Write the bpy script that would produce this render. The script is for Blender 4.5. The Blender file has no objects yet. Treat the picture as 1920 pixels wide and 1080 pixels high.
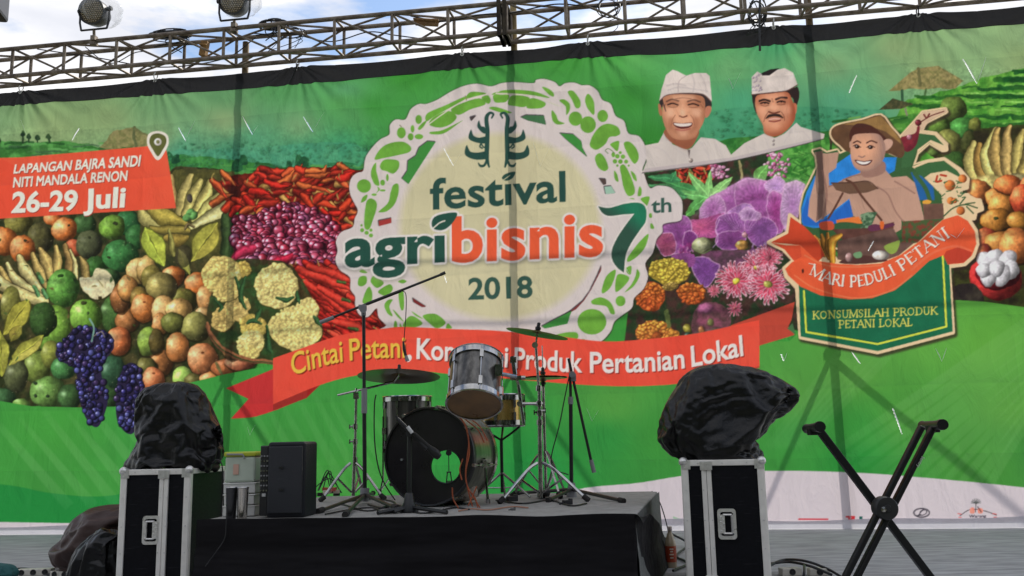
import bpy, bmesh, math, random
import numpy as np
from mathutils import Vector, Matrix

# ------------------------------------------------------------------ camera, sky, sun, exposure
S = bpy.context.scene
COL = S.collection
PITCH, ROLL, FPX = math.radians(9.6217), math.radians(1.2185), 1712.9
CAM = Vector((0, 0, 0.80))
RC = Matrix.Rotation(math.pi/2 + PITCH, 3, 'X') @ Matrix.Rotation(-ROLL, 3, 'Z')
cd = bpy.data.cameras.new('camera'); cam = bpy.data.objects.new('camera', cd); COL.objects.link(cam)
cam.matrix_world = Matrix.Translation(CAM) @ RC.to_4x4()
cd.sensor_width = 36; cd.lens = FPX/1920*36; cd.clip_start = .05; cd.clip_end = 3000
S.camera = cam
S.view_settings.view_transform = 'Standard'; S.view_settings.look = 'None'
S.view_settings.gamma = 1; S.view_settings.exposure = 0.63
S.cycles.max_bounces = 8; S.cycles.transparent_max_bounces = 12
S.cycles.sample_clamp_indirect = 4

SUN_EL, SUN_AZ = math.radians(42), math.radians(36)       # the sun stands behind the banner, to the right
w = bpy.data.worlds.new('World'); S.world = w; w.use_nodes = True
nt = w.node_tree; N = nt.nodes; L = nt.links; N.clear()
out = N.new('ShaderNodeOutputWorld'); bg = N.new('ShaderNodeBackground'); L.new(bg.outputs[0], out.inputs[0])
sky = N.new('ShaderNodeTexSky'); sky.sky_type = 'NISHITA'; sky.sun_disc = False
sky.sun_elevation = SUN_EL; sky.sun_rotation = SUN_AZ; sky.air_density = 1.0; sky.dust_density = 0.4
tc = N.new('ShaderNodeTexCoord')
mp = N.new('ShaderNodeMapping'); mp.inputs['Scale'].default_value = (1.1, 1.1, 3.4); mp.inputs['Location'].default_value = (7.53, 4.29, 5.75)
nz = N.new('ShaderNodeTexNoise'); nz.inputs['Scale'].default_value = 3.6; nz.inputs['Detail'].default_value = 9; nz.inputs['Roughness'].default_value = .56
rp = N.new('ShaderNodeValToRGB'); rp.color_ramp.elements[0].position = .41; rp.color_ramp.elements[1].position = .53
nz2 = N.new('ShaderNodeTexNoise'); nz2.inputs['Scale'].default_value = 5; nz2.inputs['Detail'].default_value = 6
rp2 = N.new('ShaderNodeValToRGB'); rp2.color_ramp.elements[0].color = (4.9, 5.0, 5.4, 1); rp2.color_ramp.elements[1].color = (6.6, 6.55, 6.65, 1)
rp2.color_ramp.elements[0].position = .35; rp2.color_ramp.elements[1].position = .6
mx = N.new('ShaderNodeMix'); mx.data_type = 'RGBA'
L.new(tc.outputs['Generated'], mp.inputs[0]); L.new(mp.outputs[0], nz.inputs['Vector']); L.new(mp.outputs[0], nz2.inputs['Vector'])
L.new(nz.outputs['Fac'], rp.inputs[0]); L.new(nz2.outputs['Fac'], rp2.inputs[0])
L.new(rp.outputs[0], mx.inputs['Factor']); L.new(sky.outputs[0], mx.inputs['A']); L.new(rp2.outputs[0], mx.inputs['B'])
L.new(mx.outputs['Result'], bg.inputs[0]); bg.inputs[1].default_value = 0.115
sl = bpy.data.lights.new('sun', 'SUN'); sl.energy = 3.2; sl.angle = math.radians(2.6); sl.color = (1, .95, .86)
so = bpy.data.objects.new('sun', sl); COL.objects.link(so)
so.rotation_euler = Vector((math.sin(SUN_AZ)*math.cos(SUN_EL), math.cos(SUN_AZ)*math.cos(SUN_EL), math.sin(SUN_EL))).to_track_quat('Z', 'Y').to_euler()

# ------------------------------------------------------------------ measuring helpers (photo pixel -> place)
def ray(px, py): return RC @ Vector(((px-960)/FPX, -(py-540)/FPX, -1))
def on_floor(px, py, z=0.0):
    r = ray(px, py); return CAM + r*((z-CAM.z)/r.z)
def on_depth(px, py, y):
    r = ray(px, py); return CAM + r*((y-CAM.y)/r.y)
BA = math.radians(8.617); BD = Vector((math.cos(BA), -math.sin(BA), 0)); BN = Vector((-math.sin(BA), -math.cos(BA), 0))   # banner direction, normal to the viewer
BO = Vector((0, 8.631, 0)); BH = 4.707
def on_banner(px, py, off=0.0):
    r = ray(px, py); o = BO + BN*off; t = (o-CAM).dot(BN)/r.dot(BN); return CAM + r*t
def bpt(u, z, off=0.0): return BO + BD*u + BN*off + Vector((0, 0, z))

# ------------------------------------------------------------------ object helpers
def tag(o, label=None, cat=None, group=None, kind=None):
    for k, v in (('label', label), ('category', cat), ('group', group), ('kind', kind)):
        if v: o[k] = v
    return o
def thing(name, label, cat, loc=(0, 0, 0), rz=0, group=None):
    o = bpy.data.objects.new(name, None); COL.objects.link(o); o.location = loc; o.rotation_euler = (0, 0, rz)
    o.empty_display_size = .1
    return tag(o, label, cat, group)
def obj(name, bm, mat, parent=None, smooth=False, bevel=0):
    bmesh.ops.recalc_face_normals(bm, faces=bm.faces[:])
    me = bpy.data.meshes.new(name); bm.to_mesh(me); bm.free()
    if smooth:
        me.polygons.foreach_set('use_smooth', [True]*len(me.polygons))
        try: me.set_sharp_from_angle(angle=math.radians(42))
        except Exception: pass
    for m in (mat if isinstance(mat, (list, tuple)) else [mat]): me.materials.append(m)
    o = bpy.data.objects.new(name, me); COL.objects.link(o)
    if parent is not None: o.parent = parent
    if bevel:
        b = o.modifiers.new('bevel', 'BEVEL'); b.width = bevel; b.segments = 2; b.limit_method = 'ANGLE'
    return o
def copy_tree(o, parent=None):
    c = o.copy(); COL.objects.link(c); c.parent = parent
    for ch in list(o.children): copy_tree(ch, c)
    return c
def box(bm, c, s, rot=None, mi=0):
    r = bmesh.ops.create_cube(bm, size=1)
    M = Matrix.Translation(Vector(c)) @ (rot.to_4x4() if rot is not None else Matrix()) @ Matrix.Diagonal((*s, 1))
    bmesh.ops.transform(bm, matrix=M, verts=r['verts'])
    if mi:
        for f in {f for v in r['verts'] for f in v.link_faces}: f.material_index = mi
    return r['verts']
def frame(d):
    d = d.normalized(); a = Vector((0, 0, 1)) if abs(d.z) < .95 else Vector((1, 0, 0))
    x = d.cross(a).normalized(); return x, d.cross(x).normalized()
def tube(bm, pts, r, seg=8, cap=True, mi=0):
    pts = [Vector(p) for p in pts]; rr = r if isinstance(r, (list, tuple)) else [r]*len(pts); rings = []
    px = None
    for i, p in enumerate(pts):
        d = (pts[min(i+1, len(pts)-1)] - pts[max(i-1, 0)])
        if d.length < 1e-9: d = Vector((0, 0, 1))
        d.normalize()
        if px is None: x, y = frame(d)
        else:
            x = px - d*px.dot(d)
            x = x.normalized() if x.length > 1e-6 else frame(d)[0]
            y = d.cross(x).normalized()
        px = x
        rings.append([bm.verts.new(p + (x*math.cos(a) + y*math.sin(a))*rr[i]) for a in (2*math.pi*k/seg for k in range(seg))])
    for a, b in zip(rings, rings[1:]):
        for k in range(seg):
            f = bm.faces.new((a[k], a[(k+1) % seg], b[(k+1) % seg], b[k])); f.material_index = mi
    if cap:
        f = bm.faces.new(rings[0][::-1]); f.material_index = mi
        f = bm.faces.new(rings[-1]); f.material_index = mi
def smooth_path(pts, n=8):
    P = [Vector(p) for p in pts]; P = [P[0]*2-P[1]] + P + [P[-1]*2-P[-2]]; o = []
    for i in range(1, len(P)-2):
        for k in range(n):
            t = k/n; a, b, c, d = P[i-1:i+3]
            o.append(.5*((2*b) + (c-a)*t + (2*a-5*b+4*c-d)*t*t + (3*b-a-3*c+d)*t**3))
    o.append(P[-2]); return o
def lathe(bm, prof, seg=32, M=None, mi=0, cap=False):
    rings = []
    for r, z in prof:
        rings.append([bm.verts.new((M or Matrix()) @ Vector((r*math.cos(2*math.pi*k/seg), r*math.sin(2*math.pi*k/seg), z))) for k in range(seg)])
    for a, b in zip(rings, rings[1:]):
        for k in range(seg):
            f = bm.faces.new((a[k], a[(k+1) % seg], b[(k+1) % seg], b[k])); f.material_index = mi
    if cap: bm.faces.new(rings[0]); bm.faces.new(rings[-1])
    return rings
def axis_matrix(p, d, roll=None):
    d = Vector(d).normalized(); x, y = frame(d)
    return Matrix.Translation(Vector(p)) @ Matrix((x, y, d)).transposed().to_4x4()
def B(): return bmesh.new()

# ------------------------------------------------------------------ materials
def mat(name, col, rough=.6, metal=0, noise=0, nscale=20, bump=0, bscale=60, spec=.5, coat=0, detail=5, ndark=None, stretch=None):
    m = bpy.data.materials.new(name); m.use_nodes = True; nt = m.node_tree; p = nt.nodes['Principled BSDF']
    p.inputs['Base Color'].default_value = (*col, 1); p.inputs['Roughness'].default_value = rough; p.inputs['Metallic'].default_value = metal
    p.inputs['Specular IOR Level'].default_value = spec; p.inputs['Coat Weight'].default_value = coat
    if noise or bump:
        tc = nt.nodes.new('ShaderNodeTexCoord'); vec = tc.outputs['Object']
        if stretch:
            mp = nt.nodes.new('ShaderNodeMapping'); mp.inputs['Scale'].default_value = stretch
            nt.links.new(vec, mp.inputs[0]); vec = mp.outputs[0]
    if noise:
        n = nt.nodes.new('ShaderNodeTexNoise'); n.inputs['Scale'].default_value = nscale; n.inputs['Detail'].default_value = detail
        r = nt.nodes.new('ShaderNodeValToRGB'); r.color_ramp.elements[0].position = .3; r.color_ramp.elements[1].position = .7
        k = 1-noise; r.color_ramp.elements[0].color = (*(ndark or [c*k for c in col]), 1); r.color_ramp.elements[1].color = (*[min(1, c*(1+noise*.5)) for c in col], 1)
        nt.links.new(vec, n.inputs['Vector']); nt.links.new(n.outputs['Fac'], r.inputs[0]); nt.links.new(r.outputs[0], p.inputs['Base Color'])
        q = nt.nodes.new('ShaderNodeMapRange'); q.inputs['To Min'].default_value = max(.03, rough-.1); q.inputs['To Max'].default_value = min(1, rough+.12)
        nt.links.new(n.outputs['Fac'], q.inputs['Value']); nt.links.new(q.outputs[0], p.inputs['Roughness'])
    if bump:
        n = nt.nodes.new('ShaderNodeTexNoise'); n.inputs['Scale'].default_value = bscale; n.inputs['Detail'].default_value = 4
        b = nt.nodes.new('ShaderNodeBump'); b.inputs['Strength'].default_value = bump; b.inputs['Distance'].default_value = .01
        nt.links.new(vec, n.inputs['Vector']); nt.links.new(n.outputs['Fac'], b.inputs['Height']); nt.links.new(b.outputs[0], p.inputs['Normal'])
    return m
def add_node_bump(m, scale_vec, nscale, strength, dist, ridged=False):
    nt = m.node_tree; p = nt.nodes['Principled BSDF']
    tc = nt.nodes.new('ShaderNodeTexCoord'); mp = nt.nodes.new('ShaderNodeMapping'); mp.inputs['Scale'].default_value = scale_vec
    n = nt.nodes.new('ShaderNodeTexNoise'); n.inputs['Scale'].default_value = nscale; n.inputs['Detail'].default_value = 3
    if ridged:
        n.noise_type = 'RIDGED_MULTIFRACTAL'
    b = nt.nodes.new('ShaderNodeBump'); b.inputs['Strength'].default_value = strength; b.inputs['Distance'].default_value = dist
    nt.links.new(tc.outputs['Object'], mp.inputs[0]); nt.links.new(mp.outputs[0], n.inputs['Vector']); nt.links.new(n.outputs['Fac'], b.inputs['Height'])
    nt.links.new(b.outputs[0], p.inputs['Normal']); return m
# ------------------------------------------------------------------ ink of the printed banner: a small painter that fills an array of ink colours
rng = np.random.default_rng(7); RND = random.Random(7)
OX, CW, CH = 170, 2260, 1016
CV = np.zeros((CH, CW, 3), np.float32)
def C(r, g, b): return np.array((r, g, b), np.float32)/255
def vnoise(h, w, cell, seed):
    g = np.random.default_rng(seed).random((int(h/cell)+3, int(w/cell)+3)).astype(np.float32)
    y = np.arange(h)/cell; x = np.arange(w)/cell; yi = y.astype(int); xi = x.astype(int)
    fy = (y-yi); fx = (x-xi); fy = (fy*fy*(3-2*fy))[:, None].astype(np.float32); fx = (fx*fx*(3-2*fx))[None].astype(np.float32)
    a = g[yi][:, xi]; b = g[yi][:, xi+1]; c = g[yi+1][:, xi]; d = g[yi+1][:, xi+1]
    return (a*(1-fx)+b*fx)*(1-fy) + (c*(1-fx)+d*fx)*fy
def fbm(cell, seed, o=4):
    s = np.zeros((CH, CW), np.float32); t = 0
    for k in range(o):
        s += vnoise(CH, CW, max(1.5, cell/2**k), seed+k)*.5**k; t += .5**k
    return s/t
NA, NB, NC, ND = fbm(60, 1), fbm(14, 11, 3), fbm(5, 21, 2), fbm(160, 31, 4)
def spline(p, closed=True, n=7):
    p = np.array(p, float)
    if closed: q = np.concatenate([p[-1:], p, p[:2]])
    else: q = np.concatenate([2*p[:1]-p[1:2], p, 2*p[-1:]-p[-2:-1]])
    o = []; t = np.linspace(0, 1, n, endpoint=False)[:, None]
    for i in range(1, len(q)-2):
        a, b, c, d = q[i-1:i+3]
        o.append(.5*(2*b+(c-a)*t+(2*a-5*b+4*c-d)*t*t+(3*b-a-3*c+d)*t**3))
    o = np.concatenate(o)
    return o if closed else np.concatenate([o, p[-1:]])
def cover(loops, ss=4):
    """coverage mask of closed loops (even-odd): (x0, y0, mask)"""
    E = []
    for l in loops:
        l = np.array(l, float) + (OX, 0); E.append(np.concatenate([l, np.roll(l, -1, 0)], 1))
    return cover_edges(np.concatenate(E), ss)
def cover_edges(E, ss=4):
    x0 = int(max(0, np.floor(min(E[:, 0].min(), E[:, 2].min()))-1)); x1 = int(min(CW, np.ceil(max(E[:, 0].max(), E[:, 2].max()))+2))
    y0 = int(max(0, np.floor(min(E[:, 1].min(), E[:, 3].min()))-1)); y1 = int(min(CH, np.ceil(max(E[:, 1].max(), E[:, 3].max()))+2))
    if x1 <= x0 or y1 <= y0: return None
    W = x1-x0; M = np.zeros((y1-y0, W), np.float32)
    lo = np.minimum(E[:, 1], E[:, 3]); hi = np.maximum(E[:, 1], E[:, 3])
    for r in range((y1-y0)*ss):
        y = y0 + (r+.5)/ss; k = (lo <= y) & (hi > y)
        if not k.any(): continue
        e = E[k]; xs = np.sort(e[:, 0]+(y-e[:, 1])*(e[:, 2]-e[:, 0])/(e[:, 3]-e[:, 1]))-x0
        row = M[r//ss]
        for a, b in zip(xs[0::2], xs[1::2]):
            a = min(max(a, 0), W); b = min(max(b, 0), W)
            if b <= a: continue
            ia, ib = int(a), int(b)
            if ia == ib: row[ia] += b-a
            else:
                row[ia] += 1-(a-ia); row[ia+1:ib] += 1
                if ib < W: row[ib] += b-ib
    return x0, y0, np.clip(M/ss, 0, 1)
def put(m, col, a=1.0):
    if m is None: return
    x, y, M = m; s = CV[y:y+M.shape[0], x:x+M.shape[1]]
    if callable(col): col = col(x, y, M.shape)
    k = (M*a)[..., None]; s += (col-s)*k
def fill(p, col, a=1.0, sp=False):
    if sp: p = spline(p)
    put(cover([p]), col, a)
def nz_col(c, amt=.12, f=None, c2=None):
    f = NB if f is None else f
    def g(x, y, sh):
        n = f[y:y+sh[0], x:x+sh[1], None]
        if c2 is not None:
            t = np.clip((n-.5)*3.2+.5, 0, 1); return c*(1-t)+c2*t
        return np.clip(c*(1+amt*2*(n-.5)*2), 0, 1)
    return g
def grow(m, r, blur=0):
    x, y, M = m; R = int(np.ceil(r))+2+2*int(blur)
    P = np.zeros((M.shape[0]+2*R, M.shape[1]+2*R), np.float32); P[R:-R, R:-R] = M; Q = P.copy()
    for dy in range(-int(np.ceil(r)), int(np.ceil(r))+1):
        for dx in range(-int(np.ceil(r)), int(np.ceil(r))+1):
            d = math.hypot(dx, dy)
            if d <= r+.5: Q = np.maximum(Q, np.roll(np.roll(P, dy, 0), dx, 1)*min(1, r+.5-d+.5))
    for _ in range(3 if blur else 0):
        for ax in (0, 1):
            Q = sum(np.roll(Q, k, ax) for k in range(-int(blur), int(blur)+1))/(2*int(blur)+1)
    x -= R; y -= R; a, b = max(0, -x), max(0, -y); Q = Q[b:min(Q.shape[0], CH-y), a:min(Q.shape[1], CW-x)]
    return x+a, y+b, Q
def ball(cx, cy, rx, ry, col, rot=0, spec=.3, tex=.15, hi=None, edge=.56, soft=1.0, alpha=1):
    R = max(rx, ry)+2; cx = cx+OX; x0, x1 = int(max(0, cx-R)), int(min(CW, cx+R+1)); y0, y1 = int(max(0, cy-R)), int(min(CH, cy+R+1))
    if x1 <= x0 or y1 <= y0: return
    X, Y = np.meshgrid(np.arange(x0, x1)+.5-cx, np.arange(y0, y1)+.5-cy); c, s = math.cos(rot), math.sin(rot)
    u = (X*c+Y*s)/rx; v = (-X*s+Y*c)/ry; d = np.sqrt(u*u+v*v)
    d = d*(1+.05*(NB[y0:y1, x0:x1]-.5))
    M = np.clip((1-d)*min(rx, ry)/soft+.5, 0, 1)
    z = np.sqrt(np.clip(1-d*d, 0, 1)); lam = np.clip((-.64*X/R-.34*Y/R+.69*z), 0, 1)
    sh = edge*.8+(1.2-edge*.8)*lam; n = 1+tex*2*(NC[y0:y1, x0:x1]-.5)+tex*2.6*(NB[y0:y1, x0:x1]-.5)
    c_ = col[None, None]*(sh*n)[..., None]
    if hi is not None:
        t = np.clip(lam*2.2-1.15, 0, 1)[..., None]*.62; c_ = c_*(1-t)+hi*(sh*n)[..., None]*t
    if min(rx, ry) > 12: c_ = c_*(1-.30*np.clip((X/R*.8+Y/R*.5)-.1, 0, 1))[..., None]
    hx_ = np.exp(-(((X/R+.42)**2+(Y/R+.30)**2)/.045)); c_ = c_+(spec*.9*hx_*(.6+.8*NB[y0:y1, x0:x1]))[..., None]
    put((x0, y0, M.astype(np.float32)), np.clip(c_, 0, 1).astype(np.float32), alpha)
def stroke(pts, rad, col, col2=None, shade=.5, tex=.12, hl=.25, n=5, raw=False, a=1, soft=1.0):
    p = np.array(pts, float) if raw else spline(pts, False, n); p = p+(OX, 0)
    m = len(p); rad = np.interp(np.linspace(0, 1, m), np.linspace(0, 1, len(rad)), rad) if isinstance(rad, (list, tuple)) else np.full(m, float(rad))
    R = rad.max()+2; x0, x1 = int(max(0, p[:, 0].min()-R)), int(min(CW, p[:, 0].max()+R+1)); y0, y1 = int(max(0, p[:, 1].min()-R)), int(min(CH, p[:, 1].max()+R+1))
    if x1 <= x0 or y1 <= y0: return
    X, Y = np.meshgrid(np.arange(x0, x1)+.5, np.arange(y0, y1)+.5); best = np.full(X.shape, 1e9); sg = np.zeros(X.shape); tt = np.zeros(X.shape); rr = np.ones(X.shape)
    for i in range(m-1):
        d = p[i+1]-p[i]; L2 = d@d+1e-9; t = np.clip(((X-p[i, 0])*d[0]+(Y-p[i, 1])*d[1])/L2, 0, 1)
        r = rad[i]+(rad[i+1]-rad[i])*t; ex = X-p[i, 0]-t*d[0]; ey = Y-p[i, 1]-t*d[1]; q = np.hypot(ex, ey)-r
        k = q < best; best = np.where(k, q, best); s = (d[0]*ey-d[1]*ex)/math.sqrt(L2)/np.maximum(r, .3)
        sg = np.where(k, s, sg); tt = np.where(k, (i+t)/(m-1), tt)
    M = np.clip(.5-best/soft, 0, 1); sg = np.clip(sg, -1, 1)
    sh = 1-shade*(np.clip(sg+.25, -1, 1)**2) + hl*np.clip(1-np.abs(sg+.35)/.35, 0, 1)
    base = col[None, None] if col2 is None else col*(1-tt[..., None])+col2*tt[..., None]
    c_ = base*(sh*(1+tex*2*(NC[y0:y1, x0:x1]-.5)))[..., None]
    put((x0, y0, M.astype(np.float32)), np.clip(c_, 0, 1).astype(np.float32), a)
def line(pts, r, col, a=1, sp=True): stroke(pts, r, col, None, 0, 0, 0, 5, not sp, a)
def grad_region(pts, cpts, power=2.6):
    """fill a polygon with a smooth wash between coloured points"""
    m = cover([pts]); x, y, M = m; st = 6
    gy, gx = np.mgrid[y:y+M.shape[0]+st:st, x:x+M.shape[1]+st:st]; num = 0; den = 0
    for px, py, r, g, b in cpts:
        wgt = 1/(((gx-px-OX)**2+((gy-py)*1.4)**2)+400)**(power/2); num = num+wgt[..., None]*C(r, g, b); den = den+wgt
    g = (num/den[..., None]).astype(np.float32); iy = np.arange(M.shape[0])/st; ix = np.arange(M.shape[1])/st
    a = iy.astype(int); b = ix.astype(int); fy = (iy-a)[:, None, None].astype(np.float32); fx = (ix-b)[None, :, None].astype(np.float32)
    a1 = np.minimum(a+1, g.shape[0]-1); b1 = np.minimum(b+1, g.shape[1]-1)
    c_ = (g[a][:, b]*(1-fx)+g[a][:, b1]*fx)*(1-fy)+(g[a1][:, b]*(1-fx)+g[a1][:, b1]*fx)*fy
    n = 1+.10*(NA[y:y+M.shape[0], x:x+M.shape[1], None]-.5)
    put((x, y, M), np.clip(c_*n, 0, 1))
def hull_blobs(cs, r, seed, col, **k):
    pass

# lettering: outlines of the built-in typeface
_glyph = {}
def text_edges(s, bold=0.0, sx=1.0, space=1.0, shear=0):
    key = (s, bold, space, shear)
    if key not in _glyph:
        cu = bpy.data.curves.new('lettering', 'FONT'); cu.body = s; cu.size = 1; cu.offset = bold; cu.resolution_u = 4; cu.space_character = space; cu.shear = shear
        o = bpy.data.objects.new('lettering', cu); COL.objects.link(o)
        dg = bpy.context.evaluated_depsgraph_get(); me = o.evaluated_get(dg).to_mesh()
        v = np.array([x.co[:2] for x in me.vertices]); cnt = {}
        for f in me.polygons:
            vs = list(f.vertices)
            for i in range(len(vs)):
                e = (vs[i], vs[(i+1) % len(vs)]); kk = (min(e), max(e)); cnt[kk] = cnt.get(kk, 0)+1
        E = np.array([(*v[a], *v[b]) for (a, b), n in cnt.items() if n == 1])
        o.evaluated_get(dg).to_mesh_clear(); COL.objects.unlink(o); bpy.data.objects.remove(o); bpy.data.curves.remove(cu)
        _glyph[key] = E
    return _glyph[key]
def text_mask(s, quad=None, path=None, bold=0.0, base=(0, 1), shear=0, space=1.0):
    """quad: corners (bottom-left, bottom-right, top-right, top-left) of the lettering's box between heights base[0], base[1] of the face;
    path: f(s)->(x, y, tx, ty, h) for lettering along a curve"""
    E = text_edges(s, bold, 1, space, shear); x0, x1 = min(E[:, 0].min(), E[:, 2].min()), max(E[:, 0].max(), E[:, 2].max()); P = E.reshape(-1, 2)
    # subdivide long edges a little so that they bend with the path
    u = (P[:, 0]-x0)/(x1-x0); v = (P[:, 1]-base[0])/(base[1]-base[0])
    if quad is not None:
        a, b, c, d = [np.array(q, float) for q in quad]; u = u[:, None]; v = v[:, None]
        Q = (a*(1-u)+b*u)*(1-v)+(d*(1-u)+c*u)*v
    else:
        Q = np.array([path(uu, vv) for uu, vv in zip(u, v)])
    Q = Q+(OX, 0); return cover_edges(Q.reshape(-1, 4))
CAP, XH = 0.73, 0.55      # heights of capitals and small letters in the built-in face (unit size)
# thin serif capitals drawn with strokes, in a unit box
SERIF = {'M': (1.05, [[(0.12, 0), (.15, 1)], [(.15, 1), (.52, 0.05)], [(.52, .05), (.88, 1)], [(.9, 1), (.94, 0)]], [(.12, 0), (.94, 0), (.08, 1), (.95, 1)], [.05, .11, .05, .12]),
 'A': (.9, [[(.08, 0), (.45, 1)], [(.45, 1), (.84, 0)], [(.2, .36), (.7, .36)]], [(.08, 0), (.84, 0)], [.05, .12, .045]),
 'R': (.85, [[(.17, 0), (.17, 1)], [(.17, .97), (.5, .97), (.64, .74), (.5, .5), (.17, .5)], [(.42, .5), (.8, 0)]], [(.17, 0), (.8, 0), (.1, 1)], [.12, .08, .1]),
 'I': (.42, [[(.2, 0), (.2, 1)]], [(.2, 0), (.2, 1)], [.12]),
 'P': (.75, [[(.17, 0), (.17, 1)], [(.17, .97), (.52, .97), (.66, .72), (.52, .46), (.17, .46)]], [(.17, 0), (.1, 1)], [.12, .08]),
 'E': (.72, [[(.17, 0), (.17, 1)], [(.17, .97), (.62, .97), (.62, .85)], [(.17, .52), (.5, .52)], [(.17, .03), (.64, .03), (.66, .18)]], [], [.12, .05, .05, .05]),
 'D': (.88, [[(.17, 0), (.17, 1)], [(.17, .97), (.5, .95), (.74, .72), (.74, .28), (.5, .05), (.17, .03)]], [(.1, 1), (.1, 0)], [.12, .08]),
 'U': (.85, [[(.18, 1), (.18, .3), (.3, .05), (.55, .05), (.68, .3), (.68, 1)]], [(.18, 1), (.68, 1)], [.09]),
 'L': (.68, [[(.17, 0), (.17, 1)], [(.17, .03), (.58, .03), (.62, .2)]], [(.17, 1), (.1, 0)], [.12, .05]),
 'T': (.76, [[(.38, 0), (.38, 1)], [(.06, .82), (.08, .97), (.68, .97), (.7, .82)]], [(.38, 0)], [.12, .05]),
 'N': (.92, [[(.16, 0), (.16, 1)], [(.16, 1), (.74, 0)], [(.74, 0), (.74, 1)]], [(.16, 0), (.1, 1), (.74, 1)], [.05, .12, .05]),
 'K': (.85, [[(.17, 0), (.17, 1)], [(.7, 1), (.24, .48)], [(.34, .56), (.78, 0)]], [(.17, 0), (.17, 1), (.78, 0), (.7, 1)], [.12, .05, .1]),
 'O': (.95, [[(.45, .98), (.2, .82), (.12, .5), (.2, .18), (.45, .02), (.7, .18), (.78, .5), (.7, .82), (.45, .98)]], [], [.09]),
 'S': (.66, [[(.54, .8), (.46, .95), (.28, .97), (.14, .8), (.22, .6), (.44, .44), (.52, .24), (.4, .05), (.22, .03), (.1, .22)]], [], [.08]),
 'H': (.95, [[(.17, 0), (.17, 1)], [(.75, 0), (.75, 1)], [(.17, .5), (.75, .5)]], [(.17, 0), (.17, 1), (.75, 0), (.75, 1)], [.12, .12, .05]), ' ': (.42, [], [], [])}
def serif_text(s, place, col, wscale=1.0):
    W = sum(SERIF[c][0] for c in s); x = 0
    for c in s:
        adv, strokes, ser, wd = SERIF[c]
        for st, w_ in zip(strokes, wd):
            p = [place((x+a)/W, b) for a, b in st]; h = np.hypot(*(np.array(place((x+.2)/W, 1))-place((x+.2)/W, 0)))
            line(p, max(.75, w_*h*.66*wscale), col, sp=len(p) > 4)
        for a, b in ser:
            line([place((x+a-.11)/W, b), place((x+a+.11)/W, b)], .75, col, .9, False)
        x += adv
# ------------------------------------------------------------------ the artwork on the banner (traced in photo pixels, later laid on the cloth's own plane)
WHITE = C(206, 194, 192); INK = C(40, 74, 68); LEAF = C(104, 160, 62); RED = C(226, 78, 62); CREAM = C(196, 190, 158)
CV[:] = C(60, 142, 60)
# hazy sky of the picture
SKY = [(-160, 230, 118, 156, 112), (0, 215, 122, 158, 114), (100, 240, 140, 165, 116), (60, 275, 136, 164, 116), (200, 225, 136, 162, 114), (300, 185, 112, 158, 112), (420, 175, 100, 155, 106), (420, 225, 134, 160, 116), (300, 255, 130, 162, 116), (520, 165, 84, 150, 92),
 (640, 150, 70, 146, 74), (645, 165, 100, 165, 125), (660, 215, 84, 152, 92), (560, 235, 116, 158, 114), (640, 190, 80, 150, 80), (340, 280, 80, 146, 116), (480, 265, 84, 152, 116), (440, 295, 60, 136, 108), (560, 290, 60, 140, 108), (640, 270, 64, 146, 104), (690, 300, 52, 134, 76),
 (700, 200, 58, 140, 56), (760, 140, 62, 146, 56), (760, 260, 60, 142, 56), (900, 100, 66, 140, 66), (900, 250, 60, 140, 58), (1050, 110, 66, 146, 62), (1150, 100, 70, 152, 70), (1180, 180, 58, 138, 56), (1220, 260, 52, 128, 50), (1190, 95, 100, 172, 98), (1240, 95, 88, 168, 96), (1300, 100, 84, 164, 102),
 (1370, 130, 106, 166, 112), (1390, 190, 76, 158, 120), (1370, 240, 70, 150, 112), (1460, 85, 74, 158, 110), (1500, 110, 104, 168, 116), (1560, 120, 128, 166, 120), (1560, 80, 118, 170, 126), (1680, 90, 140, 168, 120), (1800, 60, 136, 170, 124), (1920, 60, 140, 172, 126), (1920, 110, 138, 164, 114), (2080, 80, 138, 170, 120),
 (1570, 190, 84, 158, 124), (1620, 160, 98, 160, 116), (1540, 230, 56, 136, 96), (1620, 215, 80, 154, 118), (1660, 150, 120, 162, 116), (1740, 130, 136, 164, 116)]
grad_region([(-170, 0), (2090, 0), (2090, 330), (-170, 330)], SKY)
# far trees, mottled valley and rice terraces
def mottled(poly, c1, c2, a=1, f=None, sp=True): fill(poly, nz_col(c1, 0, NB if f is None else f, c2), a, sp)
mottled([(320, 285), (420, 280), (660, 270), (700, 330), (320, 330)], C(66, 142, 114), C(86, 160, 128), .6)
mottled([(1330, 212), (1520, 200), (1600, 205), (1660, 215), (1560, 300), (1340, 300)], C(56, 130, 96), C(74, 150, 116), .55)
mottled([(300, 300), (340, 292), (440, 300), (560, 318), (700, 312), (700, 340), (300, 345)], C(48, 112, 50), C(70, 142, 70), .9)
mottled([(1340, 270), (1420, 255), (1560, 245), (1660, 230), (1560, 330), (1340, 330)], C(40, 98, 44), C(66, 130, 60))
for i in range(60):
    x = RND.uniform(310, 690); y = 305+RND.random()*28; line([(x, y), (x+RND.uniform(18, 50), y+RND.uniform(0, 5))], RND.uniform(1, 3), C(*RND.choice([(34, 86, 40), (84, 150, 74), (60, 128, 56), (40, 104, 66)])), .7)
for x, y, r in ((455, 300, 8), (560, 300, 7), (570, 305, 9), (330, 298, 7), (445, 310, 10), (318, 292, 6), (540, 307, 6)): mottled([(x-r, y+r), (x-r*.6, y-r), (x+r*.6, y-r), (x+r, y+r)], C(24, 66, 44), C(40, 96, 60))
mottled([(-170, 272), (0, 264), (70, 268), (130, 264), (180, 276), (230, 272), (230, 300), (-170, 310)], C(52, 108, 48), C(84, 150, 76))
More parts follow.
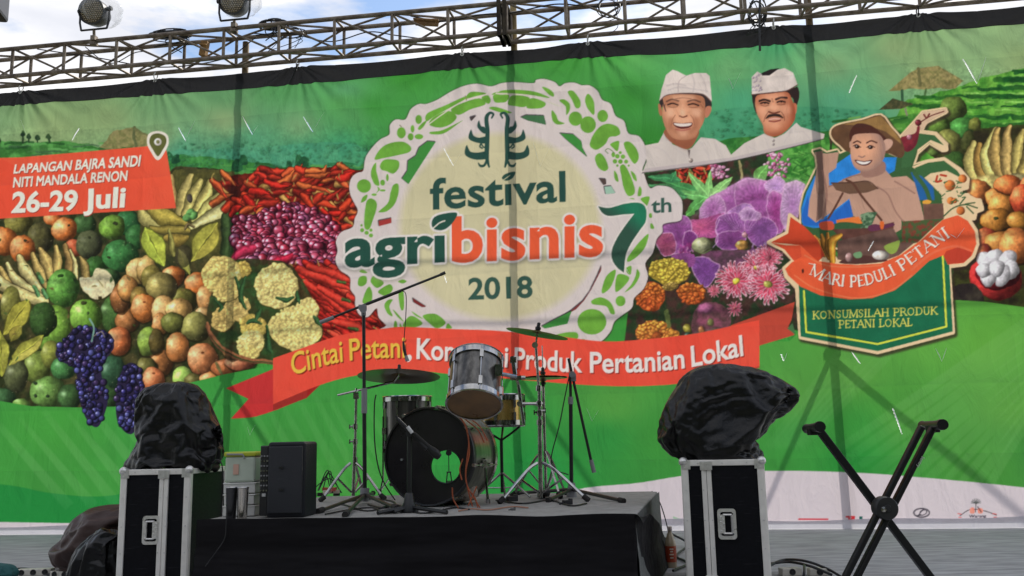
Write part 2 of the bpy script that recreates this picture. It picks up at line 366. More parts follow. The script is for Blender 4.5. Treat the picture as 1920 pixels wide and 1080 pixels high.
for i in range(40):
    x = RND.uniform(-160, 190); y = 268+RND.random()*26; line([(x, y), (x+RND.uniform(20, 60), y-1)], RND.uniform(1, 2.6), C(*RND.choice([(36, 82, 40), (96, 160, 88), (70, 122, 66), (60, 92, 66)])), .8)
for x, h in ((44, 20), (56, 14), (72, 12), (92, 14), (-2, 8)):
    line([(x, 268), (x, 268-h)], 1.6, C(40, 62, 40)); mottled([(x-5, 268-h+4), (x, 268-h-4), (x+5, 268-h+4), (x, 268-h+8)], C(30, 52, 36), C(56, 84, 50))
fill([(188, 277), (214, 247), (246, 240), (252, 240), (282, 258), (276, 275), (200, 280)], nz_col(C(142, 136, 92), 0, NC, C(116, 118, 74)))
line([(252, 240), (254, 276)], 3, C(92, 100, 66)); line([(254, 242), (282, 259)], 2, C(108, 110, 72))
for k in range(420):                                        # tree tops in the misty valley
    x, y = (RND.uniform(305, 700), RND.uniform(268, 322)) if k < 260 else (RND.uniform(1335, 1660), RND.uniform(205, 262)); f = RND.random()
    ball(x, y, RND.uniform(2, 5), RND.uniform(1.5, 3), C(44, 110, 74)*(1-f)+C(78, 150, 104)*f, spec=0, alpha=.45, soft=2)
# terraces on the right
mottled([(1690, 200), (1740, 180), (1800, 160), (1880, 138), (1920, 128), (2090, 110), (2090, 300), (1700, 300)], C(70, 136, 50), C(104, 166, 66))
for i, (y, x0) in enumerate(((138, 1890), (152, 1850), (166, 1800), (182, 1700), (200, 1690), (222, 1820), (236, 1840))):
    for k in range(26):
        x = x0+RND.random()*(2080-x0); line([(x, y+RND.uniform(-4, 3)-(x-1800)*.015), (x+RND.uniform(16, 46), y+RND.uniform(-4, 3)-(x-1780)*.015)], RND.uniform(1.5, 4), C(*RND.choice([(24, 72, 34), (30, 84, 36), (46, 100, 40)])), .85)
    for k in range(12):
        x = x0+RND.random()*(2080-x0); line([(x, y+8), (x+30, y+8)], 1.4, C(136, 192, 96), .7)
mottled([(1555, 258), (1600, 240), (1700, 215), (1820, 215), (1830, 260), (1560, 300)], C(50, 106, 42), C(80, 142, 58))
for i in range(30):
    x = RND.uniform(1560, 1800); y = 222+RND.random()*30; line([(x, y), (x+RND.uniform(15, 40), y-3)], RND.uniform(1, 2.6), C(*RND.choice([(34, 84, 38), (110, 160, 80), (60, 120, 50)])), .8)
fill([(1666, 171), (1690, 150), (1720, 128), (1760, 123), (1808, 150), (1790, 164), (1740, 167), (1690, 170)], nz_col(C(150, 138, 92), 0, NC, C(122, 118, 74)))
line([(1722, 128), (1724, 160)], 3, C(104, 102, 66)); line([(1691, 170), (1692, 190)], 2.4, C(50, 84, 60)); line([(1735, 166), (1734, 178)], 1.5, C(70, 100, 60))
fill([(1648, 206), (1674, 184), (1712, 196), (1690, 204)], nz_col(C(84, 82, 54), 0, NC, C(62, 66, 44))); line([(1698, 204), (1700, 216)], 2, C(130, 130, 110))

# ---- the heaps of fruit
FR = [(-170, 330), (300, 345), (330, 312), (440, 322), (452, 700), (420, 702), (330, 724), (270, 738), (230, 762), (150, 764), (60, 762), (0, 752), (-170, 745)]
fill(FR, nz_col(C(70, 66, 40), 0, NB, C(40, 48, 26)))
OR, OL, DG, GR, YO = C(212, 118, 58), C(122, 118, 60), C(60, 92, 52), C(96, 148, 60), C(208, 170, 100)
HI = C(226, 196, 150)
for f in [(-60, 450, 40, 36, OR), (-110, 480, 40, 40, DG), (-60, 540, 36, 40, GR), (-120, 600, 40, 40, OL), (-70, 680, 50, 45, GR), (-120, 720, 40, 30, DG),
          (100, 410, 18, 12, OR), (35, 418, 26, 18, OL), (75, 446, 26, 28, C(84, 82, 50)), (160, 422, 22, 20, DG), (8, 452, 26, 28, OR), (42, 466, 24, 26, OR), (122, 430, 24, 24, OR), (140, 465, 20, 16, C(180, 90, 60)), (240, 418, 26, 24, C(50, 104, 60)), (255, 445, 20, 24, C(54, 104, 56)),
          (211, 427, 24, 24, C(110, 150, 62)), (168, 458, 25, 26, C(82, 88, 62)), (180, 500, 22, 20, C(60, 104, 50)), (226, 481, 33, 30, C(62, 122, 66)), (205, 520, 20, 16, DG)]:
    ball(*f[:5], spec=.12, hi=HI if f[4] is OR else None)
for x, y in ((46, 450), (128, 422), (216, 418), (170, 446), (205, 484), (219, 419)): ball(x, y, 3, 2.5, C(50, 56, 34), spec=0)
# hand of bananas on the left
BN1, BN2, BD1 = C(224, 210, 144), C(196, 170, 104), C(120, 100, 50)
for p, r, c in [([(104, 462), (108, 490), (104, 512)], [4, 9, 8], BN2), ([(122, 462), (132, 490), (126, 520)], [4, 8, 7], C(166, 136, 84)), ([(133, 468), (141, 495), (142, 522)], [2, 4, 5], BN1), ([(152, 482), (158, 500), (160, 520)], [3, 7, 7], C(160, 138, 84)), ([(76, 466), (86, 488), (94, 516)], [4, 10, 8], BN2),
                 ([(60, 476), (72, 505), (86, 535)], [4, 9, 5], BN2), ([(38, 482), (50, 512), (82, 552)], [5, 11, 4], BN1), ([(14, 496), (30, 525), (78, 555)], [4, 9, 4], BN1), ([(0, 505), (20, 540), (60, 560)], [5, 8, 4], BN2), ([(-12, 520), (24, 546), (84, 566)], [7, 12, 8], BN1), ([(0, 555), (20, 572), (40, 590)], [5, 7, 6], C(180, 150, 90))]:
    line(p, [q+1.3 for q in r], C(66, 54, 30), .8); stroke(p, r, c, hl=.16, shade=.42)
for x, y in ((70, 520), (64, 545), (80, 550)): stroke([(x, y-6), (x+8, y+8)], 4, C(96, 150, 96), hl=.1)
ball(118, 541, 30, 36, C(92, 152, 66), spec=.08, hi=C(130, 176, 90)); ball(113, 518, 5, 3, C(40, 70, 30), spec=0)
ball(20, 575, 20, 40, C(120, 120, 60)); ball(210, 590, 20, 34, C(74, 110, 56)); ball(228, 560, 20, 30, C(130, 100, 56))
m = spline([(150, 522), (170, 520), (180, 505), (200, 508), (213, 530), (208, 550), (186, 560), (168, 556), (152, 540)]); fill(m+(1, 2), C(50, 50, 26)); fill(m, nz_col(C(214, 204, 166), .08)); line([(184, 524), (192, 540)], .8, C(150, 140, 90)); ball(189, 557, 4, 3, C(60, 50, 30), spec=0)
ball(100, 620, 32, 48, C(122, 168, 68), rot=.2, hi=C(160, 200, 96)); ball(80, 600, 26, 34, C(56, 86, 42), spec=.05); ball(162, 592, 31, 31, C(112, 162, 62), hi=C(150, 190, 90)); ball(158, 568, 6, 4, C(64, 70, 40), spec=0)
ball(70, 690, 26, 32, C(110, 128, 60)); ball(95, 665, 20, 26, C(132, 140, 66)); ball(120, 690, 24, 22, C(70, 124, 70)); ball(30, 705, 24, 30, C(92, 100, 66)); ball(5, 745, 24, 18, C(60, 96, 60)); ball(90, 735, 33, 31, C(108, 148, 76)); ball(130, 745, 22, 24, DG); ball(210, 700, 26, 34, C(50, 84, 60)); ball(200, 745, 24, 24, DG); ball(40, 756, 18, 10, C(120, 160, 80))
for x, y in ((68, 742), (90, 742), (66, 718)): ball(x, y, 3.5, 3.5, C(44, 60, 40), spec=0)
def starfruit(a, b, wdt, c, c2):
    a, b = np.array(a, float), np.array(b, float); d = b-a; n = np.array([-d[1], d[0]]); n /= np.hypot(*n)
    fill([a, a+d*.25+n*wdt*.85, a+d*.55+n*wdt, a+d*.85+n*wdt*.5, b, a+d*.85-n*wdt*.5, a+d*.5-n*wdt, a+d*.2-n*wdt*.7], nz_col(c*.6), 1, True)
    fill([a, a+d*.25+n*wdt*.8, a+d*.55+n*wdt*.9, a+d*.85+n*wdt*.4, b, a+d*.6+n*wdt*.1, a+d*.3], nz_col(c), 1, True)
    fill([a+d*.03, a+d*.3-n*wdt*.1, a+d*.6-n*wdt*.05, b, a+d*.8-n*wdt*.55, a+d*.5-n*wdt*.92, a+d*.2-n*wdt*.6], nz_col(c2), 1, True)
    line([a, a+d*.5+n*wdt*.08, b], 1.1, c*1.25)
starfruit((56, 562), (8, 628), 19, C(150, 146, 62), C(170, 164, 70)); starfruit((80, 630), (16, 684), 15, C(150, 150, 66), C(176, 170, 84)); starfruit((0, 622), (2, 705), 16, C(140, 142, 58), C(160, 160, 70)); starfruit((20, 640), (40, 610), 12, C(120, 116, 52), C(140, 130, 60))
# bunches of dark grapes
def grapes(poly, n, seed, r0=5.5):
    r = random.Random(seed); P = np.array(poly, float); fill(poly, C(40, 34, 62), 1, True); x0, y0 = P.min(0); x1, y1 = P.max(0); k = 0
    from_edges = P
    while k < n:
        x, y = r.uniform(x0, x1), r.uniform(y0, y1); ins = False
        for (ax, ay), (bx, by) in zip(P, np.roll(P, -1, 0)):
            if (ay > y) != (by > y) and x < (bx-ax)*(y-ay)/(by-ay)+ax: ins = not ins
        if ins:
            c = C(*r.choice([(58, 54, 122), (48, 42, 100), (78, 78, 150), (62, 48, 92), (40, 36, 78), (92, 96, 168)])); q = r0*r.uniform(.75, 1.15)
            ball(x, y, q+.8, q+.8, C(26, 22, 44), spec=0); ball(x, y, q, q, c, spec=r.uniform(.05, .55), edge=.35); k += 1
# oranges, tomatoes and limes
for x, y, rx, ry, c in [(238, 600, 22, 24, C(150, 100, 60)), (225, 560, 18, 26, C(140, 92, 54)), (300, 680, 26, 26, C(150, 98, 58)), (275, 690, 20, 22, C(92, 90, 50)), (262, 508, 26, 24, YO), (240, 540, 20, 24, C(214, 150, 84)), (262, 560, 18, 24, C(120, 100, 50)), (275, 505, 18, 26, YO), (286, 520, 20, 22, C(120, 110, 56)), (325, 518, 22, 20, OR), (372, 532, 25, 22, OR), (342, 562, 26, 22, C(104, 102, 50)), (303, 538, 28, 27, C(140, 128, 76)),
                       (385, 560, 18, 24, C(206, 150, 92)), (270, 577, 24, 27, C(206, 122, 62)), (308, 582, 24, 28, C(206, 160, 100)), (335, 580, 24, 20, C(204, 162, 96)), (300, 608, 15, 22, C(206, 140, 80)), (325, 605, 22, 20, C(96, 100, 50)), (382, 588, 18, 14, C(190, 150, 96)), (367, 611, 27, 27, C(128, 126, 72)),
                       (222, 640, 23, 28, C(204, 112, 66)), (277, 640, 20, 29, C(134, 162, 74)), (292, 640, 14, 24, C(96, 84, 46)), (333, 650, 23, 29, C(208, 132, 74)), (380, 672, 29, 30, C(196, 122, 78)), (288, 712, 21, 24, C(208, 120, 76)), (343, 708, 20, 20, C(150, 184, 92)), (362, 714, 16, 16, C(100, 96, 54)), (396, 710, 24, 14, C(212, 132, 72)), (425, 690, 30, 18, C(150, 90, 56)), (450, 680, 30, 14, C(190, 110, 80)), (436, 655, 20, 20, C(120, 90, 56))]:
    ball(x+1, y+2, rx+1.4, ry+1.4, C(40, 34, 18), spec=0, edge=.9, alpha=.7); ball(x, y, rx, ry, c, spec=.18, hi=HI if c[0] > .7 else c*1.25, tex=.12)
for x, y in ((380, 660), (288, 700), (50, 452), (270, 565)): ball(x, y, 3, 2.2, C(130, 70, 40), spec=0)
for k in range(900):
    x, y = RND.uniform(-150, 420), RND.uniform(410, 745); q = RND.uniform(.5, 1.3); ball(x, y, q, q*.8, C(60, 50, 28) if RND.random() < .6 else C(226, 206, 160), spec=0, alpha=.35, edge=1)
for k in range(46):
    x, y = RND.uniform(-140, 430), RND.uniform(430, 735); a_ = RND.uniform(0, 6.3); l_ = RND.uniform(5, 11); line([(x, y), (x+l_*.5*math.cos(a_)+1, y+l_*.5*math.sin(a_)), (x+l_*math.cos(a_), y+l_*math.sin(a_))], [.6, RND.uniform(1.4, 3), .5], C(*RND.choice([(46, 84, 40), (70, 96, 48), (36, 50, 28), (110, 96, 56)])), .8)
# second hand of bananas with more star fruit
fill([(262, 395), (330, 318), (440, 322), (445, 470), (420, 490), (262, 470)], nz_col(C(66, 66, 36), 0, NB, C(92, 88, 46)), .9)
for p, r, c in [([(322, 330), (324, 360), (330, 392)], [5, 7, 6], C(160, 136, 86)), ([(355, 331), (345, 360), (334, 400)], [5, 11, 6], C(184, 170, 106)), ([(376, 338), (362, 365), (346, 400)], [5, 11, 6], C(194, 182, 110)), ([(394, 340), (384, 368), (360, 404)], [5, 11, 6], C(206, 194, 116)), ([(418, 352), (400, 378), (362, 412)], [5, 10, 4], C(204, 198, 120)), ([(438, 372), (412, 396), (358, 424)], [6, 12, 5], C(216, 210, 148)),
                 ([(265, 398), (275, 412), (300, 424)], [6, 14, 8], C(176, 168, 104)), ([(288, 396), (310, 408), (345, 418)], [10, 16, 6], C(172, 156, 74)), ([(285, 428), (320, 432), (352, 432)], [5, 9, 5], C(146, 132, 66)), ([(312, 446), (330, 450), (350, 446)], [6, 12, 6], C(148, 128, 62))]:
    line(p, [q+1.4 for q in r], C(60, 58, 28), .85); stroke(p, r, c, hl=.14, shade=.4)
for x, y in ((356, 398), (350, 408), (362, 404)): ball(x, y, 7, 9, C(96, 150, 84), rot=.7, spec=.05)
ball(356, 372, 6, 8, C(80, 74, 70), spec=0); stroke([(345, 430), (352, 420), (362, 424)], 2.5, C(110, 96, 66)); stroke([(422, 405), (426, 440), (424, 470)], [8, 12, 12], C(66, 90, 52), hl=.05); stroke([(440, 410), (446, 450)], [8, 10], C(50, 92, 50), hl=.05)
starfruit((272, 428), (308, 498), 22, C(150, 164, 66), C(168, 178, 72)); starfruit((408, 418), (360, 490), 22, C(150, 148, 66), C(166, 158, 72)); stroke([(318, 432), (322, 460), (326, 478)], [3, 7, 3], C(136, 132, 72)); starfruit((336, 466), (356, 515), 9, C(140, 140, 66), C(156, 156, 84))
ball(345, 480, 16, 22, C(70, 64, 50), spec=0, alpha=.6)

# ---- chillies, shallots
CH1 = [(398, 345), (440, 328), (520, 318), (600, 312), (690, 318), (690, 500), (640, 480), (600, 390), (440, 400)]
fill(CH1, nz_col(C(110, 34, 24), 0, NB, C(70, 26, 20)))
CHC = [(222, 70, 44), (206, 60, 42), (190, 52, 40), (214, 92, 54), (196, 150, 84), (200, 44, 36), (216, 110, 60), (150, 40, 32)]
def chillies(poly, n, seed, lens=(18, 34), ang=(-1.2, 1.2), rad=(3.5, 6.5), cols=CHC):
    r = random.Random(seed); P = np.array(poly, float); x0, y0 = P.min(0); x1, y1 = P.max(0); k = 0
    while k < n:
        x, y = r.uniform(x0, x1), r.uniform(y0, y1); ins = False
        for (ax, ay), (bx, by) in zip(P, np.roll(P, -1, 0)):
            if (ay > y) != (by > y) and x < (bx-ax)*(y-ay)/(by-ay)+ax: ins = not ins
        if not ins: continue
        a = r.uniform(*ang); l = r.uniform(*lens); q = r.uniform(*rad); b = a+r.uniform(-.5, .5); c = C(*r.choice(cols))*r.uniform(.75, 1.08)
        p = [(x-l/2*math.cos(a), y-l/2*math.sin(a)), (x, y), (x+l/2*math.cos(b), y+l/2*math.sin(b))]
        line(p, [q*.9+1, q+1.2, 1.6], C(60, 18, 14), .7); stroke(p, [q*.8, q, 1], c, hl=.2, shade=.45); k += 1
        if r.random() < .22: line([p[0], (p[0][0]-r.uniform(-8, 8), p[0][1]-r.uniform(4, 12))], 1, C(160, 140, 80))
chillies(CH1, 150, 5, (22, 44), (-1.0, .9), (4.5, 8))
SH = [(438, 412), (470, 402), (505, 392), (545, 378), (590, 392), (620, 410), (640, 440), (640, 490), (620, 520), (560, 515), (545, 488), (470, 490), (440, 478)]
fill(SH, nz_col(C(96, 26, 50), 0, NC, C(60, 18, 36)), 1, True)
def inside(P, x, y):
    ins = False
    for (ax, ay), (bx, by) in zip(P, P[1:]+P[:1]):
        if (ay > y) != (by > y) and x < (bx-ax)*(y-ay)/(by-ay)+ax: ins = not ins
    return ins
cand = sorted(((RND.uniform(436, 645), RND.uniform(376, 522)) for _ in range(520)), key=lambda p: p[1])
for x, y in cand:
    if not inside(SH, x, y): continue
    q = 5.2+(y-376)/146*7.5*RND.uniform(.6, 1.1)+RND.uniform(0, 1.5); c = C(*RND.choice([(150, 44, 72), (132, 36, 62), (170, 60, 88), (140, 70, 108), (166, 40, 64), (112, 30, 54), (176, 84, 116)]))
    ball(x, y, q+1, q*.92+1, C(66, 18, 38), spec=0); ball(x, y, q, q*.9, c*1.1, rot=RND.uniform(0, 3), spec=.55, edge=.55, hi=C(206, 120, 150))
stroke([(440, 482), (455, 472), (475, 464)], [7, 10, 6], C(186, 50, 84)); stroke([(505, 495), (525, 488), (545, 480)], [5, 9, 6], C(190, 40, 70))
CH2 = [(548, 512), (580, 498), (640, 505), (700, 540), (740, 640), (600, 660), (596, 600), (560, 540)]
fill(CH2, nz_col(C(120, 34, 28), 0, NB, C(74, 28, 22)))
chillies(CH2, 130, 8, (34, 64), (.3, .9), (5, 8), [(222, 62, 50), (206, 50, 44), (190, 44, 38), (226, 78, 60), (150, 40, 34)])
for p in ([(560, 505), (600, 520), (660, 545)], [(580, 500), (630, 515), (690, 540)], [(575, 530), (610, 555), (650, 590)], [(600, 540), (640, 565), (690, 590)], [(620, 600), (660, 612), (700, 625)]):
    stroke(p, [6, 9, 3], C(224, 64, 52), hl=.18)
for x, y in ((633, 528), (640, 560), (655, 615)): stroke([(x, y), (x+14, y+3)], 3, C(70, 96, 50))
# ---- cauliflowers in the basket
fill([(388, 610), (405, 530), (440, 490), (500, 486), (548, 500), (585, 560), (600, 640), (510, 682), (430, 668)], nz_col(C(52, 50, 30), 0, NB, C(48, 72, 40)), .9, True)
def cauli(cx, cy, rx, ry, c, n, seed, jag=.12):
    r = random.Random(seed); pts = [(cx+rx*math.cos(t)*(1+r.uniform(-jag, jag*.5)), cy+ry*math.sin(t)*(1+r.uniform(-jag, jag*.5))) for t in np.linspace(0, 2*math.pi, 16, endpoint=False)]
    fill(np.array(pts)+(1, 2), C(70, 62, 30), .9, True); fill(pts, nz_col(c*.95), 1, True)
    for k in range(n):
        t = r.uniform(0, 2*math.pi); d = math.sqrt(r.random())*.93; x, y = cx+rx*d*math.cos(t), cy+ry*d*math.sin(t); q = r.uniform(2.2, 4.6)
        ball(x+.6, y+.9, q+.5, q*.8+.5, c*.66, spec=0, alpha=.26, edge=1); ball(x, y, q, q*.8, c*r.uniform(.94, 1.1), spec=.05, edge=.95, alpha=.75)
CA = C(232, 212, 138)
for a in [(455, 505, 16, 14, C(196, 170, 90), 40, 1), (446, 577, 24, 26, C(212, 186, 116), 90, 2), (416, 600, 20, 24, C(212, 184, 112), 70, 3), (415, 516, 36, 38, C(226, 202, 124), 260, 4), (425, 545, 24, 20, C(218, 194, 120), 90, 5), (576, 580, 22, 22, CA, 70, 6), (518, 536, 42, 44, CA, 330, 7), (474, 612, 28, 22, C(214, 188, 100), 90, 8), (470, 645, 27, 26, CA, 130, 9), (468, 662, 20, 12, C(218, 196, 120), 60, 10), (553, 615, 50, 44, C(236, 216, 138), 430, 11)]: cauli(*a)
for p in ([(440, 520), (450, 540), (448, 552)], [(458, 520), (452, 560), (462, 580)], [(405, 560), (415, 575), (410, 585)], [(520, 560), (536, 562), (550, 556)], [(556, 548), (562, 566)], [(462, 606), (474, 602), (490, 606)], [(500, 610), (504, 650), (508, 660)], [(590, 592), (604, 610)], [(490, 580), (480, 600)]):
    stroke(p, [2.4, 5, 2], C(58, 96, 58), hl=.05)
line([(388, 604), (400, 632), (432, 660), (470, 674), (515, 678)], 2.2, C(150, 96, 66)); line([(386, 608), (400, 640), (432, 668), (470, 680), (515, 683)], 1.3, C(110, 70, 50)); line([(405, 680), (418, 710)], 2.6, C(110, 104, 66))

# ---- flowers on the right
FL = [(1195, 325), (1240, 322), (1440, 280), (1560, 258), (1560, 440), (1500, 620), (1420, 600), (1170, 648), (1190, 480)]
fill(FL, nz_col(C(66, 46, 42), 0, NB, C(40, 56, 36)))
mottled([(1440, 285), (1500, 268), (1555, 262), (1530, 350), (1460, 350)], C(54, 120, 48), C(96, 164, 76))
for k in range(60):
    x, y = RND.uniform(1470, 1530), RND.uniform(280, 360); line([(x, y), (x+RND.uniform(6, 20), y+RND.uniform(-6, 8))], 1.2, C(*RND.choice([(120, 180, 90), (40, 96, 40), (84, 150, 70)])), .8)
chillies([(1270, 322), (1330, 312), (1330, 345), (1285, 352)], 26, 9, (10, 18), (0, 3), (2.5, 4.5), [(206, 66, 50), (190, 58, 46), (216, 84, 60)])
for k in range(120):
    x, y = (RND.uniform(1335, 1365), RND.uniform(310, 335)) if k < 45 else (RND.gauss(1458, 11), RND.uniform(285, 345)); ball(x, y, 3.6, 3, C(*RND.choice([(196, 116, 160), (210, 150, 186), (170, 84, 130), (220, 170, 196)])), spec=.2)
def leaf(a, b, wdt, c, vein=None):
    a, b = np.array(a, float), np.array(b, float); d = b-a; n = np.array([-d[1], d[0]])/np.hypot(*d)
    fill([a, a+d*.3+n*wdt, a+d*.65+n*wdt*.8, b, a+d*.65-n*wdt*.8, a+d*.3-n*wdt], nz_col(c), 1, True); line([a, b], .9, vein if vein is not None else c*1.35)
for a, b, wd, c in [((1325, 365), (1240, 340), 9, (66, 130, 76)), ((1330, 372), (1262, 358), 8, (104, 166, 98)), ((1330, 370), (1290, 325), 9, (116, 172, 104)), ((1330, 368), (1332, 322), 8, (124, 178, 108)), ((1332, 370), (1374, 334), 9, (128, 180, 110)), ((1330, 374), (1298, 390), 8, (110, 170, 96)), ((1320, 372), (1285, 398), 9, (84, 146, 80)), ((1290, 370), (1215, 345), 10, (70, 130, 84)), ((1280, 340), (1215, 330), 8, (58, 118, 76)), ((1300, 390), (1285, 402), 8, (80, 140, 70)), ((1260, 340), (1268, 322), 7, (60, 126, 80))]:
    leaf(a, b, wd, C(*c))
leaf((1418, 340), (1440, 310), 12, C(104, 160, 86)); line([(1386, 302), (1392, 340)], 2.4, C(150, 140, 100))
OP, OP2, OP3 = C(150, 84, 152), C(176, 120, 178), C(126, 66, 132)
def petal(pts, c, ce=None, a=1, rim=True):
    p = spline(pts); m = cover([p]); x, y, M = m; cy, cx = p[:, 1].mean(), p[:, 0].mean()+OX
    Y, X = np.mgrid[y:y+M.shape[0], x:x+M.shape[1]]; d = np.hypot((X-cx)/max(4, np.ptp(p[:, 0])/2), (Y-cy)/max(4, np.ptp(p[:, 1])/2)); t = np.clip(d, 0, 1)[..., None]
    ang = np.arctan2(Y-cy, X-cx); n = (1+.07*np.sin(ang*26+NB[y:y+M.shape[0], x:x+M.shape[1]]*6)+.16*(NB[y:y+M.shape[0], x:x+M.shape[1]]-.5))[..., None]
    ce = c*.8 if ce is None else ce; put((x, y, M), np.clip((ce*(1-t)+c*t)*n, 0, 1), a)
    if rim: line(list(p)+[p[0]], .9, C(206, 160, 206), .75, False)
petal([(1310, 400), (1325, 375), (1370, 350), (1400, 335), (1430, 345), (1440, 400), (1380, 430), (1320, 420)], OP2, OP, rim=False)
petal([(1380, 350), (1410, 336), (1450, 345), (1470, 380), (1470, 420), (1410, 430), (1385, 400)], C(164, 100, 164), C(146, 78, 146))
petal([(1435, 345), (1460, 330), (1475, 345), (1468, 362), (1445, 362)], C(188, 150, 196), C(170, 130, 190)); petal([(1440, 370), (1452, 358), (1470, 375), (1472, 420), (1455, 440), (1440, 410)], C(160, 90, 156), C(150, 60, 130)); petal([(1470, 350), (1500, 340), (1512, 360), (1490, 420), (1475, 445), (1465, 400)], C(190, 160, 196), C(170, 120, 180))
petal([(1312, 390), (1330, 374), (1350, 368), (1360, 395), (1345, 415), (1318, 412)], C(184, 134, 188), C(160, 96, 160)); petal([(1280, 412), (1315, 410), (1360, 400), (1350, 440), (1300, 445), (1282, 435)], C(160, 80, 140), C(190, 90, 130), rim=False)
petal([(1240, 420), (1275, 402), (1292, 412), (1294, 440), (1285, 470), (1250, 470)], C(146, 84, 150), C(126, 66, 130)); petal([(1235, 440), (1262, 438), (1268, 470), (1245, 478), (1232, 460)], C(160, 84, 120), C(150, 70, 100))
petal([(1283, 438), (1300, 436), (1306, 450), (1300, 468), (1285, 476)], C(126, 60, 130)); petal([(1360, 405), (1385, 384), (1410, 386), (1420, 410), (1390, 425)], C(170, 130, 186), C(150, 100, 170))
petal([(1342, 420), (1352, 404), (1380, 398), (1402, 412), (1402, 428), (1370, 445), (1348, 445)], C(150, 90, 160), C(110, 60, 120)); petal([(1398, 418), (1420, 406), (1450, 418), (1455, 440), (1435, 460), (1410, 455)], C(146, 90, 158), C(104, 62, 120)); petal([(1345, 440), (1380, 432), (1400, 440), (1392, 462), (1360, 470), (1342, 458)], C(140, 80, 146), C(100, 50, 104))
petal([(1388, 398), (1405, 390), (1425, 400), (1420, 412), (1395, 412)], C(196, 160, 204), C(120, 80, 130)); ball(1398, 440, 6, 6, C(200, 150, 160)); ball(1392, 460, 12, 9, C(196, 146, 80), tex=.3)
def glow(pts, r, c, a, b=3):
    p = spline(pts, False); g = cover([np.concatenate([p+(0, -r), p[::-1]+(0, r)])]); put(grow(g, 0, b), c, a)
for pts, r, a in (([(1312, 396), (1330, 374), (1366, 356), (1402, 337), (1436, 340)], 3, .55), ([(1288, 414), (1312, 398), (1318, 420)], 2, .5), ([(1470, 345), (1500, 342), (1508, 362), (1494, 410)], 4, .6), ([(1382, 352), (1410, 342), (1428, 350)], 3, .4), ([(1435, 372), (1452, 360), (1468, 372)], 2, .6), ([(1350, 372), (1362, 392), (1352, 412)], 2, .5), ([(1250, 422), (1270, 410), (1290, 420)], 2, .4)): glow(pts, r, C(220, 190, 216), a)
for pts, r, a in (([(1372, 400), (1400, 372), (1440, 366)], 5, .4), ([(1400, 425), (1440, 400), (1470, 412)], 4, .35), ([(1310, 430), (1335, 424), (1345, 438)], 4, .45), ([(1245, 455), (1270, 448), (1292, 462)], 4, .5), ([(1376, 440), (1396, 430), (1412, 444)], 4, .5)): glow(pts, r, C(96, 34, 88), a)
for p in ([(1330, 470), (1345, 450), (1342, 430), (1350, 412)],): line(p, 1.1, C(200, 160, 206), .8)
for k in range(12): line([(1375+k*3, 430), (1350+k*7, 402-abs(k-6))], .5, C(196, 160, 206), .6, False)
for k in range(40):
    x, y = RND.uniform(1410, 1445), RND.uniform(455, 482); line([(x, y), (x+RND.uniform(-6, 6), y+6)], 1.6, C(*RND.choice([(150, 104, 170), (110, 70, 130), (186, 150, 200)])), .8)
for k in range(40):
    x, y = RND.uniform(1275, 1300), RND.uniform(455, 482); line([(x, y), (x+RND.uniform(-6, 6), y+6)], 1.4, C(*RND.choice([(170, 80, 150), (130, 50, 110), (196, 130, 180)])), .8)
mottled([(1320, 474), (1420, 470), (1440, 490), (1380, 510), (1330, 500)], C(120, 70, 110), C(90, 60, 80), .8)
ball(1317, 461, 19, 16, C(166, 170, 130), tex=.2); ball(1317, 461, 11, 8, C(186, 184, 150), spec=0, alpha=.6); line([(1300, 468), (1317, 476), (1334, 468)], 1, C(110, 120, 84))
petal([(1296, 490), (1320, 482), (1346, 496), (1346, 508), (1325, 540), (1305, 520)], C(120, 74, 142), C(104, 58, 124)); petal([(1260, 478), (1300, 478), (1300, 500), (1270, 500)], C(130, 70, 130), rim=False)
def ruffle(cx, cy, rx, ry, c1, c2, n, seed, size=4.5):
    r = random.Random(seed); fill([(cx+rx*math.cos(t)*r.uniform(.92, 1.04), cy+ry*math.sin(t)*r.uniform(.92, 1.04)) for t in np.linspace(0, 2*math.pi, 18, endpoint=False)], c2*.8, 1, True)
    for k in range(n):
        t = r.uniform(0, 2*math.pi); d = math.sqrt(r.random())*.95; x, y = cx+rx*d*math.cos(t), cy+ry*d*math.sin(t); q = r.uniform(.6, 1.15)*size; f = np.clip(.5-.5*(y-cy)/ry+r.uniform(-.25, .25), 0, 1)
        ball(x, y+1, q+.7, q*.6+.7, c2*.6, spec=0, alpha=.6, edge=.9); ball(x, y, q, q*.6, c1*f+c2*(1-f), rot=r.uniform(-.6, .6), spec=.06, edge=.7)
ruffle(1255, 508, 38, 26, C(226, 200, 84), C(204, 176, 70), 150, 1); ruffle(1258, 536, 14, 8, C(214, 180, 96), C(180, 150, 80), 30, 2, 3)
ruffle(1220, 556, 30, 26, C(232, 140, 62), C(216, 96, 50), 110, 3); ruffle(1296, 550, 25, 21, C(228, 138, 62), C(208, 96, 48), 80, 4); ruffle(1226, 625, 36, 24, C(230, 170, 74), C(220, 122, 60), 110, 5); ruffle(1262, 632, 12, 14, C(230, 160, 70), C(214, 130, 60), 24, 6)
ball(1232, 630, 12, 8, C(150, 70, 40), spec=0, alpha=.7); line([(1250, 585), (1254, 612)], 4.5, C(104, 116, 66), .8); ball(1288, 615, 8, 9, C(160, 150, 66), tex=.3); ball(1288, 630, 9, 8, C(60, 90, 76), tex=.3)
mottled([(1305, 580), (1340, 566), (1370, 590), (1360, 625), (1300, 630)], C(150, 80, 110), C(96, 60, 70), .8); ball(1325, 578, 16, 10, C(190, 110, 160), spec=0, alpha=.8, soft=6); ball(1315, 618, 6, 7, C(170, 110, 66), alpha=.8); ball(1332, 606, 6, 7, C(110, 130, 66), alpha=.8, soft=4)
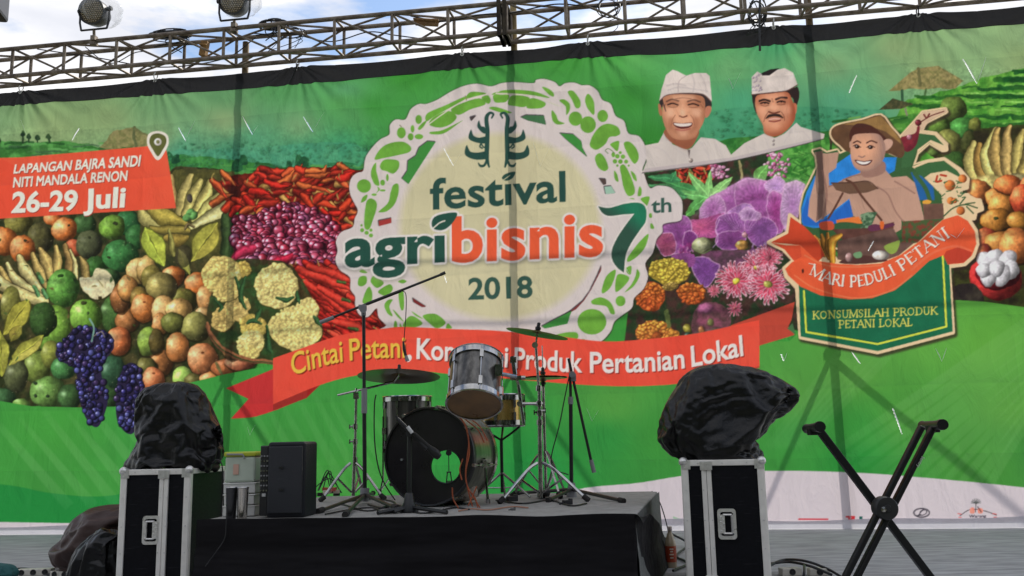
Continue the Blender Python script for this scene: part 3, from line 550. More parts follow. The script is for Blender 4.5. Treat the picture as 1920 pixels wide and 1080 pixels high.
def daisy(cx, cy, R, seed, cc=C(206, 186, 70), n=26, sq=.95):
    r = random.Random(seed)
    for ring, (f, dk) in enumerate(((1.0, .8), (.82, 1.0), (.6, .95))):
        for k in range(n if ring < 2 else n//2):
            t = 2*math.pi*(k+r.random()*.6)/(n if ring < 2 else n//2); L_ = R*f*r.uniform(.85, 1.08); a = (cx+.2*R*math.cos(t), cy+.2*R*math.sin(t)*sq); b = (cx+L_*math.cos(t), cy+L_*math.sin(t)*sq)
            line([a, b], [R*.05, R*.1, R*.05], C(226, 180, 200)*.98, .9); stroke([a, ((a[0]+b[0])/2, (a[1]+b[1])/2), (a[0]+(b[0]-a[0])*.93, a[1]+(b[1]-a[1])*.93)], [R*.04, R*.075, R*.025], C(198, 72, 100)*dk*r.uniform(.85, 1.1), hl=.1, shade=.3)
    ball(cx, cy, R*.2, R*.17, cc, tex=.3)
daisy(1420, 500, 32, 1); daisy(1340, 545, 14, 6, C(160, 80, 90), 14); daisy(1440, 482, 26, 5, C(180, 90, 110)); daisy(1380, 525, 37, 2); daisy(1440, 533, 40, 3, C(176, 172, 84)); daisy(1378, 580, 16, 7, C(196, 110, 110), 12)
# ---- fruit at the far right
fill([(1700, 260), (1780, 235), (1840, 240), (1900, 235), (2090, 225), (2090, 590), (1780, 575), (1790, 470), (1830, 400), (1800, 330)], nz_col(C(56, 60, 30), 0, NB, C(44, 40, 26)))
for x, y, rx, ry, c in [(1786, 206, 26, 24, C(104, 128, 60)), (1762, 236, 22, 16, C(96, 130, 56)), (1806, 240, 22, 20, C(74, 138, 66)), (1828, 234, 12, 14, C(120, 126, 60)), (1780, 268, 24, 26, C(136, 140, 74)), (1752, 282, 16, 10, C(96, 120, 60)), (1790, 310, 26, 26, C(64, 100, 48)), (1830, 300, 20, 30, C(70, 80, 40)), (1816, 268, 14, 22, C(70, 76, 40))]: ball(x, y, rx, ry, c, spec=.06)
for p, r, c in [([(1828, 268), (1818, 300), (1828, 336), (1850, 340)], [4, 11, 16, 10], C(206, 192, 118)), ([(1838, 270), (1834, 300), (1845, 330)], [4, 10, 12], C(176, 140, 76)), ([(1868, 240), (1846, 290), (1866, 330), (1890, 336)], [3, 8, 12, 8], C(222, 212, 130)), ([(1872, 242), (1864, 290), (1880, 326)], [4, 12, 12], C(190, 160, 96)), ([(1892, 238), (1886, 290), (1890, 322)], [4, 13, 9], C(188, 160, 100)), ([(1918, 246), (1908, 280), (1905, 318)], [4, 11, 8], C(186, 170, 100)), ([(1945, 246), (1930, 290), (1915, 330)], [4, 12, 8], C(190, 170, 100)), ([(1980, 250), (1960, 300), (1940, 330)], [4, 12, 8], C(180, 160, 90))]:
    line(p, [q+1.4 for q in r], C(60, 50, 26), .85); stroke(p, r, c, hl=.14, shade=.4)
ball(1862, 345, 40, 18, C(206, 190, 120), spec=.05, soft=5); ball(1910, 340, 30, 14, C(160, 150, 110), spec=.05, soft=5)
for x, y, rx, ry, c in [(1835, 360, 24, 24, C(190, 110, 60)), (1870, 372, 22, 20, C(190, 116, 60)), (1890, 345, 26, 18, C(216, 110, 60)), (1940, 350, 30, 24, C(220, 90, 56)), (1990, 370, 34, 30, OR), (1880, 384, 28, 20, C(200, 130, 62)), (1916, 372, 24, 28, C(222, 86, 56)), (1868, 412, 30, 22, C(180, 118, 50)), (1910, 414, 22, 18, C(190, 130, 56)), (1850, 450, 20, 22, C(170, 70, 50)), (1872, 456, 26, 22, C(196, 126, 62)), (1905, 462, 34, 34, C(206, 120, 66)), (1960, 430, 36, 34, C(196, 110, 56)), (1970, 500, 40, 36, C(150, 80, 50)), (1845, 476, 14, 18, C(150, 60, 50)), (2040, 440, 40, 40, OL), (2030, 520, 50, 40, OR)]:
    ball(x+1, y+2, rx+1.4, ry+1.4, C(50, 28, 16), spec=0, edge=.9, alpha=.8); ball(x, y, rx, ry, c, spec=.12, hi=C(226, 170, 100), tex=.14)
ball(1869, 410, 5, 3, C(60, 70, 40), spec=0)
# opened red fruit with white segments
ball(1868, 520, 50, 42, C(196, 54, 54), rot=.2, spec=.06); ball(1872, 512, 42, 32, C(110, 26, 36), spec=0)
for x, y, rx, ry, rot in ((1850, 488, 20, 15, .6), (1866, 482, 16, 14, 0), (1890, 486, 18, 15, -.5), (1895, 506, 17, 17, 0), (1880, 518, 15, 20, .2), (1853, 520, 14, 17, -.2), (1845, 505, 14, 14, 0), (1868, 502, 14, 16, 0)): ball(x, y, rx, ry, C(206, 204, 214), rot=rot, spec=.03, edge=.74, tex=.04)
mottled([(1785, 540), (1830, 535), (1840, 572), (1785, 572)], C(40, 34, 34), C(56, 50, 44))
def warp(x0, x1, y0, y1, amp=3.2, fine=1.1, grain=.10, seed=50):
    """printed photographs are not made of perfect curves: shake the inks a little and give them a grain"""
    x0 += OX; x1 += OX; H, W = y1-y0, x1-x0; Y, X = np.mgrid[0:H, 0:W].astype(np.float32)
    e = np.minimum(np.minimum(X, W-1-X), np.minimum(Y, H-1-Y)); e = np.clip(e/12, 0, 1)
    dx = (vnoise(H, W, 22, seed)-.5)*2*amp + (vnoise(H, W, 6, seed+1)-.5)*2*fine; dy = (vnoise(H, W, 22, seed+2)-.5)*2*amp + (vnoise(H, W, 6, seed+3)-.5)*2*fine
    sx = np.clip(X+dx*e, 0, W-1.01); sy = np.clip(Y+dy*e, 0, H-1.01); xi, yi = sx.astype(int), sy.astype(int); fx, fy = (sx-xi)[..., None], (sy-yi)[..., None]
    T = CV[y0:y1, x0:x1].copy(); R = (T[yi, xi]*(1-fx)+T[yi, xi+1]*fx)*(1-fy)+(T[yi+1, xi]*(1-fx)+T[yi+1, xi+1]*fx)*fy
    g = 1+grain*2*e*((vnoise(H, W, 3.2, seed+4)-.5)+(vnoise(H, W, 9, seed+5)-.5)*.8); CV[y0:y1, x0:x1] = np.clip(R*g[..., None], 0, 1)
warp(-165, 740, 318, 770, 2.2, .9, .10); warp(1180, 1560, 255, 655, 2.4, 1.0, .10, 70); warp(1690, 2080, 120, 585, 2.6, 1.0, .10, 90); warp(-165, 720, 230, 345, 2.5, 1.2, .06, 110)
# ---- green field with soft rays at the bottom
BOT = [(-170, 745), (0, 752), (60, 762), (150, 764), (230, 762), (270, 738), (330, 724), (420, 702), (515, 684), (700, 660), (1100, 640), (1480, 640), (1520, 600), (1780, 562), (1850, 566), (1920, 576), (2090, 590), (2090, 1016), (-170, 1016)]
grad_region(BOT, [(-100, 800, 62, 146, 64), (100, 800, 66, 150, 62), (60, 920, 62, 142, 62), (300, 780, 64, 148, 68), (430, 740, 60, 148, 66), (500, 850, 62, 140, 62), (640, 780, 64, 148, 66), (640, 900, 62, 140, 60), (900, 850, 48, 144, 66), (1000, 880, 40, 138, 66), (1150, 760, 80, 150, 68), (1130, 820, 48, 136, 62), (1240, 820, 58, 134, 58), (1480, 740, 84, 150, 68), (1500, 820, 58, 138, 62), (1600, 700, 88, 156, 68), (1600, 800, 56, 140, 60), (1750, 640, 92, 160, 68), (1700, 780, 76, 146, 62), (1850, 640, 90, 156, 62), (1900, 760, 80, 146, 58), (1850, 850, 66, 136, 56), (1950, 850, 60, 130, 60), (1600, 860, 40, 132, 56)])
put(cover([spline([(-170, 905), (0, 908), (100, 925), (200, 930), (330, 905), (440, 900), (440, 990), (-170, 990)], True)]), C(30, 128, 60), .85)
def ray_(x0, y0, x1, y1, w0, w1, a, c=C(150, 196, 140)):
    d = np.array([x1-x0, y1-y0], float); n = np.array([-d[1], d[0]])/np.hypot(*d); m = cover([[(x0, y0)+n*w0, (x1, y1)+n*w1, (x1, y1)-n*w1, (x0, y0)-n*w0]])
    x, y, M = m; 
    for _ in range(3): M = (M+np.roll(M, 1, 1)+np.roll(M, -1, 1)+np.roll(M, 1, 0)+np.roll(M, -1, 0))/5
    put((x, y, M*(np.sin(np.linspace(.15, 2.9, M.shape[0]))**.8).astype(np.float32)[:, None]), c, a)
for k in range(8): ray_(-10+46*k, 770+RND.uniform(0, 20), 130+46*k, 950, 3+RND.uniform(0, 5), 10+RND.uniform(0, 4), .16)
for k in range(9): ray_(430+30*k, 720+RND.uniform(0, 30), 520+34*k, 930, 4, 10, .10)
for k in range(11): ray_(1990-6*k, 560+22*k, 1560+26*k, 850+12*k, 10, 5+RND.uniform(0, 4), .13)
for k in range(7): ray_(1760-20*k, 570, 1500-10*k, 840, 6, 8, .08)
# white wave along the foot
fill(spline([(1060, 925), (1200, 905), (1300, 890), (1440, 883), (1600, 886), (1760, 898), (1920, 914), (2090, 935), (2090, 1000), (2090, 1016), (1060, 1016), (1000, 1000)], True), C(198, 190, 200))
fill(spline([(-170, 980), (0, 979), (200, 981), (500, 975), (800, 965), (1060, 930), (1080, 1016), (400, 1040), (-170, 1030)], True), C(196, 188, 198))

grapes([(118, 640), (138, 618), (160, 612), (205, 625), (214, 650), (200, 672), (190, 700), (202, 740), (198, 770), (184, 800), (166, 792), (152, 760), (145, 710), (140, 690), (112, 676), (104, 660)], 200, 3)
grapes([(232, 690), (246, 680), (262, 690), (268, 720), (262, 780), (250, 812), (232, 808), (218, 780), (220, 720)], 80, 4)
line([(168, 598), (176, 615), (172, 640)], 1.6, C(120, 160, 150)); line([(176, 630), (190, 622), (196, 632)], .9, C(130, 120, 110))
# ---- round festival logo
def S4(lst, ox, oy, k): return [(ox+x/k, oy+y/k) for x, y in lst]
c1 = lambda l: S4(l, 620, 130, 4); c2 = lambda l: S4(l, 940, 130, 4); c3 = lambda l: S4(l, 620, 370, 4); c4 = lambda l: S4(l, 940, 370, 3.857)
LOGO = [(655, 347), (660, 332), (670, 324), (681, 320), (685, 297), (695, 280), (712, 262), (730, 252), (731, 235), (742, 224), (760, 224), (770, 205), (785, 195), (799, 195), (820, 187), (845, 172), (870, 161), (895, 157), (920, 162), (940, 156), (965, 154), (1000, 156), (1005, 150), (1020, 148), (1040, 154), (1049, 162), (1060, 156), (1077, 155), (1091, 160), (1105, 160), (1120, 170), (1129, 187), (1145, 195), (1154, 217), (1170, 227), (1178, 250), (1197, 255), (1208, 270), (1214, 290), (1205, 316), (1207, 324), (1218, 352), (1233, 348), (1256, 351), (1270, 363), (1279, 378), (1279, 403), (1274, 414), (1244, 420), (1242, 435), (1231, 449), (1224, 474), (1210, 494), (1215, 518), (1207, 541), (1189, 559), (1185, 577), (1168, 590), (1152, 603), (1145, 621), (1127, 640), (1106, 641), (1070, 637), (1005, 632), (940, 627), (727, 622), (724, 610), (710, 595), (706, 578), (690, 594), (674, 590), (666, 572), (666, 556), (657, 542), (656, 520), (637, 506), (629, 487), (633, 470), (630, 452), (640, 435), (661, 426), (665, 410), (671, 395), (664, 380), (657, 365)]
LOGO_M = cover([spline(LOGO, True, 4)])
m = grow(LOGO_M, 1.2, 1); put((m[0], m[1]+1, m[2]), C(48, 40, 40), .8); put(LOGO_M, C(204, 194, 196))
# cream disc with a soft rim
X, Y = np.meshgrid(np.arange(CW), np.arange(CH)); d = np.hypot((X-OX-937)/196, (Y-424)/182); put((0, 0, np.clip((1-d)*12, 0, 1).astype(np.float32)*(np.clip((.9*(X-OX-700)+(Y-300))/30, 0, 1)).astype(np.float32)), nz_col(CREAM, .02, NA)); del X, Y, d
GAP = C(62, 134, 62)
for p, c in [([(802, 265), (817, 266), (766, 345), (754, 335), (764, 320), (765, 302), (780, 292), (786, 277)], GAP), ([(977, 220), (987, 216), (1020, 217), (1024, 234), (990, 226)], C(66, 110, 74)), ([(1050, 250), (1075, 252), (1090, 265), (1092, 277), (1101, 294), (1080, 277), (1060, 260)], GAP), ([(710, 414), (734, 409), (734, 418), (711, 424)], C(160, 58, 56)), ([(774, 559), (799, 575), (792, 576), (776, 567)], C(120, 44, 44)),
             ([(1128, 498), (1121, 515), (1106, 546), (1093, 564), (1070, 583), (1044, 600), (1080, 580), (1095, 564), (1108, 544), (1127, 507)], C(120, 52, 54)), ([(1072, 583), (1044, 597), (1016, 612), (1022, 616), (1064, 607), (1068, 594)], GAP), ([(1124, 335), (1136, 336), (1137, 345), (1132, 347)], C(80, 66, 64)), ([(1133, 350), (1146, 349), (1154, 362), (1136, 364)], C(150, 186, 170)), ([(882, 220), (893, 217), (884, 227)], C(70, 60, 60))]:
    m = cover([p]); g = grow(m, .9); put((g[0]-1, g[1]-1, g[2]), C(44, 40, 48), .8); put(m, c)
GL = nz_col(LEAF, .05)
P = lambda l: fill(l, GL, 1, True)
for f, ls in ((c1, [[(718, 390), (725, 330), (860, 270), (1008, 203), (1012, 222), (900, 285), (780, 352)], [(1018, 200), (1060, 168), (1168, 180), (1080, 205), (1022, 225)], [(770, 360), (880, 312), (945, 355), (900, 410), (820, 437), (740, 415)], [(902, 300), (1000, 248), (1118, 218), (1160, 262), (1050, 300), (958, 342)], [(1132, 213), (1180, 195), (1200, 235), (1178, 258)], [(745, 470), (840, 455), (985, 385), (960, 405), (850, 480), (760, 487)], [(655, 440), (690, 400), (720, 385), (700, 425), (668, 455)],
                    [(330, 675), (370, 600), (440, 555), (540, 543), (600, 580), (590, 620), (500, 645), (400, 665)], [(370, 720), (400, 680), (460, 675), (510, 690), (510, 740), (470, 782), (420, 765), (380, 752)], [(340, 700), (310, 740), (303, 800), (330, 862), (365, 870), (355, 810), (342, 760)], [(505, 860), (510, 920), (480, 1010), (420, 1065), (362, 1072), (372, 1055), (430, 1000), (450, 920), (470, 868)], [(350, 880), (370, 900), (340, 930), (355, 905)], [(228, 1000), (240, 960), (275, 940), (265, 980)]]),
              (c3, [[(270, 30), (300, 8), (340, 30), (345, 80), (320, 160), (290, 237), (255, 230), (252, 150), (260, 80)], [(300, 620), (330, 588), (398, 640), (350, 680), (310, 650)], [(360, 700), (440, 652), (466, 690), (420, 738), (370, 725)], [(240, 790), (260, 710), (290, 670), (312, 720), (300, 790)], [(405, 800), (430, 770), (465, 768), (440, 820), (465, 890), (430, 875), (408, 835)], [(508, 722), (545, 705), (550, 830), (525, 838)], [(466, 842), (500, 870), (548, 932), (500, 895)], [(606, 855), (650, 880), (692, 912), (640, 890)], [(690, 892), (740, 873), (800, 880), (862, 940), (800, 982), (740, 945)], [(548, 942), (590, 893), (640, 900), (688, 950), (600, 982), (545, 972)], [(478, 930), (495, 935), (500, 985), (475, 985)], [(880, 945), (910, 980), (865, 982)], [(520, 945), (540, 980), (520, 982)], [(205, 655), (215, 600), (265, 592), (270, 640), (235, 668)], [(505, 632), (540, 615), (570, 630), (540, 646)], [(215, 555), (240, 540), (275, 565), (240, 568)], [(340, 490), (358, 490), (352, 520), (340, 520)]]),
              (c2, [[(0, 160), (100, 153), (240, 165), (340, 200), (350, 215), (200, 190), (0, 180)], [(-60, 195), (0, 190), (60, 195), (40, 240), (0, 250), (-50, 245)], [(80, 197), (210, 212), (180, 280), (100, 275), (50, 262)], [(225, 216), (330, 250), (300, 290), (190, 288)], [(-70, 190), (-40, 172), (50, 168), (55, 185), (0, 184)], [(-92, 292), (-40, 282), (80, 325), (0, 325)], [(330, 236), (440, 278), (400, 265)], [(305, 133), (350, 143), (390, 175), (392, 205), (355, 188)],
                    [(435, 235), (470, 225), (510, 255), (515, 300), (488, 342), (482, 280)], [(498, 170), (540, 163), (590, 230), (592, 280), (560, 290), (530, 230)], [(628, 230), (650, 183), (690, 230), (700, 300), (690, 342), (645, 290)], [(378, 308), (410, 340), (430, 385), (475, 405), (420, 414), (383, 380)], [(663, 560), (690, 490), (740, 430), (800, 408), (870, 430), (892, 480), (860, 502), (810, 510), (780, 560), (720, 602), (680, 592)], [(918, 560), (960, 543), (1010, 590), (1032, 660), (1000, 708), (960, 660)], [(703, 660), (740, 628), (780, 670), (802, 740), (770, 763), (722, 730)], [(818, 560), (882, 538), (872, 612), (838, 590)], [(890, 730), (925, 718), (970, 800), (1002, 900), (990, 940), (950, 948), (918, 890), (900, 800)], [(845, 760), (870, 790), (878, 842), (852, 825)], [(970, 762), (1005, 790), (1015, 838), (990, 820)], [(1022, 945), (1035, 880), (1052, 900), (1048, 945)], [(1045, 970), (1110, 955), (1095, 1020), (1075, 1010)], [(960, 970), (985, 965), (1000, 975)]]),
              (c4, [[(1065, 265), (1040, 360), (980, 430), (918, 467), (912, 440), (960, 370), (1010, 310)], [(655, 745), (720, 723), (790, 760), (822, 838), (790, 840), (760, 790), (690, 778), (658, 772)], [(728, 660), (760, 570), (820, 523), (825, 560), (790, 650), (735, 695)], [(840, 560), (925, 578), (890, 640), (826, 682)], [(980, 520), (1002, 560), (960, 640), (893, 687), (940, 630), (970, 570)], [(905, 510), (940, 498), (935, 557), (910, 545)], [(350, 1012), (450, 980), (545, 978), (540, 1028), (400, 1024)], [(1070, 120), (1085, 115), (1090, 145), (1070, 145)], [(1078, 190), (1095, 195), (1105, 225), (1080, 225)], [(560, 1030), (600, 1025), (610, 1040)]])):
    for l in ls: P(f(l))
for f, cs in ((c1, [(660, 376, 25, 34), (614, 446, 15, 28), (530, 476, 33, 42), (600, 506, 22, 27), (662, 505, 32, 20), (250, 875, 53, 51), (390, 850, 18, 22), (425, 812, 10, 28), (326, 940, 20, 9), (390, 908, 22, 8)]), (c3, [(236, 246, 15, 15), (232, 210, 9, 9), (270, 266, 16, 15), (302, 246, 12, 12), (302, 286, 16, 15)]),
              (c2, [(760, 350, 40, 46), (556, 370, 51, 54), (650, 415, 59, 63), (870, 652, 17, 17), (893, 692, 17, 17), (852, 690, 17, 17), (912, 655, 17, 17), (936, 692, 15, 15), (840, 640, 14, 20), (892, 625, 11, 11), (870, 722, 9, 9), (955, 722, 8, 8)]), (c4, [(655, 900, 105, 93), (862, 750, 36, 38)])):
    for x, y, rx, ry in cs:
        (px, py), (qx, qy) = f([(x, y), (x+rx, y+ry)]); t = np.linspace(0, 2*np.pi, 24, endpoint=False); fill(np.stack([px+(qx-px)*np.cos(t), py+(qy-py)*np.sin(t)], 1), GL)
line(c2([(800, 630), (780, 610), (800, 595), (830, 610), (850, 630)]), .7, C(90, 120, 70)); line(c2([(-40, 180), (100, 186), (250, 205), (440, 275)]), 1.1, C(206, 198, 190)); line(c1([(660, 470), (820, 350), (1000, 235), (1170, 188)]), 1.0, C(206, 198, 190))
for p in (c1([(530, 430), (518, 420)]), c1([(1010, 200), (1018, 230)])): line(p, .9, C(120, 120, 90), 1, False)
# carved ornament over the name
def orn(mx):
    f = (lambda l: [(1864-x, y) for x, y in l]) if mx else (lambda l: l)
    line(f([(922, 221), (925, 214), (918, 212), (912, 222), (914, 245), (913, 275), (913, 296), (917, 313)]), [1.6, 2, 2.6, 4, 4, 4.4, 4, 1.6], INK)
    for l in ([(898, 226), (895, 238), (906, 250), (914, 248), (908, 238), (902, 236)], [(883, 243), (879, 260), (896, 268), (914, 268), (914, 256), (898, 258), (888, 254)], [(875, 272), (872, 290), (890, 299), (914, 297), (914, 284), (896, 286), (882, 284)]): fill(f(l), INK, 1, True)
    line(f([(904, 278), (900, 275), (902, 270), (907, 276), (912, 276)]), 1.4, INK); line(f([(897, 306), (901, 311), (908, 310), (912, 302)]), [1, 2.4, 2.4, 2], INK)
orn(0); orn(1)
put(text_mask('fest\u0131val', quad=[(806, 392), (1061, 376.5), (1060, 316), (806, 331)], bold=.022, base=(0, .755), space=1.02), INK)
fill([(941, 334), (948, 326), (966, 322), (961, 334), (949, 339)], INK, 1, True); line([(943, 338), (956, 329)], .7, CREAM)
ma = text_mask('agr\u0131', quad=[(646, 499), (834, 488.5), (834, 435), (646, 442)], bold=.032, base=(0, .545), space=1.03); mb = text_mask('bisnis', quad=[(847, 489.5), (1131, 477), (1131, 391), (847, 402)], bold=.03, base=(0, .745), space=1.04)
lf = cover([spline([(810, 424), (812, 410), (826, 402), (856, 399), (850, 416), (834, 430), (818, 431)])])
for mm in (ma, mb): g = grow(mm, 4, 2); put((g[0]+2, g[1]+4, g[2]), C(130, 128, 118), .5)
for mm in (ma, mb, lf): put(grow(mm, 4), C(214, 208, 208))
put(ma, C(38, 78, 68)); put(mb, C(224, 90, 58)); put(lf, C(38, 78, 68)); line([(812, 428), (824, 418), (834, 414)], 1.3, C(210, 204, 196))
put(text_mask('2018', quad=[(878, 561), (999, 557), (998, 516), (878, 520)], bold=.026, base=(0, CAP)), C(52, 84, 76))
sv = cover([spline(c4([(700, 65), (780, 76), (900, 45), (1000, 40), (1045, 80), (1045, 170), (1000, 240), (940, 330), (900, 420), (886, 545)]), False).tolist() + spline(c4([(886, 545), (838, 508), (802, 450), (800, 380), (840, 290), (900, 200), (962, 118)]), False).tolist() + spline(c4([(962, 118), (870, 125), (780, 135), (730, 112), (700, 65)]), False).tolist()])
put(grow(sv, 3), C(212, 206, 204))
def sevencol(x, y, sh):
    t = np.clip((np.arange(sh[0])[:, None]+y-400)/40 - (np.arange(sh[1])[None]+x-OX-1190)/50, 0, 1)[..., None]; return C(36, 116, 88)*(1-t)+C(48, 80, 68)*t
put(sv, sevencol)
put(text_mask('th', quad=[(1221, 399), (1259, 397), (1259, 368), (1221, 370)], bold=.02, base=(0, .755)), C(52, 86, 78))

# ---- ribbon across the middle
RB = [(512, 672), (560, 655), (640, 628), (720, 616), (760, 613), (850, 617), (930, 620), (1040, 630), (1130, 640), (1200, 637), (1300, 626), (1395, 606), (1424, 600)]
RB2 = [(1424, 686), (1395, 694), (1300, 716), (1200, 724), (1100, 722), (1000, 714), (850, 702), (800, 697), (740, 700), (668, 704), (600, 722), (512, 758)]
fill([(575, 730), (600, 722), (576, 745), (500, 775), (470, 783), (433, 785)], C(150, 36, 34)); fill([(512, 758), (576, 730), (576, 745), (520, 768), (480, 781), (433, 785), (466, 748), (424, 728), (512, 692)], C(190, 52, 54)); fill([(512, 755), (576, 730), (576, 746), (512, 770)], C(150, 46, 42))
fill([(1370, 610), (1420, 592), (1490, 566), (1484, 600), (1478, 612), (1490, 628), (1424, 648), (1424, 690), (1395, 694)], C(180, 70, 56)); fill([(1486, 606), (1476, 616), (1492, 628)], C(70, 110, 70))
fill(np.concatenate([spline(RB, False), spline(RB2, False)]), nz_col(RED, .05, NA))
for x in (540, 760, 900, 1010, 1200, 1380): fill([(x, 600), (x+16, 600), (x+20, 740), (x-4, 740)], C(232, 90, 72), .0)
def along(cv, x0, x1, h, off):
    """lettering on a curve: cv(x)->baseline y"""
    def f(u, v):
        x = x0+(x1-x0)*u; y = cv(x); d = (cv(x+2)-cv(x-2))/4; n = 1/math.hypot(1, d)
        return (x+d*n*(v*h)*.35, y-v*h)
    return f
def basecurve(pts):
    q = spline(pts, False, 12); return lambda x: float(np.interp(x, q[:, 0], q[:, 1]))
b1 = basecurve([(540, 706), (620, 682), (690, 672), (760, 670)]); b2 = basecurve([(780, 672), (860, 678), (950, 688), (1050, 696), (1160, 698), (1280, 690), (1400, 665)])
for dx, dy, c in ((2.2, 2.2, C(120, 40, 26)), (0, 0, C(238, 184, 74))):
    for s, x0, x1, hs in (('Cintai', 548, 643, 42), ('Petani', 656, 760, 42)):
        put(text_mask(s, path=(lambda g: (lambda u, v: tuple(np.array(g(u, v))+(dx, dy))))(along(b1, x0, x1, hs, 0)), bold=.012, base=(0, CAP)), c)
def words(lst, cv, h, sh, c):
    for s, x0, x1 in lst:
        put(text_mask(s, path=(lambda g: (lambda u, v: tuple(np.array(g(u, v))+sh)))(along(cv, x0, x1, h, 0)), bold=.02, base=(0, CAP)), c)
WL = [('Konsumsi', 781, 952), ('Produk', 964, 1092), ('Pertanian', 1106, 1284), ('Lokal', 1297, 1394)]
words(WL, b2, 40, (2, 2), C(140, 44, 36)); words(WL, b2, 40, (0, 0), C(230, 214, 214))
put(text_mask(',', quad=[(763, 678), (772, 678), (772, 666), (763, 666)], bold=.02, base=(-.12, .12)), C(230, 214, 214))
# ---- date tag with map pin
fill([(-170, 302), (0, 296), (40, 295), (278, 274), (312, 282), (330, 390), (0, 410), (-170, 418)], nz_col(C(226, 84, 60), .05, NA)); fill([(-170, 302), (0, 296), (26, 310), (28, 402), (0, 410), (-170, 420)], C(214, 72, 52), .5)
for s, q, bd in (('LAPANGAN BAJRA SANDI', [(25, 325), (263, 311), (265, 290), (27, 308)], .03), ('NITI MANDALA RENON', [(24, 351), (239, 338), (240, 319), (25, 332)], .03), ('26-29', [(21, 398), (145, 393), (147, 355), (24, 359)], .032), ('Juli', [(156, 392), (234, 388), (237, 347), (157, 352)], .032)):
    for sh, c in (((1.2, 1.4), C(150, 52, 40)), ((0, 0), C(232, 222, 214))):
        put(text_mask(s, quad=[np.array(p)+sh for p in q], bold=bd, base=(0, CAP) if s != 'Juli' else (-.01, .76), shear=.08 if s[0] in 'LN' else 0), c)
pin = [(277, 268), (280, 252), (296, 247), (312, 253), (315, 268), (308, 282), (296, 299), (284, 282)]
m = cover([spline(pin[:5]+[(308, 284), (296, 299), (284, 284)])]); put(grow(m, 1.5), C(222, 214, 206)); m = cover([spline([(280, 267), (284, 254), (296, 250), (309, 255), (312, 267), (305, 281), (296, 293), (287, 281)])]); put(m, C(92, 96, 52)); ball(296, 266, 7, 7, C(216, 210, 206), spec=0, edge=1, tex=0); ball(296, 266, 3.4, 3.4, C(120, 120, 80), spec=0, edge=1, tex=0)
# ---- the two men in white
c5 = lambda l: S4(l, 1200, 120, 4.909); SK, SKD, HAT = C(192, 130, 100), C(126, 70, 50), C(210, 198, 196)
fill(c5([(0, 690), (40, 750), (170, 725), (225, 620), (300, 740), (440, 790), (480, 770), (560, 675), (690, 690), (790, 750), (838, 835), (960, 730), (1140, 640), (1240, 680), (1330, 640), (1440, 540), (1480, 580), (1700, 645), (1690, 690), (1380, 770), (840, 890), (500, 950), (20, 1003), (60, 900), (55, 780)]), nz_col(C(202, 192, 190), .03, NA))
fill(c5([(40, 965), (840, 860), (1600, 690), (1690, 690), (1380, 770), (840, 893), (20, 1003)]), C(176, 164, 172), .6)
def face(pts, shadepts=(), c=SK):
    p = spline(pts); m = cover([p]); x, y, M = m; cx, cy = p[:, 0].mean()+OX, p[:, 1].mean(); Yg, Xg = np.mgrid[y:y+M.shape[0], x:x+M.shape[1]]
    d = np.hypot((Xg-cx+6)/(np.ptp(p[:, 0])*.52), (Yg-cy+4)/(np.ptp(p[:, 1])*.56)); t = np.clip(d, 0, 1.1)[..., None]**2
    put(m, np.clip(C(220, 162, 132)*(1-t)+c*.92*t, 0, 1)*(1+.08*(NB[y:y+M.shape[0], x:x+M.shape[1], None]-.5)))
fill(c5([(180, 330), (240, 270), (600, 280), (660, 360), (640, 430), (600, 480), (560, 300), (300, 300), (200, 400)]), C(52, 44, 46), 1, True)
fill(c5([(168, 370), (190, 380), (205, 450), (195, 480), (175, 450)]), C(176, 112, 84), 1, True); fill(c5([(605, 400), (650, 390), (655, 430), (630, 480), (600, 490)]), C(186, 120, 96), 1, True)
fill(c5([(240, 600), (260, 700), (430, 785), (520, 690), (520, 600)]), C(150, 92, 70), 1, True)
face(c5([(212, 360), (230, 290), (400, 278), (575, 300), (600, 420), (590, 520), (545, 610), (500, 680), (400, 700), (300, 680), (240, 600), (205, 480)]))
fill(c5([(175, 345), (200, 230), (240, 100), (300, 52), (345, 66), (425, 108), (500, 84), (610, 84), (642, 112), (662, 350), (600, 288), (540, 270), (380, 268), (245, 288)]), nz_col(HAT, .05, NA)); line(c5([(180, 340), (245, 288), (380, 270), (540, 272), (600, 290), (655, 345)]), .9, C(110, 80, 76)); line(c5([(425, 108), (360, 160), (350, 268)]), 1, C(176, 160, 162), .7)
def soft(pts, c, a, b=1):
    g = grow(cover([spline(c5(pts))]), 0, 2); put(g, c, a*.8)
for l, a in (([(230, 340), (340, 330), (350, 390), (250, 390)], .45), ([(430, 340), (540, 340), (550, 390), (440, 390)], .45), ([(340, 440), (360, 480), (430, 490), (450, 440), (400, 490)], .4), ([(280, 480), (310, 520), (280, 620), (250, 560)], .45), ([(500, 460), (540, 530), (520, 600), (490, 580)], .45), ([(290, 560), (400, 620), (500, 570), (480, 640), (320, 640)], .4), ([(200, 480), (240, 600), (300, 690), (260, 620), (220, 500)], .4), ([(260, 680), (400, 720), (500, 680), (480, 760), (420, 790), (330, 740)], .4)): soft(l, SKD, a)
for l in ([(255, 375), (300, 362), (350, 378)], [(445, 375), (490, 366), (540, 382)]): line(c5(l), 1.3, C(50, 32, 30))
for l in ([(245, 345), (295, 325), (355, 340)], [(440, 345), (495, 330), (555, 350)]): line(c5(l), 1.5, C(90, 60, 52), .8)
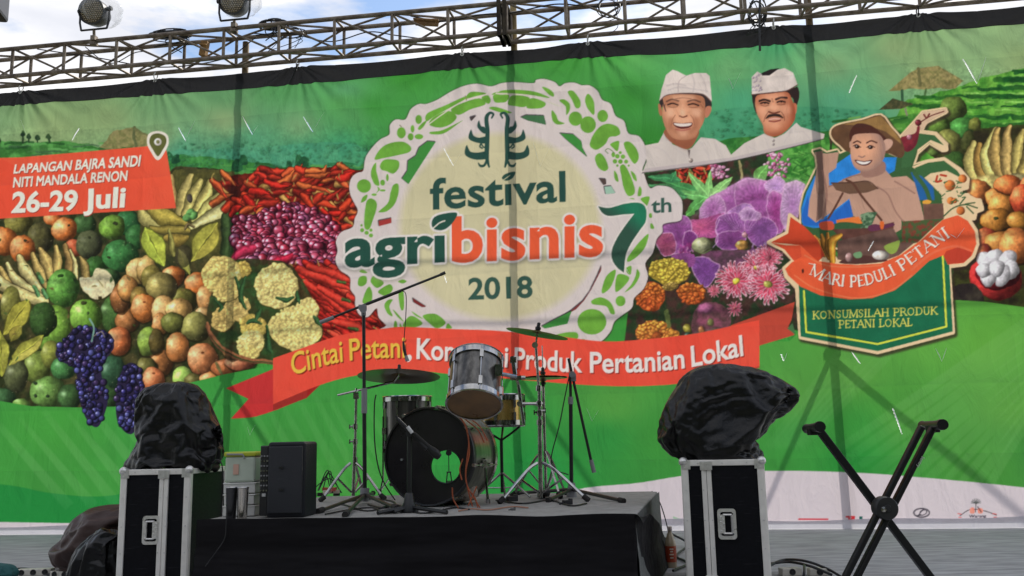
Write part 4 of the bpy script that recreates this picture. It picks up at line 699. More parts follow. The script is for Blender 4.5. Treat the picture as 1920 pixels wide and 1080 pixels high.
fill(c5([(305, 540), (390, 545), (480, 540), (465, 580), (390, 598), (330, 580)]), C(96, 44, 44), 1, True); fill(c5([(312, 546), (390, 548), (474, 546), (455, 568), (390, 576), (335, 566)]), C(222, 208, 204), 1, True); line(c5([(330, 600), (395, 612), (460, 596)]), 1.4, C(170, 96, 86)); line(c5([(365, 478), (395, 490), (430, 478)]), 1.3, C(110, 60, 46)); line(c5([(390, 380), (385, 440)]), 1.6, C(222, 168, 138), .6)
def light_on(pts, a, c=None): put(grow(cover([spline(c5(pts))]), 0, 2), C(238, 190, 164) if c is None else c, a)
for l, a in (([(300, 300), (400, 290), (500, 300), (480, 325), (320, 325)], .5), ([(245, 420), (300, 410), (310, 470), (260, 490)], .5), ([(480, 420), (560, 420), (550, 480), (500, 480)], .5), ([(370, 430), (405, 420), (415, 470), (375, 475)], .6), ([(340, 625), (400, 618), (450, 630), (400, 665)], .5), ([(320, 500), (400, 505), (470, 500), (460, 525), (330, 528)], .3)): light_on(l, a)
for l in ([(325, 470), (300, 510), (290, 560)], [(465, 470), (492, 510), (500, 560)], [(262, 392), (300, 400), (345, 392)], [(450, 394), (490, 402), (535, 394)], [(235, 370), (222, 400)], [(560, 372), (578, 400)], [(330, 318), (400, 312), (470, 318)]): line(c5(l), .8, C(126, 74, 56), .55)
for k in range(9): line(c5([(212+k*2, 350+k*6), (222+k*2, 390+k*6)]), .6, C(50, 44, 46), .6)
fill(c5([(445, 790), (460, 790), (455, 850)]), C(60, 50, 54)); ball(*c5([(468, 888)])[0], 4, 4, C(176, 160, 156)); line(c5([(440, 790), (455, 860)]), .7, C(130, 116, 116))
for l in ([(250, 200), (330, 180), (420, 200)], [(260, 240), (360, 215), (520, 235), (620, 250)], [(480, 100), (500, 170), (490, 250)], [(560, 100), (600, 180), (610, 260)]): line(c5(l), 1.6, C(184, 172, 174), .5)
for l in ([(120, 760), (220, 800), (300, 900)], [(560, 720), (620, 820), (640, 900)], [(700, 740), (760, 840)], [(240, 680), (330, 780), (440, 850)], [(1000, 760), (1080, 800)], [(1400, 600), (1330, 720)], [(1500, 620), (1560, 680)], [(1150, 680), (1190, 780)]): line(c5(l), 1.6, C(184, 174, 178), .3)
# second man
fill(c5([(1030, 280), (1060, 250), (1400, 220), (1445, 205), (1468, 270), (1455, 350), (1420, 400), (1380, 300), (1080, 320), (1075, 450), (1045, 390)]), C(46, 34, 34), 1, True); fill(c5([(1400, 370), (1440, 370), (1440, 440), (1410, 480)]), C(190, 110, 84), 1, True)
face(c5([(1060, 330), (1090, 285), (1200, 272), (1350, 258), (1400, 330), (1425, 420), (1420, 520), (1340, 620), (1240, 668), (1150, 640), (1130, 560), (1075, 450)]), c=C(190, 110, 80))
fill(c5([(1030, 283), (1028, 120), (1080, 68), (1130, 100), (1190, 104), (1240, 58), (1330, 38), (1410, 80), (1450, 190), (1350, 245), (1200, 262)]), nz_col(HAT, .06, NB)); fill(c5([(1118, 84), (1200, 48), (1285, 38), (1190, 106), (1125, 106)]), C(38, 32, 34)); line(c5([(1030, 282), (1200, 264), (1350, 246), (1450, 192)]), .9, C(96, 66, 62))
for k in range(26): ball(*c5([(RND.uniform(1035, 1120), RND.uniform(90, 260))])[0], 2, 2, C(186, 166, 190), alpha=.6)
for l, a in (([(1090, 345), (1190, 340), (1190, 380), (1100, 380)], .45), ([(1250, 340), (1340, 330), (1340, 370), (1260, 372)], .45), ([(1160, 480), (1230, 460), (1310, 480), (1300, 510), (1170, 510)], .5), ([(1170, 420), (1190, 450), (1250, 455), (1290, 430)], .4), ([(1075, 440), (1130, 560), (1150, 640), (1110, 560)], .35), ([(1150, 630), (1240, 668), (1340, 620), (1250, 640)], .45), ([(1380, 300), (1425, 420), (1420, 520), (1390, 500)], .3)): soft(l, C(96, 44, 32), a)
for l in ([(1100, 340), (1145, 328), (1195, 342)], [(1252, 325), (1300, 308), (1350, 312)]): line(c5(l), 2, C(50, 32, 30))
for l in ([(1110, 362), (1150, 352), (1185, 364)], [(1262, 352), (1300, 340), (1335, 350)]): line(c5(l), 1.3, C(40, 26, 26))
line(c5([(1160, 500), (1190, 478), (1235, 470), (1280, 474), (1315, 495)]), [1, 2.6, 2.4, 2.6, 1], C(50, 36, 34)); line(c5([(1190, 512), (1235, 502), (1285, 506)]), 1.5, C(214, 160, 150)); line(c5([(1190, 525), (1240, 530), (1290, 518)]), 1.4, C(140, 70, 62)); line(c5([(1185, 440), (1230, 452), (1285, 440)]), 1.3, C(96, 46, 36)); line(c5([(1230, 360), (1238, 420)]), 1.8, C(222, 150, 120), .6)
for l, a in (([(1160, 290), (1240, 278), (1330, 275), (1320, 305), (1180, 318)], .45), ([(1085, 400), (1140, 395), (1150, 450), (1100, 460)], .45), ([(1310, 390), (1380, 385), (1385, 450), (1320, 450)], .45), ([(1215, 380), (1250, 378), (1262, 430), (1215, 435)], .55), ([(1190, 560), (1250, 550), (1300, 560), (1250, 600)], .45)): light_on(l, a, C(232, 168, 140))
for l in ([(1175, 450), (1150, 490), (1140, 530)], [(1300, 440), (1325, 480), (1330, 520)], [(1115, 380), (1150, 388), (1185, 380)], [(1265, 372), (1300, 376), (1335, 368)], [(1215, 320), (1225, 350)]): line(c5(l), .8, C(104, 52, 40), .55)
for x, y in ((1150, 360), (1300, 348)): ball(*c5([(x, y)])[0], 1.5, 1.3, C(30, 20, 20), spec=0)
for y in (705, 740): ball(*c5([(1228, y)])[0], 2.4, 2.4, C(166, 154, 156))
line(c5([(20, 1003), (840, 893), (1380, 770), (1690, 690)]), 1, C(70, 60, 66), .7)

# ---- farmer emblem with ribbon and shield
c6 = lambda l: S4(l, 1420, 190, 4); c7 = lambda l: S4(l, 1420, 390, 3.725); CRM = C(222, 194, 158); FS = C(184, 146, 130); FSD = C(150, 114, 104)
hat = spline(c6([(552, 240), (572, 196), (640, 168), (790, 138), (925, 102), (1000, 190), (1075, 280), (1105, 380), (1075, 425), (1010, 400), (960, 390), (700, 385), (620, 330), (570, 285)]), True, 3)
body = c6([(415, 370), (470, 355), (520, 385), (600, 365), (618, 395), (720, 350), (950, 380), (1050, 420), (1160, 330), (1300, 300), (1400, 365), (1370, 290), (1230, 240), (1210, 215), (1150, 300), (1075, 330), (1080, 260), (1180, 150), (1240, 80), (1410, 55), (1420, 80), (1300, 140), (1260, 160), (1230, 225), (1340, 240), (1420, 320), (1420, 365), (1390, 370), (1290, 310), (1200, 390), (1170, 480), (1270, 450), (1400, 430), (1520, 510), (1580, 580), (1575, 650), (1530, 660), (1520, 700), (1580, 700), (1600, 735), (1670, 740), (1690, 810), (1640, 830), (1630, 880), (1400, 880), (1250, 1000), (1040, 1100), (600, 1100), (330, 960), (325, 800), (350, 690), (400, 590), (450, 490), (440, 410)])
rib_out = c7([(225, 45), (340, 135), (440, 230), (560, 370), (700, 390), (860, 380), (1000, 320), (1150, 210), (1290, 75), (1400, 40), (1480, 80), (1530, 160), (1540, 250), (1510, 340), (1450, 395), (1340, 410), (1370, 870), (840, 1010), (300, 905), (275, 560), (200, 480), (185, 420), (250, 365), (180, 290), (75, 240), (210, 170)])
for mm in (cover([hat]), cover([body]), cover([rib_out])):
    g = grow(mm, 5, 1); put((g[0]+3, g[1]+4, g[2]), C(50, 36, 34), .75)
for mm in (cover([hat]), cover([body]), cover([rib_out])): put(grow(mm, 3.2), CRM)
fill(body, C(56, 92, 56))
for l in (c6([(1240, 80), (1410, 55), (1425, 80), (1300, 140), (1220, 235), (1130, 300), (1078, 260), (1180, 150)]),): fill(l, C(206, 176, 150))
fill(c6([(1215, 215), (1340, 235), (1425, 320), (1425, 370), (1390, 372), (1290, 308), (1200, 390), (1170, 485), (1165, 488), (1200, 380)]), CRM); fill(c6([(1160, 490), (1270, 445), (1400, 428), (1520, 505), (1590, 590), (1585, 655), (1530, 665), (1530, 700), (1590, 700), (1680, 745), (1695, 815), (1640, 835), (1635, 885), (1400, 880), (1380, 700), (1270, 590), (1200, 520)]), CRM)
fill(c6([(1180, 500), (1280, 460), (1400, 445), (1500, 520), (1540, 580), (1420, 520), (1300, 540), (1230, 590)]), C(60, 100, 62)); fill(c6([(1215, 240), (1330, 255), (1400, 330), (1300, 290), (1190, 370), (1150, 490), (1080, 500), (1090, 380), (1170, 290)]), C(60, 100, 62))
mottled(c6([(1080, 270), (1180, 240), (1200, 190), (1220, 200), (1190, 330), (1120, 380), (1080, 320)]), C(130, 44, 56), C(100, 34, 46), 1); ball(*c6([(1140, 268)])[0], 5, 5, C(186, 120, 140)); ball(*c6([(1207, 160)])[0], 6, 6, C(120, 40, 54)); line(c6([(1210, 165), (1300, 110), (1400, 75)]), 1, C(96, 40, 40)); line(c6([(1250, 100), (1270, 125), (1290, 95)]), 1.6, C(110, 44, 44))
# blue ground
fill(c6([(332, 900), (330, 800), (370, 680), (430, 560), (520, 520), (700, 395), (960, 420), (1045, 420), (1030, 520), (960, 560), (720, 800), (600, 940), (420, 950), (345, 930)]), nz_col(C(44, 128, 212), .05)); fill(c6([(332, 860), (345, 930), (600, 940), (720, 860), (690, 740), (560, 850), (480, 900), (400, 880), (380, 700)]), C(40, 100, 190)); fill(c6([(1150, 530), (1230, 560), (1320, 640), (1330, 740), (1210, 740), (1190, 640)]), C(40, 96, 160)); line(c6([(1180, 540), (1260, 650), (1300, 760)]), 4, C(60, 96, 60))
# body, arm, head
fill(c6([(640, 590), (760, 540), (930, 480), (1010, 570), (1120, 560), (1180, 610), (1230, 790), (1255, 900), (1220, 945), (1150, 930), (1080, 880), (1080, 960), (1010, 1000), (720, 860), (690, 730), (560, 830), (440, 910), (380, 860), (390, 740), (430, 600), (450, 470), (430, 380), (520, 392), (612, 380), (590, 500), (535, 540), (540, 640)]), nz_col(FS, .05, NA)); fill(c6([(440, 380), (490, 370), (500, 640), (490, 860), (440, 905), (460, 640)]), C(124, 96, 88)); line(c6([(490, 520), (520, 700), (490, 880)]), 2, FSD)
for l in ([(900, 640), (980, 700), (1040, 830), (1120, 920), (1210, 950)], [(1030, 600), (1100, 640), (1180, 690)], [(640, 590), (720, 560), (800, 545)], [(535, 640), (640, 600)]): line(c6(l), 1.4, FSD)
fill(c6([(780, 500), (940, 450), (960, 520), (900, 560), (800, 570)]), FSD, 1, True)
fill(hat, nz_col(C(96, 68, 50), .08)); fill(c6([(640, 172), (800, 140), (925, 106), (1000, 192), (1072, 285), (1080, 320), (960, 225), (840, 185), (720, 178)]), nz_col(C(140, 108, 66), .08))
fill(c6([(690, 250), (740, 170), (850, 180), (940, 250), (970, 290), (960, 350), (930, 300), (880, 250), (740, 250), (715, 330)]), C(74, 42, 36), 1, True)
fill(c6([(945, 300), (985, 282), (1015, 300), (1005, 340), (960, 370)]), C(196, 156, 140), 1, True); fill(c6([(690, 310), (708, 300), (712, 350), (695, 350)]), FS, 1, True)
face(c6([(705, 290), (730, 250), (820, 240), (905, 245), (945, 290), (962, 370), (935, 455), (870, 508), (800, 526), (735, 500), (703, 430), (698, 350)]), c=C(180, 140, 126))
for l, r in (([(720, 312), (750, 298), (775, 310)], 1.2), ([(820, 312), (855, 296), (895, 310)], 1.2)): line(c6(l), r, C(70, 40, 36))
for x, y in ((748, 340), (848, 345)): ball(*c6([(x, y)])[0], 4.6, 3.6, C(50, 30, 28), spec=0); ball(*c6([(x-4, y-4)])[0], 1, 1, C(220, 210, 210), spec=0)
line(c6([(720, 335), (745, 325), (775, 345)]), .8, C(60, 36, 34)); line(c6([(822, 345), (848, 330), (880, 345)]), .8, C(60, 36, 34)); line(c6([(760, 410), (785, 420), (805, 410)]), 1.3, FSD)
fill(c6([(732, 438), (800, 448), (862, 440), (835, 475), (790, 482), (752, 468)]), C(74, 34, 40), 1, True); fill(c6([(745, 446), (800, 454), (850, 448), (825, 468), (790, 473), (760, 464)]), C(226, 216, 216), 1, True)
# pan, baskets, vegetables
fill(c6([(555, 612), (640, 605), (830, 600), (905, 655), (820, 685), (690, 695), (590, 665)]), C(104, 78, 64)); line(c6([(555, 612), (700, 610), (830, 600), (905, 655)]), 1, C(80, 56, 48)); line(c6([(670, 590), (720, 620), (790, 720), (930, 890)]), 2.2, C(92, 60, 50)); line(c6([(640, 690), (580, 800), (530, 880)]), 2, C(92, 60, 50))
fill(c6([(590, 890), (700, 870), (760, 865), (790, 915), (600, 930)]), C(222, 120, 60)); fill(c6([(770, 850), (830, 830), (900, 830), (870, 900), (840, 970), (760, 980), (790, 910)]), nz_col(C(120, 150, 120), 0, NC, C(60, 90, 66))); fill(c6([(560, 930), (640, 905), (760, 920), (750, 960), (560, 965)]), C(56, 90, 60), 1, True); fill(c6([(470, 910), (560, 900), (570, 960), (480, 960)]), C(196, 84, 56), 1, True)
fill(c6([(560, 960), (830, 950), (1025, 905), (1020, 985), (880, 1040), (640, 1040)]), nz_col(C(96, 62, 56), .1)); fill(c6([(830, 940), (880, 920), (940, 930), (1010, 910), (1020, 935), (860, 975)]), C(96, 50, 76), 1, True); fill(c6([(920, 905), (950, 905), (945, 955), (925, 955)]), C(214, 104, 50), 1, True)
fill(c6([(1240, 770), (1395, 765), (1400, 880), (1250, 890)]), nz_col(C(110, 80, 70), .1)); fill(c6([(1240, 750), (1270, 738), (1305, 750), (1290, 768), (1245, 768)]), C(226, 160, 66), 1, True); fill(c6([(1090, 900), (1250, 890), (1380, 890), (1200, 1060), (1080, 1080)]), nz_col(C(120, 62, 50), 0, NC, C(70, 90, 56)))
for x, y, r in ((1445, 630, 10), (1540, 580, 8), (1450, 745, 7), (1480, 745, 5), (1525, 820, 8)): ball(*c6([(x, y)])[0], r, r, C(222, 124, 66), spec=.05, edge=.7)
for k in range(26):
    x, y = c6([(RND.uniform(1330, 1560), RND.uniform(560, 760))])[0]; line([(x, y), (x+RND.uniform(-6, 8), y+RND.uniform(-3, 5))], 1, C(50, 96, 60), .9)
for l in ([(1400, 860), (1470, 800), (1560, 775), (1650, 800)], [(1520, 770), (1560, 720)], [(1560, 770), (1630, 760)], [(1570, 790), (1620, 840)]): line(c6(l), 1.3, C(60, 90, 60))
for l in ([(1340, 600), (1350, 560)], [(1350, 605), (1380, 595)], [(1375, 552), (1415, 560)]): line(c6(l), 2, C(*RND.choice([(176, 60, 40), (60, 50, 50)])))
# shield
fill(c7([(285, 500), (290, 560), (302, 897), (840, 1000), (1365, 862), (1340, 390), (1300, 300), (1200, 320), (800, 560)]), nz_col(C(30, 104, 74), .06, NA)); line(c7([(325, 580), (342, 866), (840, 950), (1320, 828), (1295, 330)]), 1.8, C(206, 214, 76), 1, False); line(c7([(335, 580), (350, 858), (840, 940), (1310, 820), (1290, 400)]), .6, C(30, 70, 50), .5, False)
fill(c7([(560, 360), (560, 230), (950, 140), (1000, 240), (1100, 240), (990, 330), (860, 378), (700, 388)]), nz_col(C(104, 78, 72), .1), 1); fill(c7([(570, 380), (700, 330), (860, 350), (900, 372), (700, 392)]), C(80, 52, 50), 1, True)
for l in ([(400, 200), (430, 250), (470, 330)], [(450, 190), (470, 260), (500, 350)], [(490, 180), (495, 280), (530, 370)]): stroke(c7(l), [3, 7, 4], C(176, 120, 52))
stroke(c7([(580, 190), (520, 240), (525, 370)]), [4, 9, 6], C(212, 150, 60)); ball(*c7([(862, 330)])[0], 16, 9, C(212, 204, 200)); ball(*c7([(640, 345)])[0], 7, 9, C(190, 150, 150)); fill(c7([(885, 270), (960, 235), (995, 230), (975, 300), (930, 320)]), C(140, 164, 76), 1, True); fill(c7([(670, 320), (720, 305), (730, 340), (690, 350)]), C(110, 150, 110), 1, True)
# ribbon of the emblem
RC1, RC2 = C(226, 92, 58), C(196, 66, 46)
fill(c7([(232, 62), (330, 130), (420, 220), (470, 330), (420, 380), (300, 260), (200, 250), (95, 240), (215, 178)]), nz_col(C(186, 66, 42), .08, NA)); fill(c7([(95, 242), (205, 260), (300, 260), (330, 330), (280, 380), (250, 365), (190, 290)]), C(204, 76, 50))
fill(c7([(300, 262), (420, 370), (560, 390), (700, 398), (860, 388), (1000, 328), (1150, 220), (1295, 82), (1400, 50), (1470, 90), (1520, 165), (1530, 250), (1500, 330), (1440, 385), (1330, 395), (1300, 330), (1200, 370), (1080, 480), (960, 575), (800, 630), (640, 638), (440, 610), (300, 548), (215, 470), (195, 425), (240, 380), (310, 340)]), nz_col(RC1, .07, NA))
fill(c7([(1320, 300), (1400, 275), (1500, 300), (1490, 340), (1440, 382), (1330, 392), (1300, 335)]), C(176, 60, 46), .9); line(c7([(1080, 430), (1200, 330), (1310, 280), (1400, 268), (1495, 300)]), 2, C(236, 110, 80), .8); line(c7([(260, 470), (400, 560), (640, 625), (800, 618), (960, 562), (1080, 470)]), 1.2, C(238, 130, 90), .7); line(c7([(330, 330), (480, 400), (700, 412), (870, 400)]), 1.2, C(238, 130, 90), .7); ball(*c7([(318, 440)])[0], 2, 4, C(60, 30, 26), spec=0)
rb = basecurve(c7([(370, 462), (480, 520), (600, 545), (720, 545), (860, 510), (1000, 445), (1120, 360), (1250, 265), (1350, 195)])); xa, xb = c7([(362, 0)])[0][0], c7([(1352, 0)])[0][0]
def rplace(u, v):
    x = xa+(xb-xa)*u; y = rb(x); d = (rb(x+3)-rb(x-3))/6; n = 1/math.hypot(1, d); h = 20+1*u; return (x+d*n*h*v, y-n*h*v)
serif_text('MARI PEDULI PETANI', lambda u, v: tuple(np.array(rplace(u, v))+(1, 1)), C(140, 44, 34)); serif_text('MARI PEDULI PETANI', rplace, C(240, 226, 216), 1.05)
def qplace(a, b, c, d): return lambda u, v: (a[0]*(1-u)*(1-v)+b[0]*u*(1-v)+c[0]*u*v+d[0]*(1-u)*v, a[1]*(1-u)*(1-v)+b[1]*u*(1-v)+c[1]*u*v+d[1]*(1-u)*v)
serif_text('KONSUMSILAH PRODUK', qplace((1523, 598), (1758, 589), (1758, 575), (1523, 584)), C(214, 206, 96), .95); serif_text('PETANI LOKAL', qplace((1572, 615), (1711, 611), (1711, 597), (1572, 601)), C(214, 206, 96), .95)
# ---- marks along the foot of the banner
line([(1498, 973.5), (1552, 973.5)], 1.4, C(190, 40, 56), 1, False)
for x in (1587, 1596): line([(x, 969), (x+5, 969), (x+5, 975)], 1.5, C(190, 40, 50), 1, False); 
line([(1594, 975), (1602, 969)], 1.4, C(190, 40, 50), 1, False); fill([(1611, 968), (1617, 968), (1617, 975), (1611, 975)], C(30, 90, 86))
t = np.linspace(0, 2*np.pi, 30); line(list(zip(1728+15*np.cos(t), 961.5+8.5*np.sin(t))), .8, C(40, 36, 48), 1, False); line(list(zip(1728+13*np.cos(t), 961.5+7*np.sin(t))), .35, C(60, 56, 70), .8, False); line([(1722, 966), (1730, 957), (1737, 957), (1736, 963), (1728, 966), (1725, 960), (1733, 954)], .7, C(50, 46, 58)); line([(1717, 967), (1726, 966)], .8, C(40, 40, 50))
for k in range(9): line([(1830, 944), (1830+9*math.cos(k*math.pi/8+math.pi), 944-8*math.sin(k*math.pi/8)-1)], .6, C(70, 76, 76), .9, False); 
line([(1830, 944), (1829, 960)], .8, C(70, 70, 70), .9, False); line([(1800, 967), (1815, 957), (1830, 955), (1850, 959), (1868, 966)], .7, C(60, 50, 56)); mottled([(1819, 953), (1826, 952), (1827, 962), (1819, 962)], C(220, 130, 116), C(226, 150, 136)); mottled([(1834, 953), (1842, 954), (1842, 962), (1834, 962)], C(220, 130, 116), C(226, 150, 136)); line([(1833, 950), (1840, 960)], .8, C(50, 44, 50), 1, False)
for x in (1799, 1865): line([(x-3, 963), (x+3, 964)], .9, C(206, 90, 90)); line([(x-1, 970), (x+3, 970)], .9, C(206, 90, 90))
put(text_mask('Warung', quad=[(1817, 971), (1849, 970), (1849, 964), (1817, 965)], bold=.02, base=(0, CAP)), C(60, 56, 70))
fill([(1262, 968), (1278, 974), (1278, 976), (1262, 972)], C(110, 170, 120), .6)
# ------------------------------------------------------------------ ground and stage floor
m_ground = mat('worn grass', (.075, .085, .04), .95, noise=.35, nscale=1.2)
bm = B(); box(bm, (0, 400, -1.25), (2400, 2400, .3)); tag(obj('ground', bm, m_ground), kind='structure')
m_floor = mat('grey stage carpet', (.40, .40, .405), .95, noise=.34, nscale=7, bump=.6, bscale=60, spec=.15, detail=12, stretch=(.5, 2.2, 1))
bm = B(); box(bm, (0, 7.1, -.2), (26, 7.4, .4)); box(bm, (0, 7.1, -.75), (25.8, 7.2, .7)); tag(obj('stage_floor', bm, m_floor), kind='structure')

# ------------------------------------------------------------------ the banner
def uz(px, py, off=0.0):
    p = on_banner(px, py, off); return (p-BO-BN*off).dot(BD), p.z
EYE = [(-90, 182), (40, 166), (292, 147), (558, 125), (867, 103), (1102, 80), (1450, 48), (1720, 22), (1990, 0)]
EYE_UZ = [uz(*e) for e in EYE]
HEM = np.array([uz(x, y) for x, y in [(-160, 213), (0, 200), (190, 186), (420, 170), (640, 152), (850, 131), (1060, 112), (1280, 100), (1440, 86), (1700, 62), (1920, 45), (2080, 30)]])
U0, U1 = uz(-160, 600)[0], uz(2080, 600)[0]
def ripple(u, z):
    """how far the hanging cloth swells towards the viewer at banner coordinates (numpy arrays)"""
    h =   .016*np.sin(u*1.9+.6+.5*np.sin(z*1.1))*np.clip((BH-z)*.8, 0, 1) + .006*np.sin(u*4.3+z*.9)
    for eu, ez in EYE_UZ:                                    # strain folds fanning out below each eyelet
        du, dz = u-eu, np.maximum(.02, BH+.03-z); r = np.hypot(du, dz); a = np.arctan2(du, dz)
        h = h + .021*np.sin(a*11+eu*3)*np.exp(-r/.55)*np.clip(r*5, 0, 1) +   .010*np.sin(a*23+eu)*np.exp(-r/.8)
    for k, fu in enumerate(np.arange(U0+.45, U1, 1.04)):     # creases left from folding
        h = h + .0065*(1 if k % 2 else -1)*np.exp(-np.abs(u-fu)/.035)
    for k, fz in enumerate((.62, 1.22, 1.82, 2.42, 3.02, 3.62, 4.2)):
        h = h + .0060*(1 if k % 2 else -1)*np.exp(-np.abs(z-fz-.01*np.sin(u*2))/.03)
    h = h + .013*np.sin((u*.8+z)*6.5)*np.clip(1-z/1.6, 0, 1)*(.5+.5*np.sin(u*1.3)) + .011*np.sin((u*.9-z*1.3)*5.1+1)*np.clip(1-z/1.9, 0, 1)*(.5+.5*np.sin(u*.9+2))
    return h
def srgb2lin(c): return np.where(c <= .04045, c/12.92, ((c+.055)/1.055)**2.4)
fest = thing('festival_banner', 'huge green printed festival banner of fruit and flowers hung across the back of the stage', 'banner', bpt(0, 0))
# wind slits cut in the cloth: each a pair of curled lips that let the daylight through
SLITS = [((148, 240), (135, 263), None, 1), ((335, 240), (349, 265), (366, 226), 1), ((455, 218), (473, 252), (484, 236), 1.4), ((570, 220), (587, 248), (608, 211), 1.1), ((832, 278), (850, 311), (862, 290), 1), ((1000, 268), (1013, 312), (1034, 270), .5), ((833, 516), (837, 530), (842, 522), 1), ((1366, 146), (1374, 167), (1388, 137), .6), ((1607, 140), (1592, 174), None, 1.1),
         ((1806, 110), (1832, 157), (1849, 106), 1.5), ((1638, 452), (1627, 471), None, 1), ((1465, 664), (1470, 677), (1476, 661), 1.4), ((1596, 660), (1612, 682), None, 1.8), ((1753, 653), (1765, 678), (1774, 652), .6), ((1673, 766), (1690, 814), None, 1.4), ((1780, 440), (1792, 448), (1807, 428), .5), ((40, 225), (48, 252), None, .6), ((1172, 500), (1180, 514), None, .6), ((700, 660), (706, 676), None, .5), ((1100, 765), (1110, 790), (1122, 770), .6), ((466, 800), (470, 816), (480, 797), .7)]
def banner_mesh(name, us, zs_of, off, colour, mats, parent):
    """grid of cloth: columns us, rows zs_of(u) -> heights (rows, cols)"""
    Z = zs_of(us); R, K = Z.shape; Uu = np.broadcast_to(us, (R, K)); h = ripple(Uu, Z)+off
    P = np.stack([BD.x*Uu+BN.x*h, BD.y*Uu+BN.y*h, Z], -1).reshape(-1, 3)
    idx = np.arange(R*K).reshape(R, K); F = np.stack([idx[:-1, :-1], idx[:-1, 1:], idx[1:, 1:], idx[1:, :-1]], -1).reshape(-1, 4)
    if colour is not None:                                   # slits cut right through the cloth
        uc = Uu[:-1, :-1].ravel()+(us[1]-us[0])/2; zc = ((Z[:-1, :-1]+Z[1:, 1:])/2).ravel(); keep = np.ones(len(F), bool)
        for a, b, c, ww in SLITS:
            if ww < .8: continue
            (u0, z0), (u1, z1) = uz(*a), uz(*b); d2 = (u1-u0)**2+(z1-z0)**2; t = ((uc-u0)*(u1-u0)+(zc-z0)*(z1-z0))/d2
            dist = np.hypot(uc-u0-t*(u1-u0), zc-z0-t*(z1-z0)); keep &= ~((t > 0) & (t < 1) & (dist < .0022*ww*np.sin(np.pi*np.clip(.12+.8*t, 0, 1))+.002))
        F = F[keep]
    me = bpy.data.meshes.new(name); me.vertices.add(len(P)); me.vertices.foreach_set('co', P.astype(np.float32).ravel())
    me.loops.add(F.size); me.loops.foreach_set('vertex_index', F.astype(np.int32).ravel()); me.polygons.add(len(F))
    me.polygons.foreach_set('loop_start', np.arange(0, F.size, 4, dtype=np.int32))
    me.update(calc_edges=True); me.polygons.foreach_set('use_smooth', np.ones(len(F), bool))
    if colour is not None:
        W = P+np.array(BO); Q = (W-np.array(CAM))@np.array(RC); px = 960+FPX*Q[:, 0]/-Q[:, 2]+OX-.5; py = 540-FPX*Q[:, 1]/-Q[:, 2]-.5
        px = np.clip(px, 0, CW-1.01); py = np.clip(py, 0, CH-1.01); xi, yi = px.astype(int), py.astype(int); fx, fy = (px-xi)[:, None], (py-yi)[:, None]
        c = (colour[yi, xi]*(1-fx)+colour[yi, xi+1]*fx)*(1-fy)+(colour[yi+1, xi]*(1-fx)+colour[yi+1, xi+1]*fx)*fy
        at = me.color_attributes.new('ink', 'FLOAT_COLOR', 'POINT'); at.data.foreach_set('color', np.concatenate([c, np.ones((len(c), 1))], 1).astype(np.float32).ravel())
    me.materials.append(mats); o = bpy.data.objects.new(name, me); COL.objects.link(o); o.parent = parent; return o
def vinyl(name, attr=None, col=(.02, .02, .022), trans=.42, rough=.55):
    m = bpy.data.materials.new(name); m.use_nodes = True; nt = m.node_tree; n = nt.nodes; l = nt.links; p = n['Principled BSDF']; o = n['Material Output']
    tr = n.new('ShaderNodeBsdfTranslucent'); mix = n.new('ShaderNodeMixShader'); mix.inputs[0].default_value = trans
    if attr:
        a = n.new('ShaderNodeAttribute'); a.attribute_name = attr; l.new(a.outputs['Color'], p.inputs['Base Color'])
        # light that has come through the weave has passed the ink as well: slightly purer tone
        l.new(a.outputs['Color'], tr.inputs['Color'])
    else:
        p.inputs['Base Color'].default_value = (*col, 1); tr.inputs['Color'].default_value = (*col, 1)
    p.inputs['Roughness'].default_value = rough; p.inputs['Specular IOR Level'].default_value = .22
    tc = n.new('ShaderNodeTexCoord'); mp = n.new('ShaderNodeMapping'); mp.inputs['Scale'].default_value = (1, 1, .55)
    nz = n.new('ShaderNodeTexNoise'); nz.inputs['Scale'].default_value = 4.5; nz.inputs['Detail'].default_value = 5; nz.inputs['Distortion'].default_value = .8
    b = n.new('ShaderNodeBump'); b.inputs['Strength'].default_value = .7; b.inputs['Distance'].default_value = .05
    l.new(tc.outputs['Object'], mp.inputs[0]); l.new(mp.outputs[0], nz.inputs['Vector']); l.new(nz.outputs['Fac'], b.inputs['Height']); l.new(b.outputs[0], p.inputs['Normal']); l.new(b.outputs[0], tr.inputs['Normal'])
    l.new(p.outputs[0], mix.inputs[1]); l.new(tr.outputs[0], mix.inputs[2]); l.new(mix.outputs[0], o.inputs[0]); return m
m_vinyl = vinyl('printed vinyl', 'ink', trans=.36)
INKS = np.clip(srgb2lin(np.clip(CV, 0, 1))*np.array((1.20, 1.16, 1.09)), 0, .86).astype(np.float32)
us = np.linspace(U0, U1, 1640)
cloth = banner_mesh('printed_cloth', us, lambda u: np.linspace(0.012, 1, 720)[:, None]*(np.interp(u, HEM[:, 0], HEM[:, 1])[None]+.01), 0, INKS, m_vinyl, fest)
del INKS, CV
m_hem = vinyl('black vinyl hem', None, (.024, .024, .026), .35, .45)
def hemz(u):
    lo = np.interp(u, HEM[:, 0], HEM[:, 1]); eu = np.array([e[0] for e in EYE_UZ]); i = np.clip(np.searchsorted(eu, u)-1, 0, len(eu)-2); t = np.clip((u-eu[i])/(eu[i+1]-eu[i]), 0, 1)
    top = BH-.012-.022*np.sin(t*np.pi)
    return np.linspace(0, 1, 46)[:, None]*(top-lo)[None]+lo[None]
banner_mesh('top_hem', np.linspace(U0, U1, 700), hemz, .004, None, m_hem, fest)
m_white = mat('white rope', (.75, .75, .73), .8); m_slit = vinyl('white flap', None, (.9, .92, .9), .6, .4)
def loc(v): return v-BO
bm0 = B(); tube(bm0, [(0, 0, -.012), (0, 0, .012)], .016, 12); proto = None
